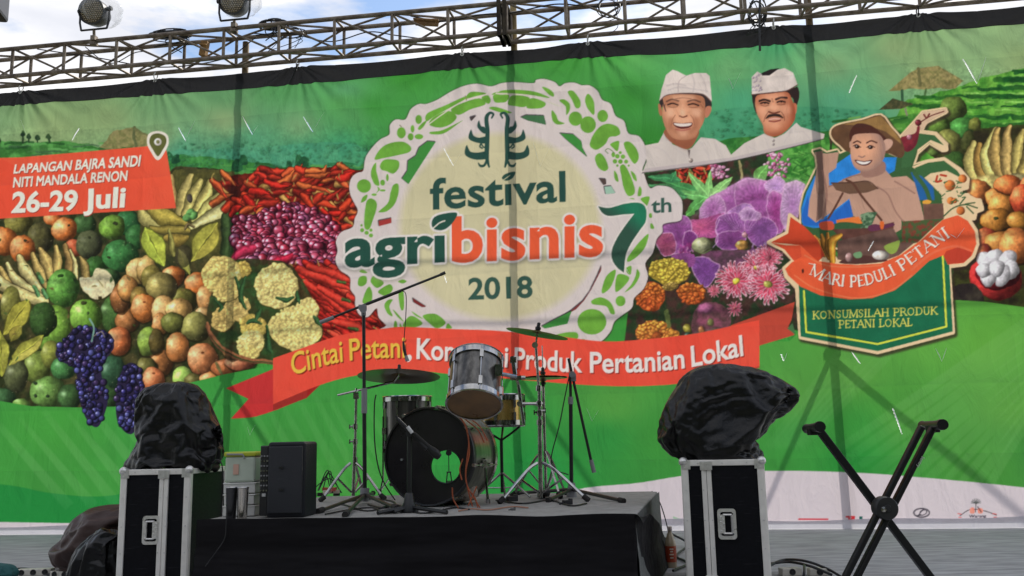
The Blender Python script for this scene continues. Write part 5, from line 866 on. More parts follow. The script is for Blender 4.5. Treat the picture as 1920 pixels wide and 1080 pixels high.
for (eu, ez) in EYE_UZ:
    bm = B(); M = axis_matrix(loc(bpt(eu, BH-.035, .012)), BN); lathe(bm, [(.009, 0), (.018, 0), (.02, .004), (.009, .006)], 14, M); o = obj('eyelet', bm, m_white, fest, True)
    bm = B(); q = loc(bpt(eu, BH-.035, .018)); tube(bm, smooth_path([q, q+Vector((0, 0, .05))+BN*.02, loc(bpt(eu+.01, BH+.07, .0)), loc(bpt(eu, BH+.02, -.03)), q], 6), .006, 6, False); obj('tie', bm, m_white if int(eu*10) % 3 else mat('dark tie', (.02, .02, .02), .8), o, True)
bm0.free()
for a, b, c, w_ in SLITS:
    bm = B()
    for p, q, ww in ((a, b, w_), (c, b, w_*.35)) if c else ((a, b, w_),):
        u0, z0 = uz(*p); u1, z1 = uz(*q); n = 7; rows = []
        d = Vector((u1-u0, z1-z0)); nn = Vector((-d.y, d.x)).normalized()
        for k in range(n):
            t = k/(n-1); wd = .0032*ww*math.sin(math.pi*(.08+.88*t))+.001; uu, zz = u0+d.x*t, z0+d.y*t; h = float(ripple(np.array(uu), np.array(zz)))
            rows.append([bm.verts.new(loc(bpt(uu+nn.x*wd*s, zz+nn.y*wd*s, h+.004+.012*math.sin(math.pi*t)*(s > 0)))) for s in (-1, 0, 1)])
        for r, s in zip(rows, rows[1:]):
            for j in (0, 1): bm.faces.new((r[j], r[j+1], s[j+1], s[j]))
    obj('wind_slit', bm, m_slit, fest, True)
# foot hem: a folded strip of the same white cloth lying against the floor
us2 = np.linspace(U0, U1, 400); m_foot = vinyl('white vinyl hem', None, (.66, .64, .68), .3, .5)
banner_mesh('foot_hem', us2, lambda u: np.linspace(0, 1, 8)[:, None]*(.085+.012*np.sin(u*1.7)+.01*np.sin(u*4.1+1))[None]+.004, .012, None, m_foot, fest)

# ------------------------------------------------------------------ scaffold behind the banner (its shadow falls on the cloth)
m_pipe = mat('weathered steel pipe', (.20, .15, .09), .6, metal=.5, noise=.45, nscale=9, ndark=(.10, .06, .03))
m_pipe2 = mat('yellowed steel pipe', (.30, .22, .09), .55, metal=.35, noise=.4, nscale=8)
POSTS = [(447, 380, m_pipe, 'rusty brown scaffold post left of the banner logo, rising behind the truss'), (967, 300, m_pipe2, 'yellowish scaffold post behind the middle of the banner, passing the truss'), (1541, 300, m_pipe, 'brown scaffold post behind the right part of the banner')]
BACK = -.065
for px, py, mm, lab in POSTS:
    u = uz(px, py)[0]; t = thing('scaffold_post', lab, 'scaffold', bpt(u, -1.1, BACK), -BA, 'scaffold posts behind the banner')
    H = 1.1+(5.05 if px < 900 else 5.8)
    bm = B(); tube(bm, [(0, 0, 0), (0, 0, H)], .034, 12); box(bm, (0, 0, .01), (.16, .16, .02)); obj('pole', bm, mm, t, True)
    for s in (-1, 1):
        bm = B(); tube(bm, [(0, .05, 1.1+1.62), (s*(.75 if s < 0 else 2.7), .75 if px == 1541 else 1.5, 1.1+.1)], .026 if px == 1541 else .02, 10); obj('brace', bm, m_pipe, t, True)
        bm = B(); box(bm, (s*.04, .02, 1.1+1.62), (.05, .05, .06)); obj('clamp', bm, m_pipe, t)
rail_z = [uz(1240, 447)[1], uz(940, 580)[1]]
for z_, lab in zip(rail_z, ('upper horizontal scaffold rail behind the banner', 'lower horizontal scaffold rail behind the banner')):
    bm = B(); tube(bm, [Vector((-6, 0, 0)), Vector((6, 0, 0))], .016, 10); o = obj('scaffold_rail', bm, m_pipe, None, True); o.location = bpt(0, z_+.55, -.66); o.rotation_euler = (0, 0, -BA); tag(o, lab, 'scaffold')

# ------------------------------------------------------------------ lighting truss
m_truss = mat('weathered truss steel', (.24, .20, .155), .6, metal=.35, noise=.5, nscale=11, ndark=(.10, .07, .05))
FO = .29                                             # front face this far in front of the banner's plane
def zt(px, py, off): return on_banner(px, py, off).z
z_ft, z_fb = zt(640, 34, FO), zt(640, 88, FO); z_bb, z_bt = BH+.055, BH+.055+(z_ft-z_fb)
tr = thing('lighting_truss', 'long box truss of weathered steel lattice spanning the top of the banner', 'truss', bpt(0, z_fb, FO/2), -BA)
TL = lambda u, f, top: Vector((u, -FO/2 if f else FO/2, (z_ft if top else z_fb)-z_fb if f else (z_bt if top else z_bb)-z_fb))
ue0, ue1 = -6.6, 6.8
for f in (0, 1):
    for top in (0, 1):
        bm = B(); tube(bm, [TL(ue0, f, top), TL(ue1, f, top)], .023, 10); obj('chord', bm, m_truss, tr, True)
UP = [-170, -70, 27, 123, 220, 320, 420, 523, 627, 735, 840, 950, 1062, 1173, 1285, 1400, 1515, 1632, 1750, 1870, 1990]
UU = [ (on_banner(x, 60, FO)-BO).dot(BD) for x in UP]
for i, u in enumerate(UU):
    for f in (0, 1):
        bm = B(); tube(bm, [TL(u, f, 0), TL(u, f, 1)], .017, 8); obj('upright', bm, m_truss, tr, True)
    for top in (0, 1):
        bm = B(); tube(bm, [TL(u, 0, top), TL(u, 1, top)], .013, 8); obj('cross_bar', bm, m_truss, tr, True)
    if i+1 < len(UU):
        v = UU[i+1]
        for a, b in (((1, 1), (1, 0)), ((0, 0), (0, 1)), ((1, 1), (0, 1)) if i % 2 else ((0, 1), (1, 1)), ((1, 0), (0, 0)) if i % 2 else ((0, 0), (1, 0))):
            bm = B(); tube(bm, [TL(u, *a), TL(v, *b)], .0115, 7); obj('brace', bm, m_truss, tr, True)
m_plate = mat('rusty joint plate', (.10, .08, .05), .6, metal=.4, noise=.5, nscale=14, ndark=(.04, .03, .025))
for x in (735, 1173):
    u = (on_banner(x, 60, FO)-BO).dot(BD)
    for s in (-1, 1):
        bm = B(); d = Vector((s*.028, 0, 0)); h = z_ft-z_fb
        box(bm, d+Vector((0, -FO/2, h/2)), (.04, .05, h+.07)); box(bm, d+Vector((0, FO/2, h/2+z_bb-z_fb)), (.04, .05, h+.07)); box(bm, d+Vector((0, 0, -.0+(z_bb-z_fb)/2)), (.036, FO-.05, .05)); box(bm, d+Vector((0, 0, h+(z_bb-z_fb)/2)), (.036, FO-.05, .05)); obj('joint_plate', bm, m_plate, tr, bevel=.004)
m_cable = mat('black rubber cable', (.012, .012, .013), .5)
# orange strap block seen on the truss
for (px, py, off, s, col, lab) in ((383, 92, .1, (.07, .07, .16), (.36, .20, .07), 'orange brown wooden block clamped inside the left part of the truss'), (800, 42, .12, (.24, .06, .06), (.34, .20, .10), 'brown wooden block lying inside the truss by the joint plates')):
    bm = B(); box(bm, (0, 0, 0), s); box(bm, (0, -.02, s[2]*.2), (s[0]*1.1, s[1]*1.08, .02)); o = obj('wooden_block', bm, mat('weathered wood', col, .8, noise=.4, nscale=25), bevel=.006); o.location = on_banner(px, py, off); o.rotation_euler = (0, .15, -BA); tag(o, lab, 'block')
# cables wound over the truss
def cable(name, pts, r, lab, cat='cable', mm=None, group=None, n=8):
    bm = B(); tube(bm, smooth_path(pts, n), r, 7); return tag(obj(name, bm, mm or m_cable, None, True), lab, cat, group)
def onb(l, off): return [on_banner(x, y, o if o is not None else off) for x, y, *rest in l for o in [rest[0] if rest else off]]
def coil(cx, cy, rx, ry, off, n, seed, lab, r=.008):
    rr = random.Random(seed); bm = B()
    for k in range(n):
        a0 = rr.uniform(0, 6); ox, oy, sx, sy = rr.uniform(-4, 4), rr.uniform(-3, 3), rx*rr.uniform(.7, 1.1), ry*rr.uniform(.7, 1.15)
        tube(bm, [on_banner(cx+ox+sx*math.cos(a0+t*.42), cy+oy+sy*math.sin(a0+t*.42), off+rr.uniform(-.05, .05)) for t in range(15)], r, 6)
    for k in range(4): tube(bm, smooth_path([on_banner(cx+rr.uniform(-rx, rx), cy+rr.uniform(-ry, ry), off), on_banner(cx+rr.uniform(-rx, rx), cy+ry+rr.uniform(2, 14), off+.05), on_banner(cx+rr.uniform(-rx, rx)*1.4, cy+ry+rr.uniform(8, 30), off)], 6), r*.7, 6)
    tag(obj('cable_coil', bm, m_cable, None, True), lab, 'cable', 'cable coils on the truss')
coil(322, 64, 38, 8, .14, 10, 1, 'black cable coil lying on the truss between the two stage lights')
coil(512, 46, 26, 8, .14, 8, 2, 'black cable coil on top of the truss right of the second stage light')
coil(1142, 14, 22, 20, .24, 3, 3, 'thin black cable looped in rings below the top chord, near the right joint plate', .005)
coil(1420, 22, 16, 26, .1, 5, 4, 'tangled black cord hanging from the truss above the two portraits', .006)
coil(545, 60, 34, 12, .1, 3, 7, 'loose thin wires hanging inside the truss below the right coil', .005)
cable('cable', onb([(70, 92), (180, 108), (300, 126), (420, 110), (480, 70)], .12), .006, 'thin black cable draped along the left end of the truss')
cable('cable', onb([(160, 88), (190, 112), (215, 118), (250, 100), (270, 96)], .16), .005, 'short black cable loop sagging under the left stage light')
cable('cable', onb([(480, 66), (540, 62), (620, 78), (690, 60), (740, 66), (800, 74)], .10), .006, 'black cable running through the truss left of the joint plates')
cable('cable', onb([(770, 30), (830, 40), (900, 28), (960, 24), (1040, 8), (1110, 12), (1180, 6)], .14), .007, 'black cable running through the truss right of the joint plates')
cable('cable', onb([(1425, 0), (1424, 40), (1425, 95)], .31), .011, 'black rope hanging down over the hem above the second portrait')
cable('cable', onb([(558, 120), (552, 135), (541, 158)], .06), .009, 'black strap end hanging over the hem below the second coil')

# stage lights on the truss
m_can = mat('black lamp housing', (.02, .02, .022), .4, noise=.2, nscale=30)
m_lens = mat('amber grey lens bed', (.10, .075, .045), .35); m_led = mat('lens beads', (.34, .27, .16), .12, spec=.8)
def clear_plastic():
    m = bpy.data.materials.new('clear crumpled plastic'); m.use_nodes = True; nt = m.node_tree; n = nt.nodes; l = nt.links; p = n['Principled BSDF']; o = n['Material Output']
    p.inputs['Base Color'].default_value = (.8, .82, .85, 1); p.inputs['Roughness'].default_value = .12; t = n.new('ShaderNodeBsdfTransparent'); mx = n.new('ShaderNodeMixShader'); lw = n.new('ShaderNodeLayerWeight'); lw.inputs[0].default_value = .22
    mr = n.new('ShaderNodeMapRange'); mr.inputs['To Min'].default_value = .08; mr.inputs['To Max'].default_value = .6; l.new(lw.outputs['Facing'], mr.inputs['Value']); l.new(mr.outputs[0], mx.inputs[0])
    l.new(t.outputs[0], mx.inputs[1]); l.new(p.outputs[0], mx.inputs[2]); l.new(mx.outputs[0], o.inputs[0]); return m
m_clear = clear_plastic()
from mathutils import noise as mn
def par_light(cx, cy, lab, seed):
    base = on_banner(cx, cy+24, FO+.02); base.z = z_ft+.02; ctr = on_banner(cx, cy, FO+.06); L0 = ctr-base
    t = thing('stage_light', lab, 'stage light', base, -BA, 'stage lights on the truss'); c = Matrix.Rotation(BA, 3, 'Z') @ L0
    ax = Vector((.05, -1, -.18)).normalized(); M = axis_matrix(c, ax)
    bm = B(); lathe(bm, [(.02, -.17), (.09, -.16), (.135, -.06), (.143, .04), (.143, .075), (.132, .075), (.128, .055)], 32, M); obj('housing', bm, m_can, t, True)
    bm = B(); lathe(bm, [(.001, .056), (.131, .056)], 32, M); ln = obj('lens', bm, m_lens, t)
    bm = B()
    for i in range(-5, 6):
        for j in range(-5, 6):
            x, y = (i+(j % 2)*.5)*.024, j*.0208
            if math.hypot(x, y) < .118: lathe(bm, [(.0095, .057), (.007, .063), (.0005, .066)], 8, M @ Matrix.Translation((x, y, 0)))
    obj('lamp_beads', bm, m_led, ln, True)
    for side, z_off in ((1, 0),):
        w_ = .165; p = [c+Vector((-w_, .0, .06)), c+Vector((-w_, 0, -.10)), c+Vector((-w_+.02, 0, -.185)), c+Vector((w_-.02, 0, -.185)), c+Vector((w_, 0, -.10)), c+Vector((w_, 0, .06))]
        bm = B()
        for a, b in zip(p, p[1:]): tube(bm, [a, b], .011, 8)
        obj('yoke', bm, m_can, t, True)
    for s in (-1, 1):
        bm = B(); tube(bm, [c+Vector((s*.14, 0, .03)), c+Vector((s*.19, 0, .03))], .022, 10); obj('knob', bm, m_can, t, True)
    bm = B(); tube(bm, [c+Vector((0, 0, -.185)), Vector((0, 0, .0))], .015, 8); box(bm, (0, 0, -.0), (.05, .06, .05)); box(bm, (0, 0, -.06), (.055, .07, .03)); obj('clamp', bm, m_truss, t)
    bm = B(); ico = bmesh.ops.create_icosphere(bm, subdivisions=4, radius=1)
    for v in bm.verts:
        d = v.co.normalized(); k = 1+.16*mn.noise(d*2.3+Vector((seed, 0, 0)))+.10*abs(mn.noise(d*6+Vector((0, seed, 0))))
        v.co = c+Vector((.04, .05, .035))+Vector((d.x*.2*k, d.y*.2*k, d.z*.165*k))
    bmesh.ops.delete(bm, geom=[v for v in bm.verts if v.co.z < c.z-.10], context='VERTS'); obj('plastic_cover', bm, m_clear, t, True)
par_light(178, 24, 'round stage light in clear plastic on the left of the truss, lens in view', 3)
par_light(440, 5, 'round stage light in clear plastic, further right on the truss, cut by the frame', 9)
# edge of a hanging loudspeaker at the far left
t = thing('hanging_loudspeaker', 'dark hanging loudspeaker of which only the lower corner shows at the top left', 'loudspeaker', on_banner(-62, 18, .9), .2)
bm = B(); box(bm, (0, 0, .3), (.62, .5, .62)); obj('cabinet', bm, m_can, t, bevel=.03)
bm = B(); box(bm, (0, -.256, .3), (.54, .01, .54)); obj('grille', bm, mat('dark grille', (.03, .035, .035), .5, bump=.6, bscale=260), t)
bm = B(); tube(bm, [(.28, 0, 0), (.285, 0, -.36)], .012, 8); tube(bm, [(.28, 0, .6), (.2, 0, 2.2)], .012, 8); tube(bm, [(-.28, 0, .6), (-.2, 0, 2.2)], .012, 8); obj('hanging_strap', bm, m_pipe, t, True)
# ------------------------------------------------------------------ unseen trees added behind the viewer to block low sky and deepen the blacks
m_tree = mat('added dark foliage', (.035, .06, .022), .8, noise=.5, nscale=.6)
bm = B(); rt_ = random.Random(11)
for k in range(46):
    a = math.radians(-172+164*k/45)+rt_.uniform(-.02, .02); d = rt_.uniform(24, 34); h = rt_.uniform(9, 15); c = Vector((d*math.cos(a), d*math.sin(a)+2, -1.1)); w_ = rt_.uniform(3.2, 4.6)
    tube(bm, [c, c+Vector((rt_.uniform(-.3, .3), 0, h*.55))], [.35, .18], 7)
    for j in range(230):
        v = Vector((rt_.gauss(0, 1), rt_.gauss(0, 1), rt_.gauss(0, 1))).normalized()*rt_.random()**.4; p = c+Vector((v.x*w_, v.y*w_, h*.52+v.z*h*.48)); x, y = frame(Vector((rt_.gauss(0, 1), rt_.gauss(0, 1), rt_.gauss(0, 1)))); s_ = rt_.uniform(.35, .8)
        bm.faces.new([bm.verts.new(p+(x*i+y*j_)*s_) for i, j_ in ((-1, -.6), (1, -.7), (.8, .7), (-.7, .8))])
tag(obj('added_tree_belt', bm, m_tree), kind='stuff')

# ------------------------------------------------------------------ drum riser
RZ = .438
A_ = on_floor(372, 977, RZ); B_ = on_floor(1190, 967, RZ); Bk = on_floor(1235, 921, RZ)
ex = (B_-A_).normalized(); ey = Vector((-ex.y, ex.x, 0)); Wd = (B_-A_).length; Dp = (Bk-B_).dot(ey); Xk = (Bk-A_).dot(ex)
riser = thing('drum_riser', 'low drum platform with grey carpet top and black cloth skirt along its front', 'platform', (A_.x, A_.y, 0), math.atan2(ex.y, ex.x))
m_deck = mat('grey riser carpet', (.32, .31, .29), .95, noise=.22, nscale=14, bump=.3, bscale=220, spec=.15, detail=9)
m_skirt = mat('black skirt cloth', (.0075, .0065, .008), .7, noise=.3, nscale=5, spec=.16)
add_node_bump(m_skirt, (.5, 1.5, 2.6), 2.0, .7, .08)
def prism(bm, pts, z0, z1):
    lo = [bm.verts.new((x, y, z0)) for x, y in pts]; hi = [bm.verts.new((x, y, z1)) for x, y in pts]; n = len(pts); bm.faces.new(lo[::-1]); bm.faces.new(hi)
    for k in range(n): bm.faces.new((lo[k], lo[(k+1) % n], hi[(k+1) % n], hi[k]))
bm = B(); prism(bm, [(0, 0), (Wd-.10, 0), (Wd-.03, .025), (Wd+.01, .09), (Xk-.01, Dp-.06), (Xk-.06, Dp), (-.05, Dp)], RZ-.04, RZ); obj('deck', bm, m_deck, riser, bevel=.008)
bm = B(); prism(bm, [(.03, .04), (Wd-.03, .04), (Xk-.05, Dp-.05), (0, Dp-.05)], 0, RZ-.045); obj('frame', bm, mat('riser frame', (.03, .03, .03), .7), riser)
# cloth skirt hanging in shallow folds, wrapped a little round the right corner
bm = B(); n, mrow = 150, 16; rows = []
SIDE = (Bk-B_).length
def skirt_xy(s, v):
    L1 = Wd+.0
    if s < L1: return Vector((s, -.012, 0)), Vector((0, -1, 0))
    a = min(1, (s-L1)/.16); sd = Vector((Xk-Wd, Dp, 0)).normalized(); return Vector((L1, -.012, 0))+sd*(a*SIDE*1.06*v**.62)+Vector((.03*a+.012*a*v, -.02*a, 0)), Vector((math.sin(a*math.pi/2), -math.cos(a*math.pi/2), 0))
for j in range(mrow+1):
    v = j/mrow; r = []
    for i in range(n+1):
        s = (Wd+.16)*i/n; p, nn = skirt_xy(s, v); w_ = .004*math.sin(s*21+2*math.sin(s*3)+v*1.5)*v+.010*mn.noise(Vector((s*2.2, v*2.6, 0)))+.022*mn.noise(Vector((s*.7, v*5.5, 4)))*min(1, v*3)
        cut = max(0, (s-Wd)/.16); z = RZ+.006-v*(RZ-.002) - cut*.0
        if j == 0: z -= .04*cut*cut; w_ = 0
        r.append(bm.verts.new(p+nn*(.008+w_+.035*v*v)+Vector((0, 0, z+(.010*mn.noise(Vector((s*3.1, 7, 0)))+.004)*(j == 0)))))
    rows.append(r)
top = [bm.verts.new(v.co+Vector((0, .03+.02*mn.noise(v.co*4), -.004))) for v in rows[0][:int(n*Wd/(Wd+.16))]]
for a, b in zip(rows, rows[1:]):
    for i in range(n): bm.faces.new((a[i], a[i+1], b[i+1], b[i]))
for i in range(len(top)-1): bm.faces.new((rows[0][i+1], rows[0][i], top[i], top[i+1]))
obj('skirt', bm, m_skirt, riser, True)
bm = B(); m_side = mat('dark grey carpet', (.15, .155, .145), .95, noise=.35, nscale=30, bump=.4, bscale=200)
rows = []
for j in range(9):
    v = j/8; rows.append([bm.verts.new(Vector((Wd+(Xk-Wd)*i/16+.004+.012*mn.noise(Vector((i*.7, j*.9, 2)))*v+.03*v*v, Dp*(i/16)+.0, RZ-.002-v*(RZ-.006)))) for i in range(17)])
for a, b in zip(rows, rows[1:]):
    for i in range(16): bm.faces.new((a[i], a[i+1], b[i+1], b[i]))
obj('side_panel', bm, m_side, riser, True)

def deck(px, py): return on_floor(px, py, RZ)
def gz(v, z): return Vector((v.x, v.y, z))
m_chrome = mat('chrome', (.44, .44, .44), .14, metal=1, noise=.25, nscale=30)
m_chrome2 = mat('worn chrome', (.44, .43, .41), .26, metal=1, noise=.4, nscale=22)
m_black = mat('black painted steel', (.012, .012, .013), .42)
m_rub = mat('black rubber foot', (.015, .013, .012), .8)
m_grey = mat('grey plastic', (.24, .24, .25), .55)
def shell_mat(name, c1, c2, rough=.28):
    m = mat(name, c1, rough, metal=.75, noise=.0); nt = m.node_tree; p = nt.nodes['Principled BSDF']; tc = nt.nodes.new('ShaderNodeTexCoord'); mp = nt.nodes.new('ShaderNodeMapping'); mp.inputs['Scale'].default_value = (9, 9, .6)
    nz = nt.nodes.new('ShaderNodeTexNoise'); nz.inputs['Scale'].default_value = 3; nz.inputs['Detail'].default_value = 5; r = nt.nodes.new('ShaderNodeValToRGB'); r.color_ramp.elements[0].position = .35; r.color_ramp.elements[1].position = .68
    r.color_ramp.elements[0].color = (*c1, 1); r.color_ramp.elements[1].color = (*c2, 1); nt.links.new(tc.outputs['Object'], mp.inputs[0]); nt.links.new(mp.outputs[0], nz.inputs['Vector']); nt.links.new(nz.outputs['Fac'], r.inputs[0]); nt.links.new(r.outputs[0], p.inputs['Base Color']); return m
m_shell = shell_mat('smoked silver drum wrap', (.06, .058, .056), (.20, .19, .175), .28)
m_brass = shell_mat('brass drum shell', (.42, .27, .07), (.66, .46, .16), .24)
m_headblk = mat('black drum head', (.022, .020, .021), .16, noise=.25, nscale=6, spec=.6)
m_headamb = mat('amber drum head', (.20, .105, .04), .3, noise=.35, nscale=9, spec=.6)
m_headwht = mat('white drum head', (.6, .6, .57), .5)
def lugs(parent, M, R, L, n, mm, seed=0, rim=True, both=True):
    for k in range(n):
        a = 2*math.pi*(k+.5)/n+seed; bm = B(); d = Vector((math.cos(a), math.sin(a), 0))
        Rt = Matrix.Rotation(a, 3, 'Z')
        zs = (L*.5-.055, -L*.5+.055) if both else (0,)
        for z in zs: box(bm, d*(R+.010)+Vector((0, 0, z)), (.02, .020, .05), Rt)
        tube(bm, [d*(R+.014)+Vector((0, 0, -L/2-.004)), d*(R+.014)+Vector((0, 0, L/2+.004))], .0035, 6)
        bmesh.ops.transform(bm, matrix=M, verts=bm.verts); obj('lug', bm, mm, parent, True)
def drum(t, M, R, L, shell, rimm, top, bottom, nl=6, seed=0, rimr=.006):
    """M: local frame with the axis along Z, origin at the middle of the shell"""
    bm = B(); lathe(bm, [(R-.006, -L/2+.004), (R, -L/2+.004), (R, L/2-.004), (R-.006, L/2-.004), (R-.006, -L/2+.004)], 48, M); obj('shell', bm, shell, t, True)
    for s, hd in ((1, top), (-1, bottom)):
        z = s*L/2; prof = [(R+.002, z-.030*s), (R+.010, z-.030*s), (R+.010, z+.002*s), (R+.016, z+.006*s), (R+.010, z+.012*s), (R+.003, z+.010*s), (R+.002, z-.030*s)]
        bm = B(); lathe(bm, prof, 48, M); obj('rim', bm, rimm, t, True)
        if hd:
            bm = B(); lathe(bm, [(.0005, z+.002*s), (R*.6, z+.002*s), (R+.003, z+.001*s)], 48, M); obj('head', bm, hd, t, True)
    lugs(t, M, R, L, nl, m_chrome, seed)
def local(t): return t.matrix_basis.inverted()
def place(name, label, cat, base, group=None): return thing(name, label, cat, base, 0, group)

# bass drum: front head turned a little to the left, port hole right of its middle
bb = deck(806, 950.5); R = .277; ax = Vector((-.33, -1, .02)).normalized(); bassT = place('bass_drum', 'black headed bass drum with a round port hole, standing on the riser', 'drum', gz(bb, RZ))
c0 = Vector((0, 0, R+.018)); rt = Vector((0, 0, 1)).cross(ax).normalized()*1; upv = ax.cross(rt).normalized()
Mx = Matrix((rt, upv, ax)).transposed().to_4x4(); Mb = Matrix.Translation(c0-ax*.19) @ Mx; L = .38
bm = B(); lathe(bm, [(R-.007, -L/2), (R, -L/2), (R, L/2), (R-.007, L/2), (R-.007, -L/2)], 72, Mb); obj('shell', bm, shell_mat('olive silver drum wrap', (.16, .17, .13), (.34, .36, .27)), bassT, True)
m_hoop = mat('black lacquered hoop', (.012, .012, .013), .3, noise=.2, nscale=12)
for s in (1, -1):
    z = s*L/2; bm = B(); lathe(bm, [(R+.001, z-.022*s), (R+.014, z-.022*s), (R+.016, z+.012*s), (R+.012, z+.022*s), (R+.002, z+.02*s), (R+.001, z-.022*s)], 72, Mb); obj('hoop', bm, m_hoop if s > 0 else m_chrome2, bassT, True)
# front head with a hole
hx, hy, hr = .108, -.062, .097
bm = B(); n = 72; outer = [bm.verts.new(Mb @ Vector((R*math.cos(2*math.pi*k/n), R*math.sin(2*math.pi*k/n), L/2+.006))) for k in range(n)]
mid = []
for f in (.35, .7):
    mid.append([bm.verts.new(Mb @ Vector(((1-f)*R*math.cos(2*math.pi*k/n)+f*(hx+hr*math.cos(2*math.pi*k/n)), (1-f)*R*math.sin(2*math.pi*k/n)+f*(hy+hr*math.sin(2*math.pi*k/n)), L/2+.007))) for k in range(n)])
inner = [bm.verts.new(Mb @ Vector((hx+hr*math.cos(2*math.pi*k/n), hy+hr*math.sin(2*math.pi*k/n), L/2+.006))) for k in range(n)]
for a, b in zip([outer]+mid, mid+[inner]):
    for k in range(n): bm.faces.new((a[k], a[(k+1) % n], b[(k+1) % n], b[k]))
obj('head', bm, m_headblk, bassT, True)
bm = B(); lathe(bm, [(hr-.004, L/2+.004), (hr+.003, L/2+.006), (hr+.003, L/2+.011), (hr-.003, L/2+.010)], 40, Mb @ Matrix.Translation((hx, hy, 0))); obj('port_ring', bm, m_hoop, bassT, True)
bm = B(); q = Mb @ Vector((.03, -R+.055, -.02)); box(bm, q, (.36, .2, .09)); obj('damping_pillow', bm, mat('pale pillow cloth', (.42, .36, .29), .9, noise=.3, nscale=14, bump=.4, bscale=30), bassT, bevel=.03)
lugs(bassT, Mb, R, L-.1, 8, m_chrome2, .2)
for k in range(8):
    a = 2*math.pi*(k+.5)/8+.2; bm = B(); d = Vector((math.cos(a), math.sin(a), 0)); box(bm, d*(R+.014)+Vector((0, 0, L/2-.0)), (.016, .018, .05), Matrix.Rotation(a, 3, 'Z')); tube(bm, [d*(R+.022)+Vector((0, 0, -L/2)), d*(R+.022)+Vector((0, 0, L/2+.018))], .0045, 6); bmesh.ops.transform(bm, matrix=Mb, verts=bm.verts); obj('claw', bm, m_chrome2, bassT, True)
for s, px, py in ((1, 915, 947), (-1, 712, 925)):
    bm = B(); a = Mb @ Vector((s*(R+.01), -.05, .02)); b = deck(px, py)-gz(bb, RZ); b.z = .01; tube(bm, [a+(a-b)*.15, a, b], .008, 8); tube(bm, [b, b+Vector((0, 0, .025))], .013, 8); obj('spur', bm, m_chrome, bassT, True)
    bm = B(); box(bm, a, (.03, .05, .05)); obj('spur_bracket', bm, m_chrome2, bassT, bevel=.005)

# rack tom
tc_ = on_depth(889, 757, 4.98); axt = Vector((.035, .50, .86)).normalized(); Rt_, Lt = .142, .285
tomT = place('rack_tom', 'smoked silver rack tom tilted back, amber bottom head showing above the bass drum', 'drum', tc_); Mt = axis_matrix(axt*(Lt/2), axt)
drum(tomT, Mt, Rt_, Lt, m_shell, m_chrome, m_headwht, m_headamb, 6, .3)
def tl(px, py, y): return on_depth(px, py, y)-tc_
bm = B(); tube(bm, [tl(933, 700, 4.98), tl(968, 706, 5.03)], .011, 8); tube(bm, [tl(961, 668, 5.03), tl(966, 702, 5.03)], .013, 10); box(bm, tl(962, 675, 5.03), (.034, .034, .03)); box(bm, tl(935, 694, 4.97), (.04, .05, .06)); obj('mount_arm', bm, m_chrome, tomT, True)
# floor tom
ft = deck(764, 926); Rf, Lf = .178, .40; zt_ = on_depth(765, 746, ft.y).z-RZ
floorT = place('floor_tom', 'tall smoked silver floor tom standing on legs behind the left of the bass drum', 'drum', gz(ft, RZ)); drum(floorT, Matrix.Translation((0, 0, zt_-Lf/2)), Rf, Lf, m_shell, m_chrome, m_headwht, m_headwht, 8, .1)
for a in (-2.6, -.5, 1.6):
    bm = B(); d = Vector((math.cos(a), math.sin(a), 0)); tube(bm, [d*(Rf+.02)+Vector((0, 0, zt_-.14)), d*(Rf+.02)+Vector((0, 0, .12)), d*(Rf+.045)+Vector((0, 0, .012))], .007, 8); box(bm, d*(Rf+.012)+Vector((0, 0, zt_-.25)), (.03, .03, .05)); obj('leg', bm, m_chrome, floorT, True)
    bm = B(); tube(bm, [d*(Rf+.045)+Vector((0, 0, 0)), d*(Rf+.045)+Vector((0, 0, .04))], .013, 8); obj('foot', bm, m_rub, floorT, True)
# snare drum on its stand
sn = deck(942, 935); zs = on_depth(942, 797, sn.y).z-RZ; snT = place('snare_drum', 'brass snare drum behind the rack tom, half hidden by it', 'drum', gz(sn, RZ+zs))
hs = on_depth(942, 743, sn.y).z-RZ-zs; rs = .118*(sn.y/5.6)*1.15; drum(snT, Matrix.Translation((0, 0, hs/2)), rs, hs, m_brass, m_chrome, m_headwht, m_headwht, 8, .2)
st = place('snare_stand', 'black basket stand carrying the brass snare drum', 'stand', gz(sn, RZ))
bm = B(); tube(bm, [(0, 0, .04), (0, 0, zs-.09)], .011, 8); obj('pole', bm, m_black, st, True)
for a in (-2.7, -.5, 1.5):
    d = Vector((math.cos(a), math.sin(a), 0)); bm = B(); tube(bm, smooth_path([Vector((0, 0, zs-.10)), d*.07+Vector((0, 0, zs-.06)), d*(rs*.9)+Vector((0, 0, zs-.016)), d*(rs+.012)+Vector((0, 0, zs+.02))], 4), .0075, 7); obj('basket_arm', bm, m_black, st, True)
    bm = B(); tube(bm, [(0, 0, .17), d*.21+Vector((0, 0, .012))], .008, 7); tube(bm, [(0, 0, .07), d*.12+Vector((0, 0, .075))], .005, 6); obj('leg', bm, m_chrome2, st, True)
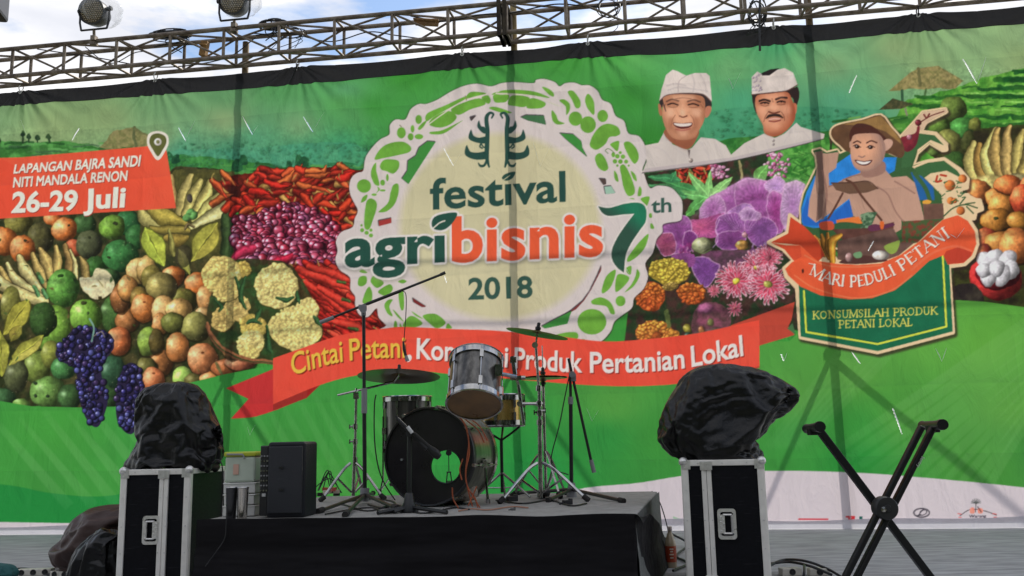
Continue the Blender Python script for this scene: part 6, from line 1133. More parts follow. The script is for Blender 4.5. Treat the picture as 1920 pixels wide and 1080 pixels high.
# kick pedal behind the drum
kp = deck(842, 915); pk = place('kick_pedal', 'small kick pedal seen through the port hole of the bass drum', 'pedal', gz(kp, RZ)); kp_z = .22
bm = B(); box(bm, (0, .12, .02), (.08, .26, .012), Matrix.Rotation(.2, 3, 'X')); box(bm, (0, 0, .008), (.13, .06, .014)); obj('footboard', bm, m_black, pk)
bm = B(); tube(bm, [(-.03, .02, 0), (-.012, 0, .13)], .005, 7); tube(bm, [(.03, .02, 0), (.012, 0, .13)], .005, 7); tube(bm, [(-.02, 0, .13), (.02, 0, .13)], .006, 7); obj('frame', bm, m_black, pk, True)
bm = B(); tube(bm, [(0, 0, .13), (0, -.01, kp_z+.06)], .004, 6); tube(bm, [(0, -.03, kp_z+.07), (0, .03, kp_z+.07)], .024, 12); obj('beater', bm, m_black, pk, True)

# cymbals and stands
m_cym = mat('dark bronze cymbal', (.17, .12, .055), .32, metal=.9, noise=.35, nscale=5, ndark=(.06, .042, .022))
m_cym2 = mat('bright bronze cymbal', (.40, .30, .14), .28, metal=.9, noise=.35, nscale=5)
def cymbal(parent, c, R, nrm, mm, name='cymbal'):
    M = axis_matrix(c, nrm); bm = B(); pr = [(.004, R*.135), (R*.07, R*.128), (R*.14, R*.09), (R*.19, R*.052), (R*.23, R*.044), (R*.6, R*.022), (R, 0), (R, -.0015), (R*.6, R*.02), (R*.23, R*.041), (R*.19, R*.048), (R*.14, R*.085), (R*.004, R*.12)]
    lathe(bm, pr, 64, M); o = obj(name, bm, mm, parent, True)
    bm = B(); lathe(bm, [(.001, R*.13+.05), (.011, R*.13+.045), (.012, R*.13+.02), (.019, R*.13+.018), (.019, R*.13+.002), (.004, R*.13)], 14, M); obj('wing_nut', bm, m_black, o, True); return o
def tripod(t, h, spread, mm, angs, r=.010, foot=True, brace=True, hub=.055):
    for a in angs:
        d = Vector((math.cos(a), math.sin(a), 0)); bm = B(); s = Vector((-d.y, d.x, 0))*.010
        tube(bm, smooth_path([d*.02+Vector((0, 0, h)), d*spread*.35+Vector((0, 0, h*.80)), d*spread+Vector((0, 0, .02))], 5), r, 8)
        if brace: tube(bm, [d*.015+Vector((0, 0, hub)), d*spread*.52+Vector((0, 0, h*.60))], r*.75, 7)
        lg = obj('leg', bm, mm, t, True)
        if foot:
            bm = B(); tube(bm, [d*(spread-.015)+Vector((0, 0, .034)), d*(spread+.02)+Vector((0, 0, .008))], .017, 10); obj('rubber_foot', bm, m_rub, lg, True)
def wing(bm, c, dx): tube(bm, [c, c+Vector((dx, -.004, .0))], .006, 7); box(bm, c+Vector((dx, 0, 0)), (.008, .012, .03))
# left crash on a boom arm
s1 = deck(662, 938); y1 = s1.y; t1 = place('cymbal_stand', 'chrome boom stand holding the wide dark crash cymbal, left of the floor tom', 'cymbal stand', gz(s1, RZ)); o1 = gz(s1, RZ)
P1 = lambda px, py, dy=0: on_depth(px, py, y1+dy)-o1
bm = B(); tube(bm, [(0, 0, .03), P1(666, 830)], .0125, 10); tube(bm, [P1(666, 830), P1(668, 740)], .0095, 10); obj('pole', bm, m_chrome2, t1, True)
bm = B()
for py in (828, 800, 862):
    bm = B(); tube(bm, [P1(666, py+5), P1(666, py-5)], .018, 10)
    if py != 862: wing(bm, P1(664, py), -.03)
    obj('collar', bm, m_chrome, t1, True)
bm = B()
box(bm, P1(668, 742), (.035, .04, .045)); tube(bm, [P1(668, 742, -.03), P1(668, 742, .03)], .016, 12); tube(bm, [P1(668, 735), P1(668, 728)], .008, 7); obj('clamp', bm, m_chrome, t1, True)
bm = B(); tube(bm, [P1(633, 741), P1(740, 716)], .0075, 8); tube(bm, [P1(722, 719), P1(738, 716), P1(747, 704)], .009, 8); tube(bm, [P1(745, 711), P1(748, 698)], .006, 8); obj('boom_arm', bm, m_chrome, t1, True)
cymbal(t1, P1(748, 706), 77/FPX*y1*1.0, Vector((.02, .115, 1)), m_cym)
tripod(t1, P1(667, 868).z, .22, m_chrome2, (-2.55, -.3, 1.4))
# right crash on a straight stand
s2 = deck(1014, 940); y2 = s2.y; t2 = place('cymbal_stand', 'tall chrome tripod stand with a thin tilted crash cymbal on top, right of the drums', 'cymbal stand', gz(s2, RZ)); o2 = gz(s2, RZ); P2 = lambda px, py, dy=0: on_depth(px, py, y2+dy)-o2
bm = B(); tube(bm, [(0, 0, .02), P2(1012, 792)], .0145, 10); tube(bm, [P2(1012, 792), P2(1011, 728)], .0115, 10); tube(bm, [P2(1010, 728), P2(1005, 652)], .009, 10); tube(bm, [P2(1004, 650), P2(1008, 622)], .006, 8); obj('pole', bm, m_chrome2, t2, True)
bm = B()
for px, py in ((1012, 792), (1011, 757), (1010, 728), (1012, 775)):
    bm = B(); tube(bm, [P2(px, py+5), P2(px, py-5)], .020, 12)
    if py == 775: wing(bm, P2(1012, 773), -.035); wing(bm, P2(1012, 770), .035)
    obj('collar', bm, m_chrome, t2, True)
bm = B(); tube(bm, [P2(1003, 647, -.03), P2(1003, 647, .03)], .020, 12); obj('tilter', bm, m_chrome, t2, True)
bm = B()
tube(bm, [P2(975, 757), P2(1018, 757)], .010, 8); tube(bm, [P2(974, 757, -.02), P2(974, 757, .02)], .018, 10); obj('clamp', bm, m_chrome, t2, True)
bm = B(); tube(bm, [P2(972, 722), P2(982, 796)], .0115, 10); tube(bm, [P2(962, 708), P2(985, 708)], .013, 8); box(bm, P2(967, 709), (.07, .045, .028)); tube(bm, [P2(972, 722), P2(966, 705)], .010, 8); obj('tom_post', bm, m_chrome, t2, True)
cymbal(t2, P2(1007, 626), 59/FPX*y2*1.0, Vector((.20, -.02, 1)), m_cym)
tripod(t2, P2(1013, 868).z, .30, m_chrome, (-2.5, -.45, 1.5))
# pair of small cymbals on a pedal stand
s3 = deck(1024, 932); t3 = place('hi_hat_stand', 'slim chrome pedal stand with a pair of flat cymbals at half height', 'cymbal stand', gz(s3, RZ)); o3 = gz(s3, RZ); y3 = s3.y; P3 = lambda px, py: on_depth(px, py, y3)-o3
zc = P3(1022, 708).z; Rh = 46/FPX*y3; bm = B(); tube(bm, [(0, 0, .02), (0, 0, zc-.06)], .011, 9); tube(bm, [(0, 0, zc-.06), (0, 0, zc+.22)], .004, 7); obj('pole', bm, m_chrome2, t3, True)
M = Matrix.Translation((0, 0, zc)); cymbal(t3, Vector((0, 0, zc)), Rh, Vector((0, 0.02, 1)), m_cym2); cymbal(t3, Vector((0, 0, zc-.006)), Rh, Vector((0, .02, -1)), m_cym2)
tripod(t3, .30, .22, m_chrome2, (-1.2, .9, 3.0), .008)
bm = B(); box(bm, (-.02, -.16, .03), (.08, .26, .012), Matrix.Rotation(-.16, 3, 'X')); obj('pedal', bm, m_black, t3)

# microphone stands
def mic(parent, c, d, name='microphone'):
    d = d.normalized(); M = axis_matrix(c, d); bm = B(); lathe(bm, [(.001, 0), (.010, .001), (.012, .02), (.013, .10), (.018, .13), (.024, .15), (.026, .175), (.018, .20), (.001, .205)], 16, M); return obj(name, bm, m_black, parent, True)
ms = deck(684, 944); ym = ms.y; t4 = place('microphone_stand', 'tall black microphone stand with its boom raised across the round logo', 'microphone stand', gz(ms, RZ)); o4 = gz(ms, RZ); P4 = lambda px, py, dy=0: on_depth(px, py, ym+dy)-o4
bm = B(); tube(bm, [(0, 0, .05), P4(683, 770)], .0135, 10); tube(bm, [P4(683, 770), P4(682, 585)], .0115, 10); obj('pole', bm, m_black, t4, True)
bm = B(); tube(bm, [P4(683, 775), P4(683, 728)], .019, 12); obj('height_clutch', bm, m_grey, t4, True)
bm = B(); tube(bm, [P4(682, 592), P4(681, 574)], .016, 10); tube(bm, [P4(681, 580, -.045), P4(681, 580, .02)], .024, 14); box(bm, P4(680, 576), (.05, .035, .03)); obj('boom_joint', bm, m_grey, t4, True)
bm = B(); tube(bm, [P4(604, 603), P4(834, 512)], .0085, 8); tube(bm, [P4(688, 570), P4(752, 545)], .011, 8); tube(bm, [P4(826, 515), P4(835, 511)], .011, 8); bo = obj('boom', bm, m_black, t4, True)
bm = B(); tube(bm, [P4(600, 605), P4(626, 595)], .0135, 10); obj('counterweight', bm, m_grey, t4, True)
bm = B(); tube(bm, [P4(683, 940), P4(684, 915)], .03, 12); obj('base_hub', bm, m_grey, t4, True)
for px, py in ((598, 963), (648, 969), (742, 957), (700, 928)):
    q = deck(px, py)-o4; q.z = .012; bm = B(); tube(bm, [Vector((0, 0, .055)), q], .011, 8); lg = obj('leg', bm, m_black, t4, True)
    bm = B(); tube(bm, [q*.93+Vector((0, 0, .006)), q*1.03], .017, 10); obj('rubber_foot', bm, m_rub, lg, True)
hm = place('hanging_microphone', 'small black microphone dangling on a thin cable from the raised boom', 'microphone', on_depth(761, 668, ym)); oh = hm.location
bm = B(); tube(bm, smooth_path([on_depth(752, 545, ym)-oh, on_depth(761, 552, ym)-oh, on_depth(761, 590, ym)-oh, on_depth(758, 630, ym)-oh, on_depth(757, 655, ym)-oh, Vector((0, 0, 0))], 6), .0032, 6); obj('cable', bm, m_cable, hm, True)
bm = B(); tube(bm, [on_depth(756, 640, ym)-oh, on_depth(758, 656, ym)-oh, Vector((0, 0, 0))], [.006, .011, .009], 10); obj('body', bm, m_black, hm, True)
bm = B(); tube(bm, [Vector((0, 0, .004)), on_depth(764, 677, ym)-oh], [.010, .014], 10); obj('grille', bm, m_grey, hm, True)
# low stand in front of the bass drum
m5 = deck(767, 961); y5 = m5.y; t5 = place('microphone_stand', 'short black microphone stand pointing its microphone at the port hole of the bass drum', 'microphone stand', gz(m5, RZ)); o5 = gz(m5, RZ); P5 = lambda px, py, dy=0: on_depth(px, py, y5+dy)-o5
bm = B(); tube(bm, [(0, 0, .02), P5(768, 812)], .0135, 10); obj('pole', bm, m_black, t5, True)
bm = B(); lathe(bm, [(.001, 0), (.05, 0), (.052, .012), (.03, .055), (.022, .10), (.018, .105), (.001, .107)], 20); obj('base_hub', bm, m_black, t5, True)
for px, py in ((738, 964), (708, 966), (838, 965)):
    q = deck(px, py)-o5; q.z = .012; bm = B(); tube(bm, [Vector((0, 0, .03)), q], .011, 8); obj('leg', bm, m_black, t5, True)
bm = B(); tube(bm, [P5(745, 785), P5(800, 842)], .012, 10); tube(bm, [P5(768, 812, -.04), P5(768, 812, .01)], .022, 12); tube(bm, [P5(743, 780), P5(748, 790)], .008, 8); obj('boom', bm, m_black, t5, True)
bm = B(); tube(bm, [P5(764, 800, -.045), P5(773, 812, -.045)], .010, 8); obj('name_strip', bm, mat('pale sticker', (.6, .6, .6), .5), t5, True)
mic(t5, P5(775, 812, -.02), P5(818, 852, .03)-P5(775, 812, -.02))
# right stand with its boom hanging down
m6 = deck(1072, 932); y6 = m6.y; t6 = place('microphone_stand', 'black microphone stand right of the drums with its boom folded steeply down', 'microphone stand', gz(m6, RZ)); o6 = gz(m6, RZ); P6 = lambda px, py, dy=0: on_depth(px, py, y6+dy)-o6
bm = B(); tube(bm, [(0, 0, .05), P6(1070, 750)], .0135, 10); tube(bm, [P6(1070, 750), P6(1069, 700)], .010, 10); obj('pole', bm, m_black, t6, True)
bm = B(); tube(bm, [P6(1070, 758), P6(1070, 744)], .018, 10); tube(bm, [P6(1073, 702, -.04), P6(1073, 702, .02)], .022, 12); box(bm, P6(1075, 708), (.035, .03, .05)); obj('boom_joint', bm, m_grey, t6, True)
bm = B(); tube(bm, [P6(1066, 672), P6(1110, 872)], .0095, 8); obj('boom', bm, m_black, t6, True)
bm = B(); tube(bm, [P6(1108, 862), P6(1114, 886)], .0145, 10); obj('counterweight', bm, m_grey, t6, True)
bm = B(); tube(bm, [P6(1072, 932), P6(1072, 905)], [.036, .022], 12); obj('base_hub', bm, m_grey, t6, True)
for px, py in ((1168, 943), (1028, 942), (968, 928)):
    q = deck(px, py)-o6; q.z = .012; bm = B(); tube(bm, [Vector((0, 0, .05)), q], .0115, 8); lg = obj('leg', bm, m_black, t6, True)
    bm = B(); tube(bm, [q*.94+Vector((0, 0, .004)), q*1.02], .016, 10); obj('rubber_foot', bm, m_rub, lg, True)
cable('microphone_cable', [on_depth(x, y, y6-.03) for x, y in ((1067, 706), (1060, 740), (1048, 800), (1036, 845), (1034, 868), (1044, 882), (1066, 890))], .004, 'thin black cable looping from the stand with the folded boom')

# cables and clutter on the riser
m_or = mat('orange cable', (.42, .095, .03), .5, noise=.25, nscale=30)
yo = bb.y-.16
def oc(l, dy=0): return [on_depth(x, y, yo+dy) for x, y in l]
bm = B()
for k, l in enumerate(([(848, 768), (862, 782), (874, 800), (879, 830), (876, 858), (873, 890), (878, 920), (886, 950)], [(850, 772), (868, 790), (877, 815), (880, 850), (874, 880), (876, 910), (900, 952)], [(852, 770), (872, 786), (896, 806), (908, 830)], [(856, 766), (880, 784), (900, 800), (914, 826)], [(868, 860), (862, 880), (866, 900)], [(848, 914), (850, 936), (862, 956)], [(878, 918), (890, 932), (896, 952)], [(894, 912), (886, 930), (878, 948)])):
    tube(bm, smooth_path(oc(l, -.01*k), 6), .0042, 6)
tag(obj('cable_bundle', bm, m_or, None, True), 'bundle of orange cables hanging from the tom down over the bass drum', 'cable')
def flat(l, lab, r=.0045, name='cable', z=RZ+.006, mm=None): return cable(name, [on_floor(x, y, z) for x, y in l], r, lab, mm=mm)
flat([(860, 958), (885, 954), (915, 956), (960, 950), (990, 952)], 'pale orange cable lying on the riser edge in front of the bass drum', .004, mm=mat('faded orange cable', (.40, .19, .12), .6))
flat([(600, 955), (640, 946), (690, 958), (740, 946), (790, 962), (850, 952), (880, 955)], 'black cable winding along the front of the riser by the tall microphone stand')
flat([(610, 964), (660, 955), (700, 952), (720, 962), (760, 958)], 'black cable crossing under the legs of the tall microphone stand')
flat([(640, 942), (700, 935), (740, 942), (720, 952), (690, 946)], 'black cable looped on the riser beneath the floor tom', .005)
flat([(930, 938), (980, 944), (1030, 938), (1070, 948), (1100, 944)], 'black cable on the riser under the right tripod stand', .005)
cable('cable', [on_depth(x, y, y1-.1) for x, y in ((705, 740), (702, 760), (702, 820), (708, 870), (720, 905), (742, 940))], .0045, 'black cable hanging down beside the left rim of the floor tom')
def clamp_thing(px, py, lab, s, col):
    bm = B(); q = deck(px, py)-Vector((0, 0, 0)); box(bm, (0, 0, s/2), (s*2.2, s*1.2, s)); box(bm, (s*.8, 0, s*.9), (s*.7, s, s*.8)); tube(bm, [(-s*1.1, 0, s*.4), (-s*2, .01, s*.25)], s*.28, 8); o = obj('pedal_clamp', bm, mat('dark clutter', col, .6, noise=.3, nscale=30), bevel=.004); o.location = gz(q, RZ); o.rotation_euler = (0, 0, .5); tag(o, lab, 'clamp')
clamp_thing(960, 940, 'small black clamp lying between the right tripod legs', .032, (.02, .02, .02)); clamp_thing(1064, 946, 'small black connector lying at the foot of the right microphone stand', .026, (.02, .02, .022)); clamp_thing(962, 957, 'small flat grey scrap on the riser edge', .012, (.10, .10, .10))
bm = B()
for k in range(9): box(bm, (RND.uniform(-.10, .10), RND.uniform(-.05, .05), .012+.018*(k % 3)), (.045, .03, .026), Matrix.Rotation(RND.uniform(0, 3), 3, 'Z'), k % 3)
for k in range(5): tube(bm, smooth_path([(RND.uniform(-.1, 0), RND.uniform(-.04, .04), .04), (RND.uniform(-.02, .06), .02, RND.uniform(.12, .2)), (RND.uniform(.06, .14), 0, .02)], 6), .0045, 6, mi=0)
o = obj('plug_pile', bm, [m_black, mat('cream plug', (.5, .44, .34), .5), mat('red plug', (.4, .08, .05), .5)], bevel=.003); o.location = gz(deck(606, 930), RZ); tag(o, 'small pile of plugs, sockets and wires behind the black speaker', 'plugs')

# black active speaker at the riser's left corner
am = deck(534, 971); spk = thing('monitor_speaker', 'black active loudspeaker with knobs on its left side, on the left of the riser', 'loudspeaker', gz(am, RZ), -.10)
ya = am.y; wA, hA = 72/FPX*ya, 137/FPX*ya
m_cab = mat('black textured cabinet', (.010, .011, .015), .55, spec=.3, bump=.25, bscale=500)
bm = B(); vs = [(-wA/2, 0), (wA/2, 0), (wA/2, .20), (wA*.30, .30), (-wA*.30, .30), (-wA/2, .20)]; lo = [bm.verts.new((x, y, 0)) for x, y in vs]; hi_ = [bm.verts.new((x*.985, y+.004, hA)) for x, y in vs]
bm.faces.new(lo[::-1]); bm.faces.new(hi_)
for k in range(6): bm.faces.new((lo[k], lo[(k+1) % 6], hi_[(k+1) % 6], hi_[k]))
obj('cabinet', bm, m_cab, spk, bevel=.014)
bm = B(); box(bm, (0, -.006, hA*.5), (wA*.90, .012, hA*.88)); gr = obj('grille', bm, mat('perforated black grille', (.016, .018, .024), .42, bump=.7, bscale=900), spk, bevel=.005)
bm = B(); box(bm, (-.02, -.014, hA*.66), (.024, .004, .010)); box(bm, (-.02, -.014, hA*.37), (.024, .004, .010)); obj('badge', bm, m_black, gr)
# control side panel turned to the left
sxp = -wA/2-.028; bm = B(); box(bm, (sxp+.006, .08, hA*.49), (.045, .13, hA*.93)); ps = obj('control_panel', bm, mat('panel black', (.02, .02, .022), .5), spk, bevel=.006)
for r in range(8):
    bm = B()
    for c in range(3): tube(bm, [(sxp-.006+c*.016, .014, hA*(.36+.065*r)), (sxp-.006+c*.016, .006, hA*(.36+.065*r))], .0045, 8)
    obj('knob_row', bm, m_grey if r % 2 else m_chrome2, ps, True)
bm = B(); box(bm, (sxp+.01, .012, hA*.3), (.02, .006, .016)); obj('power_switch', bm, mat('pale switch', (.5, .5, .5), .5), ps)

# plastic crate with a yellow lid, white trays, metal tumblers
def frosted(name, col): return mat(name, col, .35, noise=.12, nscale=9, spec=.5)
yb = 5.15; tb = on_depth(459, 926, yb); tb.z = RZ
bx = thing('storage_box', 'pale translucent storage box with a yellow green lid beside the black speaker', 'storage box', on_depth(459, 903, yb), -.05); wb, hb = 56/FPX*yb, 46/FPX*yb
bm = B(); box(bm, (0, 0, hb/2), (wb, .17, hb)); obj('box_body', bm, frosted('pale green plastic', (.50, .56, .47)), bx, bevel=.012)
m_lid = mat('yellow green lid', (.42, .46, .03), .4); bm = B(); box(bm, (0, 0, hb+.012), (wb+.012, .185, .026)); obj('lid', bm, m_lid, bx, bevel=.008)
bm = B(); tube(bm, [(-wb*.42, -.094, hb+.012), (wb*.1, -.094, hb+.010)], .005, 8); tube(bm, [(wb*.1, -.094, hb+.01), (wb*.16, -.094, hb-.012)], .005, 8); obj('handle', bm, m_grey, bx, True)
bm = B(); box(bm, (-.02, -.088, hb*.5), (.03, .004, .055)); obj('sticker', bm, mat('pink sticker', (.6, .36, .28), .6), bx)
hz_ = (on_depth(459, 903, yb).z-RZ)
trays = thing('tray_stack', 'stack of white plastic trays under the storage box with the yellow lid', 'trays', gz(tb, RZ), -.05)
for k in range(3):
    bm = B(); z = hz_*(k+.5)/3; box(bm, (0, 0, z), (wb*1.04-.01*(k % 2), .18, hz_/3-.006)); box(bm, (0, 0, z+hz_/6-.006), (wb*1.08, .188, .008)); obj('tray', bm, mat('white plastic', (.62, .61, .58), .45), trays, bevel=.004)
m_steel = mat('brushed steel tumbler', (.55, .52, .48), .25, metal=1, noise=.3, nscale=14, stretch=(30, 30, .4)); m_dkcup = mat('dark steel tumbler', (.05, .05, .055), .22, metal=.7)
for px, lab, mm in ((454, 'shiny steel tumbler on the front left of the riser, in front of the white trays', m_steel), (433, 'dark tumbler next to the flight case, on the riser corner', m_dkcup)):
    q = deck(px, 974); yq = q.y; h = 56/FPX*yq; r = 10.5/FPX*yq; t = thing('tumbler', lab, 'tumbler', gz(q, RZ)); bm = B(); lathe(bm, [(.001, .002), (r*.78, 0), (r*.82, .004), (r*1.0, h), (r*1.04, h+.002), (r*.97, h+.002), (r*.8, .01), (.001, .008)], 28); obj('body', bm, mm, t, True)
    bm = B(); lathe(bm, [(r*1.0, h), (r*1.06, h+.003), (r*1.0, h+.006), (r*.96, h+.003)], 28); obj('rolled_rim', bm, m_chrome2, t, True)

# ------------------------------------------------------------------ flight cases
m_lam = mat('black laminate', (.0065, .0065, .009), .5, spec=.14, noise=.25, nscale=60, bump=.15, bscale=400)
m_alu = mat('aluminium edging', (.86, .82, .76), .42, metal=.12, noise=.08, nscale=18)
m_zinc = mat('zinc plated fittings', (.74, .72, .69), .3, metal=.55, noise=.15, nscale=40)
def scuff(m):
    nt = m.node_tree; p = nt.nodes['Principled BSDF']; tc = nt.nodes.new('ShaderNodeTexCoord'); mp = nt.nodes.new('ShaderNodeMapping'); mp.inputs['Rotation'].default_value = (.4, .7, .2); mp.inputs['Scale'].default_value = (3, 3, 60); n = nt.nodes.new('ShaderNodeTexNoise'); n.inputs['Scale'].default_value = 3; n.inputs['Detail'].default_value = 6
    r = nt.nodes.new('ShaderNodeValToRGB'); r.color_ramp.elements[0].position = .64; r.color_ramp.elements[1].position = .72; r.color_ramp.elements[1].color = (.5, .5, .5, 1); old = p.inputs['Base Color'].links[0].from_socket; mx = nt.nodes.new('ShaderNodeMix'); mx.data_type = 'RGBA'; mx.inputs['B'].default_value = (.045, .045, .05, 1)
    nt.links.new(tc.outputs['Object'], mp.inputs[0]); nt.links.new(mp.outputs[0], n.inputs['Vector']); nt.links.new(n.outputs['Fac'], r.inputs[0]); nt.links.new(r.outputs[0], mx.inputs['Factor']); nt.links.new(old, mx.inputs['A']); nt.links.new(mx.outputs['Result'], p.inputs['Base Color'])
scuff(m_lam)
def flight_case(pos, rz, W, H, D, lab, div, hx, mirror=1):
    t = thing('flight_case', lab, 'flight case', pos, rz)
    bm = B(); box(bm, (0, D/2, H/2), (W-.01, D-.01, H-.01)); obj('body', bm, m_lam, t)
    e = .032
    for z in (e/2, H-e/2):
        for a, b in (((-W/2, 0), (W/2, 0)), ((-W/2, D), (W/2, D))): 
            bm = B(); box(bm, ((a[0]+b[0])/2, a[1], z), (W-.05, .012, e)); box(bm, ((a[0]+b[0])/2, a[1]+(e/2 if a[1] == 0 else -e/2), z+(e/2-.002 if z > H/2 else -e/2+.002)), (W-.05, e, .006)); obj('edge_strip', bm, m_alu, t, bevel=.003)
        for x in (-W/2, W/2): bm = B(); box(bm, (x, D/2, z), (.012, D-.05, e)); obj('edge_strip', bm, m_alu, t, bevel=.003)
    for x in (-W/2, W/2):
        for y in (0, D):
            bm = B(); sx = 1 if x < 0 else -1; box(bm, (x+sx*e/2, y, H/2), (e+.004, .013, H-.05)); box(bm, (x, y+(e/2 if y == 0 else -e/2), H/2), (.013, e+.004, H-.05)); obj('edge_strip', bm, m_alu, t, bevel=.004)
    # two strips of the lid joint down the front with a groove between
    for dx in (-.014, .014): bm = B(); box(bm, (div+dx, -.003, H/2), (.026, .016, H-.03)); obj('joint_strip', bm, m_alu, t, bevel=.003)
    bm = B(); rr = random.Random(4)
    for z in (H*.06, H*.30, H*.52, H*.76, H*.94):
        for x in (-W/2+.016, W/2-.016, div-.02, div+.02): lathe(bm, [(.0045, 0), (.0035, .0022), (.0004, .003)], 8, axis_matrix((x, -.008 if abs(x) > W/2-.03 else -.011, z), (0, -1, 0)))
    for x in (-W*.3, 0, W*.3): lathe(bm, [(.0045, 0), (.0035, .0022), (.0004, .003)], 8, axis_matrix((x, -.0075, H-.016), (0, -1, 0)))
    obj('rivets', bm, m_zinc, t, True)
    for x in (-W/2, W/2):
        for z in (0, H):
            bm = B(); ico = bmesh.ops.create_icosphere(bm, subdivisions=3, radius=.026); bmesh.ops.translate(bm, vec=(x-math.copysign(.008, x), .008, z+(.008 if z == 0 else -.008)), verts=bm.verts)
            box(bm, (x-math.copysign(.022, x), -.005, z+(.025 if z == 0 else -.025)), (.05, .008, .05)); obj('ball_corner', bm, m_zinc, t, True)
    for z in (.035, H-.03): bm = B(); box(bm, (div, -.014, z), (.066, .010, .05)); box(bm, (div, -.018, z), (.02, .008, .05)); obj('latch_plate', bm, m_zinc, t, bevel=.002)
    # recessed handle dish
    hz = H*.49; hw, hh = .100, .165
    bm = B(); oc_ = []; 
    def rr_(w, h, r, y):
        o = []
        for cx, cz, a0 in ((w/2-r, h/2-r, 0), (-w/2+r, h/2-r, 90), (-w/2+r, -h/2+r, 180), (w/2-r, -h/2+r, 270)):
            for k in range(5): a = math.radians(a0+k*22.5); o.append(bm.verts.new((hx+cx+r*math.cos(a), y, hz+cz+r*math.sin(a))))
        return o
    r0, r1, r2, r3 = rr_(hw, hh, .018, -.006), rr_(hw, hh, .018, -.012), rr_(hw-.03, hh-.035, .012, -.012), rr_(hw-.036, hh-.042, .010, .012)
    for a, b in ((r0, r1), (r1, r2), (r2, r3)):
        for k in range(20): bm.faces.new((a[k], a[(k+1) % 20], b[(k+1) % 20], b[k]))
    hd = obj('handle_dish', bm, m_zinc, t, True)
    bm = B(); box(bm, (hx, .010, hz), (hw-.036, .004, hh-.042)); obj('dish_floor', bm, m_lam, hd)
    bm = B(); s = -mirror; tube(bm, [(hx+s*.028, -.013, hz+.05), (hx+s*.028, -.013, hz-.05)], .007, 8); 
    for z in (.05, -.05): tube(bm, [(hx+s*.028, -.013, hz+z), (hx-s*.02, -.013, hz+z)], .0055, 8)
    box(bm, (hx+mirror*.026, -.014, hz), (.030, .004, .10)); obj('spring_handle', bm, m_zinc, hd, True)
    bm = B()
    for k in range(9): lathe(bm, [(.005, 0), (.004, .003), (.0005, .004)], 8, axis_matrix((hx+mirror*(.018+.014*(k % 2)), -.0155, hz-.05+.0125*k), (0, -1, 0)))
    obj('dish_rivets', bm, m_zinc, hd, True); return t
y_l = 5.55; q0 = on_depth(222, 1000, y_l); q1 = on_depth(353, 1000, y_l); WL_ = (q1-q0).length; top_l = on_depth(287, 880, y_l).z; HL = top_l
flight_case(Vector(((q0.x+q1.x)/2, y_l, 0)), -.03, WL_, HL, .62, 'black flight case with aluminium edges, left of the drum riser, under the tall bag', WL_*.13, .0-WL_*.03, 1)
y_r = 5.2; q0 = on_depth(1284, 960, y_r); q1 = on_depth(1434, 960, y_r); WR_ = (q1-q0).length; HR = on_depth(1357, 862, y_r).z
flight_case(Vector(((q0.x+q1.x)/2, y_r, 0)), -.23, WR_, HR, .55, 'black flight case with aluminium edges, right of the drum riser, under the wide bag', -WR_*.20, WR_*.02, -1)

# lamps wrapped in crumpled black bags, standing on the cases
def bag_mat(name, col, rough, bump=.4, spec=.26):
    m = mat(name, col, rough, spec=spec); nt = m.node_tree; p = nt.nodes['Principled BSDF']; tc = nt.nodes.new('ShaderNodeTexCoord'); b = None
    for sc_, st_, sv_ in ((7, bump, (1.6, 1.6, .55)), (19, bump*.8, (1, 1, .8))):
        mp = nt.nodes.new('ShaderNodeMapping'); mp.inputs['Scale'].default_value = sv_; mp.inputs['Rotation'].default_value = (.3, .25, 0); n1 = nt.nodes.new('ShaderNodeTexNoise'); n1.inputs['Scale'].default_value = sc_; n1.inputs['Detail'].default_value = 2; n1.inputs['Distortion'].default_value = 1.6
        a1 = nt.nodes.new('ShaderNodeMath'); a1.operation = 'SUBTRACT'; a1.inputs[1].default_value = .5; a2 = nt.nodes.new('ShaderNodeMath'); a2.operation = 'ABSOLUTE'
        bb_ = nt.nodes.new('ShaderNodeBump'); bb_.inputs['Strength'].default_value = st_; bb_.inputs['Distance'].default_value = .03
        nt.links.new(tc.outputs['Object'], mp.inputs[0]); nt.links.new(mp.outputs[0], n1.inputs['Vector']); nt.links.new(n1.outputs['Fac'], a1.inputs[0]); nt.links.new(a1.outputs[0], a2.inputs[0]); nt.links.new(a2.outputs[0], bb_.inputs['Height'])
        if b: nt.links.new(b.outputs[0], bb_.inputs['Normal'])
        b = bb_
    nt.links.new(b.outputs[0], p.inputs['Normal']); return m
m_bag = bag_mat('black plastic bag', (.0045, .0045, .005), .33, .16, .34); m_bag2 = bag_mat('brown plastic sheet', (.060, .036, .031), .45, .15)
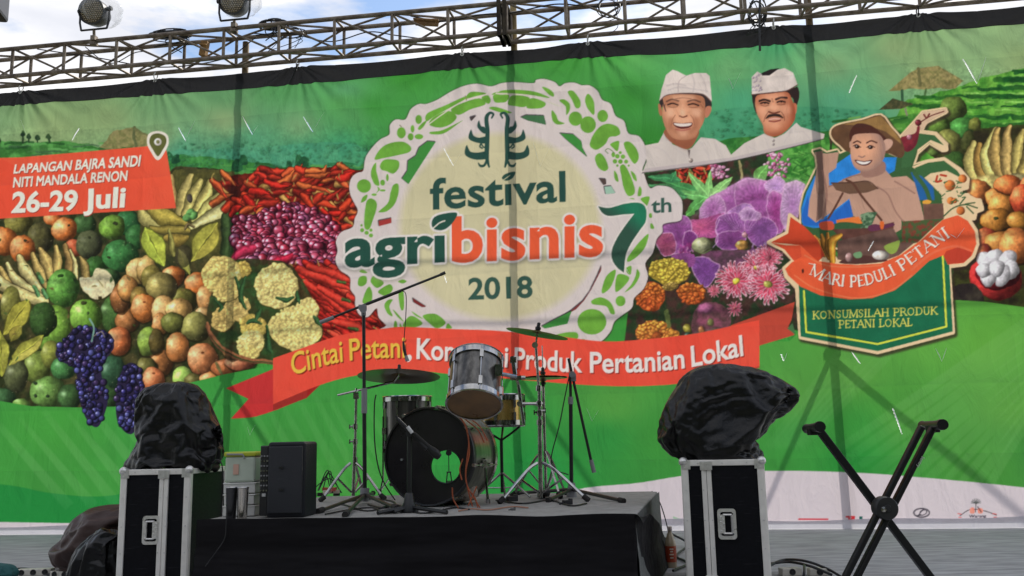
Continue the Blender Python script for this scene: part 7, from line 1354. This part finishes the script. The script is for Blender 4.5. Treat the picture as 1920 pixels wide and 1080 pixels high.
def bag(name, lab, y, prof, depth, mm, seed, zfix=None, cat='wrapped lamp', slack=.22, frames=14, nx=112, ny=80, core=.93, fit=.955, crease=.003, grav=.14):
    """a loose skin hung over a lump with the outline prof (photo row, left, right): the slack plastic is let fall by the cloth solver, then kept as a plain mesh"""
    prof = sorted(prof, key=lambda p: -p[0]); base = on_depth((prof[0][1]+prof[0][2])/2, prof[0][0], y); base.z = zfix if zfix is not None else base.z
    P = np.array(prof, float); tt = np.linspace(0, 1, len(P)); wmax = np.max(P[:, 2]-P[:, 1])/FPX*y/2; rr = random.Random(seed); sv = Vector((seed*3.1, seed*1.7, 0))
    def skin(n, m, k_, rough):
        bm = B(); rows = []
        for j in range(m):
            t = j/(m-1); py, xl, xr = [float(np.interp(t, tt, P[:, k])) for k in range(3)]
            a = on_depth(xl, py, y)-base; b = on_depth(xr, py, y)-base; c = (a+b)/2; hw = (b-a).length/2*k_*fit; d = depth*k_*min(1, hw/wmax)**.5
            if t > .93: k = math.sqrt(max(0, 1-((t-.93)/.07)**2)); hw *= max(.03, k); d *= max(.03, k)
            r = []
            for i in range(n):
                th = 2*math.pi*i/n; cx, cy = math.cos(th), math.sin(th); ux = math.copysign(abs(cx)**.8, cx); uy = math.copysign(abs(cy)**.8, cy)
                v = Vector((c.x+hw*ux, c.y+d*uy, max(.003, c.z*(1 if k_ == 1 else .985)))); w_ = rough*mn.noise((v+sv)*5)+rough*.5*mn.noise((v+sv)*14)
                r.append(bm.verts.new(v+Vector((cx, cy, .2))*w_*(0 if j == 0 else 1)))
            rows.append(r)
        for a, b in zip(rows, rows[1:]):
            for i in range(n): bm.faces.new((a[i], a[(i+1) % n], b[(i+1) % n], b[i]))
        bm.faces.new(rows[-1]); return bm, n
    bm, _ = skin(48, 36, core, .012); co = obj('lump', bm, mm); co.location = base
    cm = co.modifiers.new('collision', 'COLLISION'); co.collision.thickness_outer = .006; co.collision.cloth_friction = 12
    bm, n = skin(nx, ny, 1.0, .02); o = obj(name, bm, mm); o.location = base
    g = o.vertex_groups.new(name='hold'); g.add(list(range(n*2)), 1.0, 'REPLACE')
    c = o.modifiers.new('cloth', 'CLOTH'); s = c.settings; s.quality = 6; s.mass = .2; s.tension_stiffness = 5; s.compression_stiffness = 5; s.shear_stiffness = 2; s.bending_stiffness = .35; s.air_damping = 1.5; s.vertex_group_mass = 'hold'
    s.effector_weights.gravity = grav; s.shrink_min = -slack; s.tension_damping = 6; s.compression_damping = 6
    c.collision_settings.distance_min = .005; c.collision_settings.collision_quality = 2; c.collision_settings.use_self_collision = False
    c.point_cache.frame_start = 1; c.point_cache.frame_end = frames
    for f in range(1, frames+1): S.frame_set(f)
    dg = bpy.context.evaluated_depsgraph_get(); me = bpy.data.meshes.new_from_object(o.evaluated_get(dg)); me.name = name
    o.modifiers.clear(); o.vertex_groups.clear(); o.data = me; me.polygons.foreach_set('use_smooth', [True]*len(me.polygons)); bpy.data.objects.remove(co)
    sd = o.modifiers.new('smooth', 'SUBSURF'); sd.levels = 1; sd.render_levels = 1
    CRE = [(Vector((rr.gauss(0, 1), rr.gauss(0, 1), rr.gauss(0, .8))).normalized(), rr.uniform(9, 34), rr.random(), Vector((rr.uniform(0, 50), rr.uniform(0, 50), rr.uniform(0, 50)))) for k in range(18)]
    me.calc_loop_triangles(); nrm = [v.normal.copy() for v in me.vertices]
    for v, n_ in zip(me.vertices, nrm):
        q = v.co+sv; w_ = 0; low = 1+1.2*max(0, 1-v.co.z/.22)
        for (nv, fq, ph, of) in CRE:
            mk = mn.noise(q*3.2+of)*2.4
            if mk > 0: w_ += min(1, mk)*(.5-abs(2*((q.dot(nv)*fq+ph+.4*mn.noise(q*6+of))%1)-1))*(10/fq)**.5
        v.co += n_*w_*crease*low
    S.frame_set(1); return tag(o, lab, cat)
bagL = bag('wrapped_lamp', 'tall narrow lump wrapped in a crumpled black plastic bag on the left flight case', y_l+.22, [(879, 238, 396), (865, 237, 400), (850, 243, 402), (838, 250, 411), (822, 256, 414), (806, 262, 410), (796, 264, 402), (780, 264, 396), (762, 261, 388), (745, 262, 378), (734, 270, 371), (724, 284, 362), (717, 304, 350)], .15, m_bag, 1, HL+.003)
bagR = bag('wrapped_lamp', 'wide lump wrapped in a ragged black plastic bag on the right flight case', y_r+.2, [(861, 1287, 1428), (845, 1282, 1430), (832, 1278, 1425), (822, 1262, 1420), (808, 1246, 1424), (792, 1238, 1446), (775, 1239, 1464), (758, 1243, 1474), (742, 1252, 1482), (730, 1262, 1484), (716, 1270, 1466), (702, 1280, 1440), (692, 1300, 1414), (685, 1328, 1385)], .17, m_bag, 2, HR+.003, slack=.24, crease=.006, fit=.90)
def flap(parent, pts, y, seed):
    bm = B(); rr = random.Random(seed); P = [on_depth(px, py, y+dy)-parent.location for px, py, dy in pts]; n = len(P); c = sum(P, Vector())/n
    fr = []
    for i in range(n):
        for k in range(8):
            t = k/8; fr.append(P[i].lerp(P[(i+1) % n], t)+Vector((rr.uniform(-.006, .006), rr.uniform(-.012, .012), rr.uniform(-.006, .006))))
    rings = [[bm.verts.new(c.lerp(p, f)+Vector((0, rr.uniform(-.014, .014)*(f < 1), 0))) for p in fr] for f in (.25, .5, .75, 1)]; m = len(fr); cv = bm.verts.new(c)
    for k in range(m): bm.faces.new((cv, rings[0][k], rings[0][(k+1) % m]))
    for a, b in zip(rings, rings[1:]):
        for k in range(m): bm.faces.new((a[k], b[k], b[(k+1) % m], a[(k+1) % m]))
    o = obj('loose_flap', bm, m_bag, parent); so_ = o.modifiers.new('thickness', 'SOLIDIFY'); so_.thickness = .002; return o
flap(bagR, [(1425, 702, .0), (1458, 712, -.04), (1486, 731, -.06), (1478, 750, -.03), (1462, 776, .0), (1428, 770, .05)], y_r+.16, 1); flap(bagL, [(396, 802, .0), (412, 797, -.03), (417, 812, -.04), (411, 836, -.02), (398, 838, .02)], y_l+.2, 4)
bag('tarpaulin_heap', 'heap of brown plastic sheet on the stage floor, left of the left flight case', 6.35, [(1060, 112, 290), (1040, 113, 300), (1020, 117, 300), (1000, 126, 300), (985, 135, 300), (972, 150, 300), (962, 168, 300), (955, 190, 300), (950, 215, 300)], .30, m_bag2, 3, 0.0, 'tarpaulin', nx=84, ny=40)
bag('plastic_sack', 'black plastic sack lying in front of the brown heap beside the left flight case', 5.85, [(1086, 128, 240), (1070, 134, 244), (1050, 142, 246), (1035, 152, 246), (1020, 162, 246), (1008, 178, 246), (1000, 196, 240)], .16, m_bag, 4, 0.0, 'sack', nx=70, ny=44)

# ------------------------------------------------------------------ keyboard stand in front on the right
yx = 4.42; xs = thing('keyboard_stand', 'black folding X shaped keyboard stand standing empty on the right', 'keyboard stand', gz(on_floor(1655, 1124), 0)); ox = xs.location; ox.y = yx; ox.x = on_depth(1655, 1000, yx).x
PX = lambda px, py, dy=0: on_depth(px, py, yx+dy)-ox
m_tube = mat('black powder coated tube', (.009, .009, .010), .42, spec=.3, bump=.1, bscale=500)
def bar(bm, a, b, w_, d):
    dv = (b-a); L_ = dv.length; z = dv.normalized(); y = Vector((0, 1, 0)); x = y.cross(z).normalized(); y = z.cross(x); R_ = Matrix((x, y, z)).transposed(); box(bm, (a+b)/2, (w_, d, L_), R_)
foot = lambda a, b, px_: None
pf = lambda x0, y0, x1, y1: PX(x1, y1)
# arm falling to the right
a0, a1 = PX(1531, 800), PX(1532+ (1655-1532)*2.03, 800+(957-800)*2.03); a1.z = .02
bm = B(); bar(bm, a0, a1, .034, .04); arm1 = obj('cross_arm', bm, m_tube, xs, bevel=.006)
for dx, sgn in ((-10, 0), (12, 1)):
    b0, b1 = PX(1738+dx, 800, -.05), PX(1738+dx-(1738-1655)*2.08+(-3), 800+(957-800)*2.03, -.05); b1.z = .02; bm = B(); bar(bm, b0, b1, .026, .04); obj('cross_arm', bm, m_tube, xs, bevel=.006)
    if sgn:
        bm = B(); k0, k1 = b0.lerp(b1, .16), b0.lerp(b1, .29)
        f_cu = bpy.data.curves.new('brand_lettering', 'FONT'); f_cu.body = 'Sentry'; f_cu.size = .022; f_cu.offset = .0004; fo = bpy.data.objects.new('brand_lettering', f_cu); COL.objects.link(fo); dg = bpy.context.evaluated_depsgraph_get(); fm = bpy.data.meshes.new_from_object(fo.evaluated_get(dg)); COL.objects.unlink(fo); bpy.data.objects.remove(fo); bm.from_mesh(fm)
        z = (b1-b0).normalized(); x = Vector((0, 1, 0)).cross(z).normalized(); M = Matrix.Translation(k0+Vector((0, -.0215, 0))-x*.006) @ Matrix((z, x*-1, Vector((0, -1, 0)))).transposed().to_4x4(); bmesh.ops.transform(bm, matrix=M, verts=bm.verts); obj('brand_lettering', bm, mat('white print', (.4, .4, .4), .5), xs)
for pa, pb in (((1538, 800), (1513, 804)), ((1768, 796), (1730, 798))):
    p, q = PX(*pa, -.20), PX(*pb, .16); bm = B(); tube(bm, [p, p+(q-p)*.08, p+(q-p)*.12, q-(q-p)*.1, q], [.025, .026, .021, .021, .024], 14); obj('support_bar', bm, m_tube, xs, True)
    bm = B(); m_ = p.lerp(q, .5); bar(bm, m_+Vector((0, 0, -.035)), m_, .05, .05); obj('bar_bracket', bm, m_tube, xs, bevel=.004)
bm = B(); lathe(bm, [(.001, -.02), (.050, -.02), (.053, -.012), (.053, .045), (.049, .05), (.018, .05), (.014, .058), (.001, .059)], 36, axis_matrix(PX(1656, 952, -.05), (0, -1, 0))); obj('joint_disc', bm, mat('black moulded plastic', (.016, .016, .017), .5), xs, True)
bm = B(); lathe(bm, [(.012, 0), (.012, .006), (.001, .009)], 12, axis_matrix(PX(1656, 955, -.12), (0, -1, 0))); obj('pivot_bolt', bm, m_chrome2, xs, True)
for e in (a1, Vector((PX(1560, 1100).x-.02, 0, .02))):
    bm = B(); e = Vector((e.x, 0, .022)); tube(bm, [e+Vector((0, -.20, 0)), e+Vector((0, .20, 0))], .018, 12); obj('foot_bar', bm, m_tube, xs, True)
    bm = B()
    for s in (-1, 1): tube(bm, [e+Vector((0, s*.19, 0)), e+Vector((0, s*.225, 0))], .0215, 12)
    obj('end_cap', bm, m_rub, xs, True)

# ------------------------------------------------------------------ small things on the stage floor
bo = on_floor(1259, 1064); t = thing('drink_bottle', 'small plastic drink bottle with an orange red label beside the riser', 'bottle', gz(bo, 0)); yq = bo.y; hb_ = 72/FPX*yq; rb_ = 10/FPX*yq
m_pet = mat('clear drink bottle', (.45, .36, .24), .15, spec=.8); bm = B(); lathe(bm, [(.001, .002), (rb_*.86, 0), (rb_, .008), (rb_, hb_*.55), (rb_*.93, hb_*.62), (rb_*.55, hb_*.80), (rb_*.36, hb_*.86), (rb_*.36, hb_*.93), (.001, hb_*.93)], 24); obj('body', bm, m_pet, t, True)
bm = B(); lathe(bm, [(rb_*1.015, hb_*.14), (rb_*1.02, hb_*.15), (rb_*1.02, hb_*.52), (rb_*1.015, hb_*.53)], 24); lbl = obj('label', bm, mat('orange red label', (.42, .06, .02), .45, noise=.3, nscale=40), t, True)
bm = B(); 
for z, w_ in ((.46, .7), (.40, .5), (.33, .8), (.25, .6)): box(bm, (0, -rb_*1.03, hb_*z), (rb_*w_, .0015, hb_*.03))
obj('label_print', bm, mat('pale label print', (.7, .6, .5), .5), lbl)
bm = B(); lathe(bm, [(rb_*.42, hb_*.90), (rb_*.44, hb_*.91), (rb_*.44, hb_*.99), (rb_*.40, hb_), (.001, hb_)], 20); obj('cap', bm, mat('pale pink cap', (.55, .45, .42), .5), t, True)
m_sock = mat('cream socket strip', (.62, .58, .50), .45, noise=.15, nscale=30)
def strip(px, py, n, rz, lab, s=1.0):
    t = thing('power_strip', lab, 'power strip', gz(on_floor(px, py), 0), rz, 'power strips on the stage floor'); w_ = .075*n*s
    bm = B(); box(bm, (0, 0, .022), (w_, .07, .044)); obj('case', bm, m_sock, t, bevel=.006)
    for k in range(n):
        x = -w_/2+.0375*s+k*.075*s; bm = B(); M = axis_matrix((x, -.035, .024), (0, -1, 0)); lathe(bm, [(.001, .001), (.0165, .001), (.019, .003), (.019, .0005)], 18, M)
        for sx in (-.007, .007): tube(bm, [(x+sx, -.036, .024), (x+sx, -.0385, .024)], .0035, 6)
        so_ = obj('socket', bm, m_black, t, True)
    return t
strip(1482, 1079, 1, .1, 'cream single power socket box near the right flight case', 1.6); strip(1535, 1079, 1, -.05, 'cream single power socket box beside the foot of the keyboard stand', 1.6)
strip(66, 1079, 3, .08, 'long cream power strip on the floor at the bottom left corner'); strip(118, 1083, 2, -.25, 'short cream power strip tucked against the black plastic sack')
gf = lambda l, z=.012: [on_floor(x, y, z+(h[0] if h else 0)) for x, y, *h in l]
for l, lab in (([(1440, 1062, .05), (1470, 1050, .06), (1510, 1052, .07), (1550, 1066, .03), (1575, 1080)], 'thick black cable arching over the two socket boxes'), ([(1436, 1058, .05), (1480, 1054, .06), (1520, 1062, .05), (1560, 1078)], 'second black cable lying across the two socket boxes'), ([(1508, 1060, .06), (1508, 1072, .05), (1506, 1090)], 'black lead plugged in between the two socket boxes'),
               ([(1258, 1000, .1), (1290, 1020, .02), (1268, 1042), (1290, 1056), (1262, 1070)], 'black cable curled behind the drink bottle'), ([(0, 1074), (40, 1066), (90, 1072), (140, 1064), (180, 1078)], 'black cable on the floor behind the long power strip'), ([(10, 1082), (60, 1070), (110, 1080), (170, 1072), (215, 1082)], 'black cable running along the floor to the left flight case'), ([(380, 1010), (410, 985), (430, 990), (425, 1030), (385, 1060)], 'thin cord hanging over the left end of the riser skirt')):
    if lab.startswith('thin cord'): cable('cord', [on_depth(x, y, A_.y-.06) for x, y in ((425, 960), (424, 985), (421, 1010), (405, 1035), (385, 1062))], .003, lab)
    else: cable('cable', gf(l), .008, lab)
cable('cable', [on_depth(x, y, Bk.y-.05) for x, y in ((1222, 921), (1236, 940), (1246, 968), (1254, 1000))], .004, 'thin black cable hanging from the back right corner of the riser')
bag('teal_cloth', 'crumpled teal cloth at the bottom left corner of the stage', 5.9, [(1082, -40, 30), (1074, -40, 29), (1066, -36, 24), (1060, -30, 12)], .10, mat('teal cloth', (.02, .10, .10), .85, bump=.4, bscale=40), 6, 0.0, 'cloth', nx=60, ny=24)
cable('cable', [on_depth(x, y, y_l+.1) for x, y in ((398, 868), (408, 862), (416, 872), (418, 900), (419, 960))], .004, 'thin black cable falling behind the left flight case')
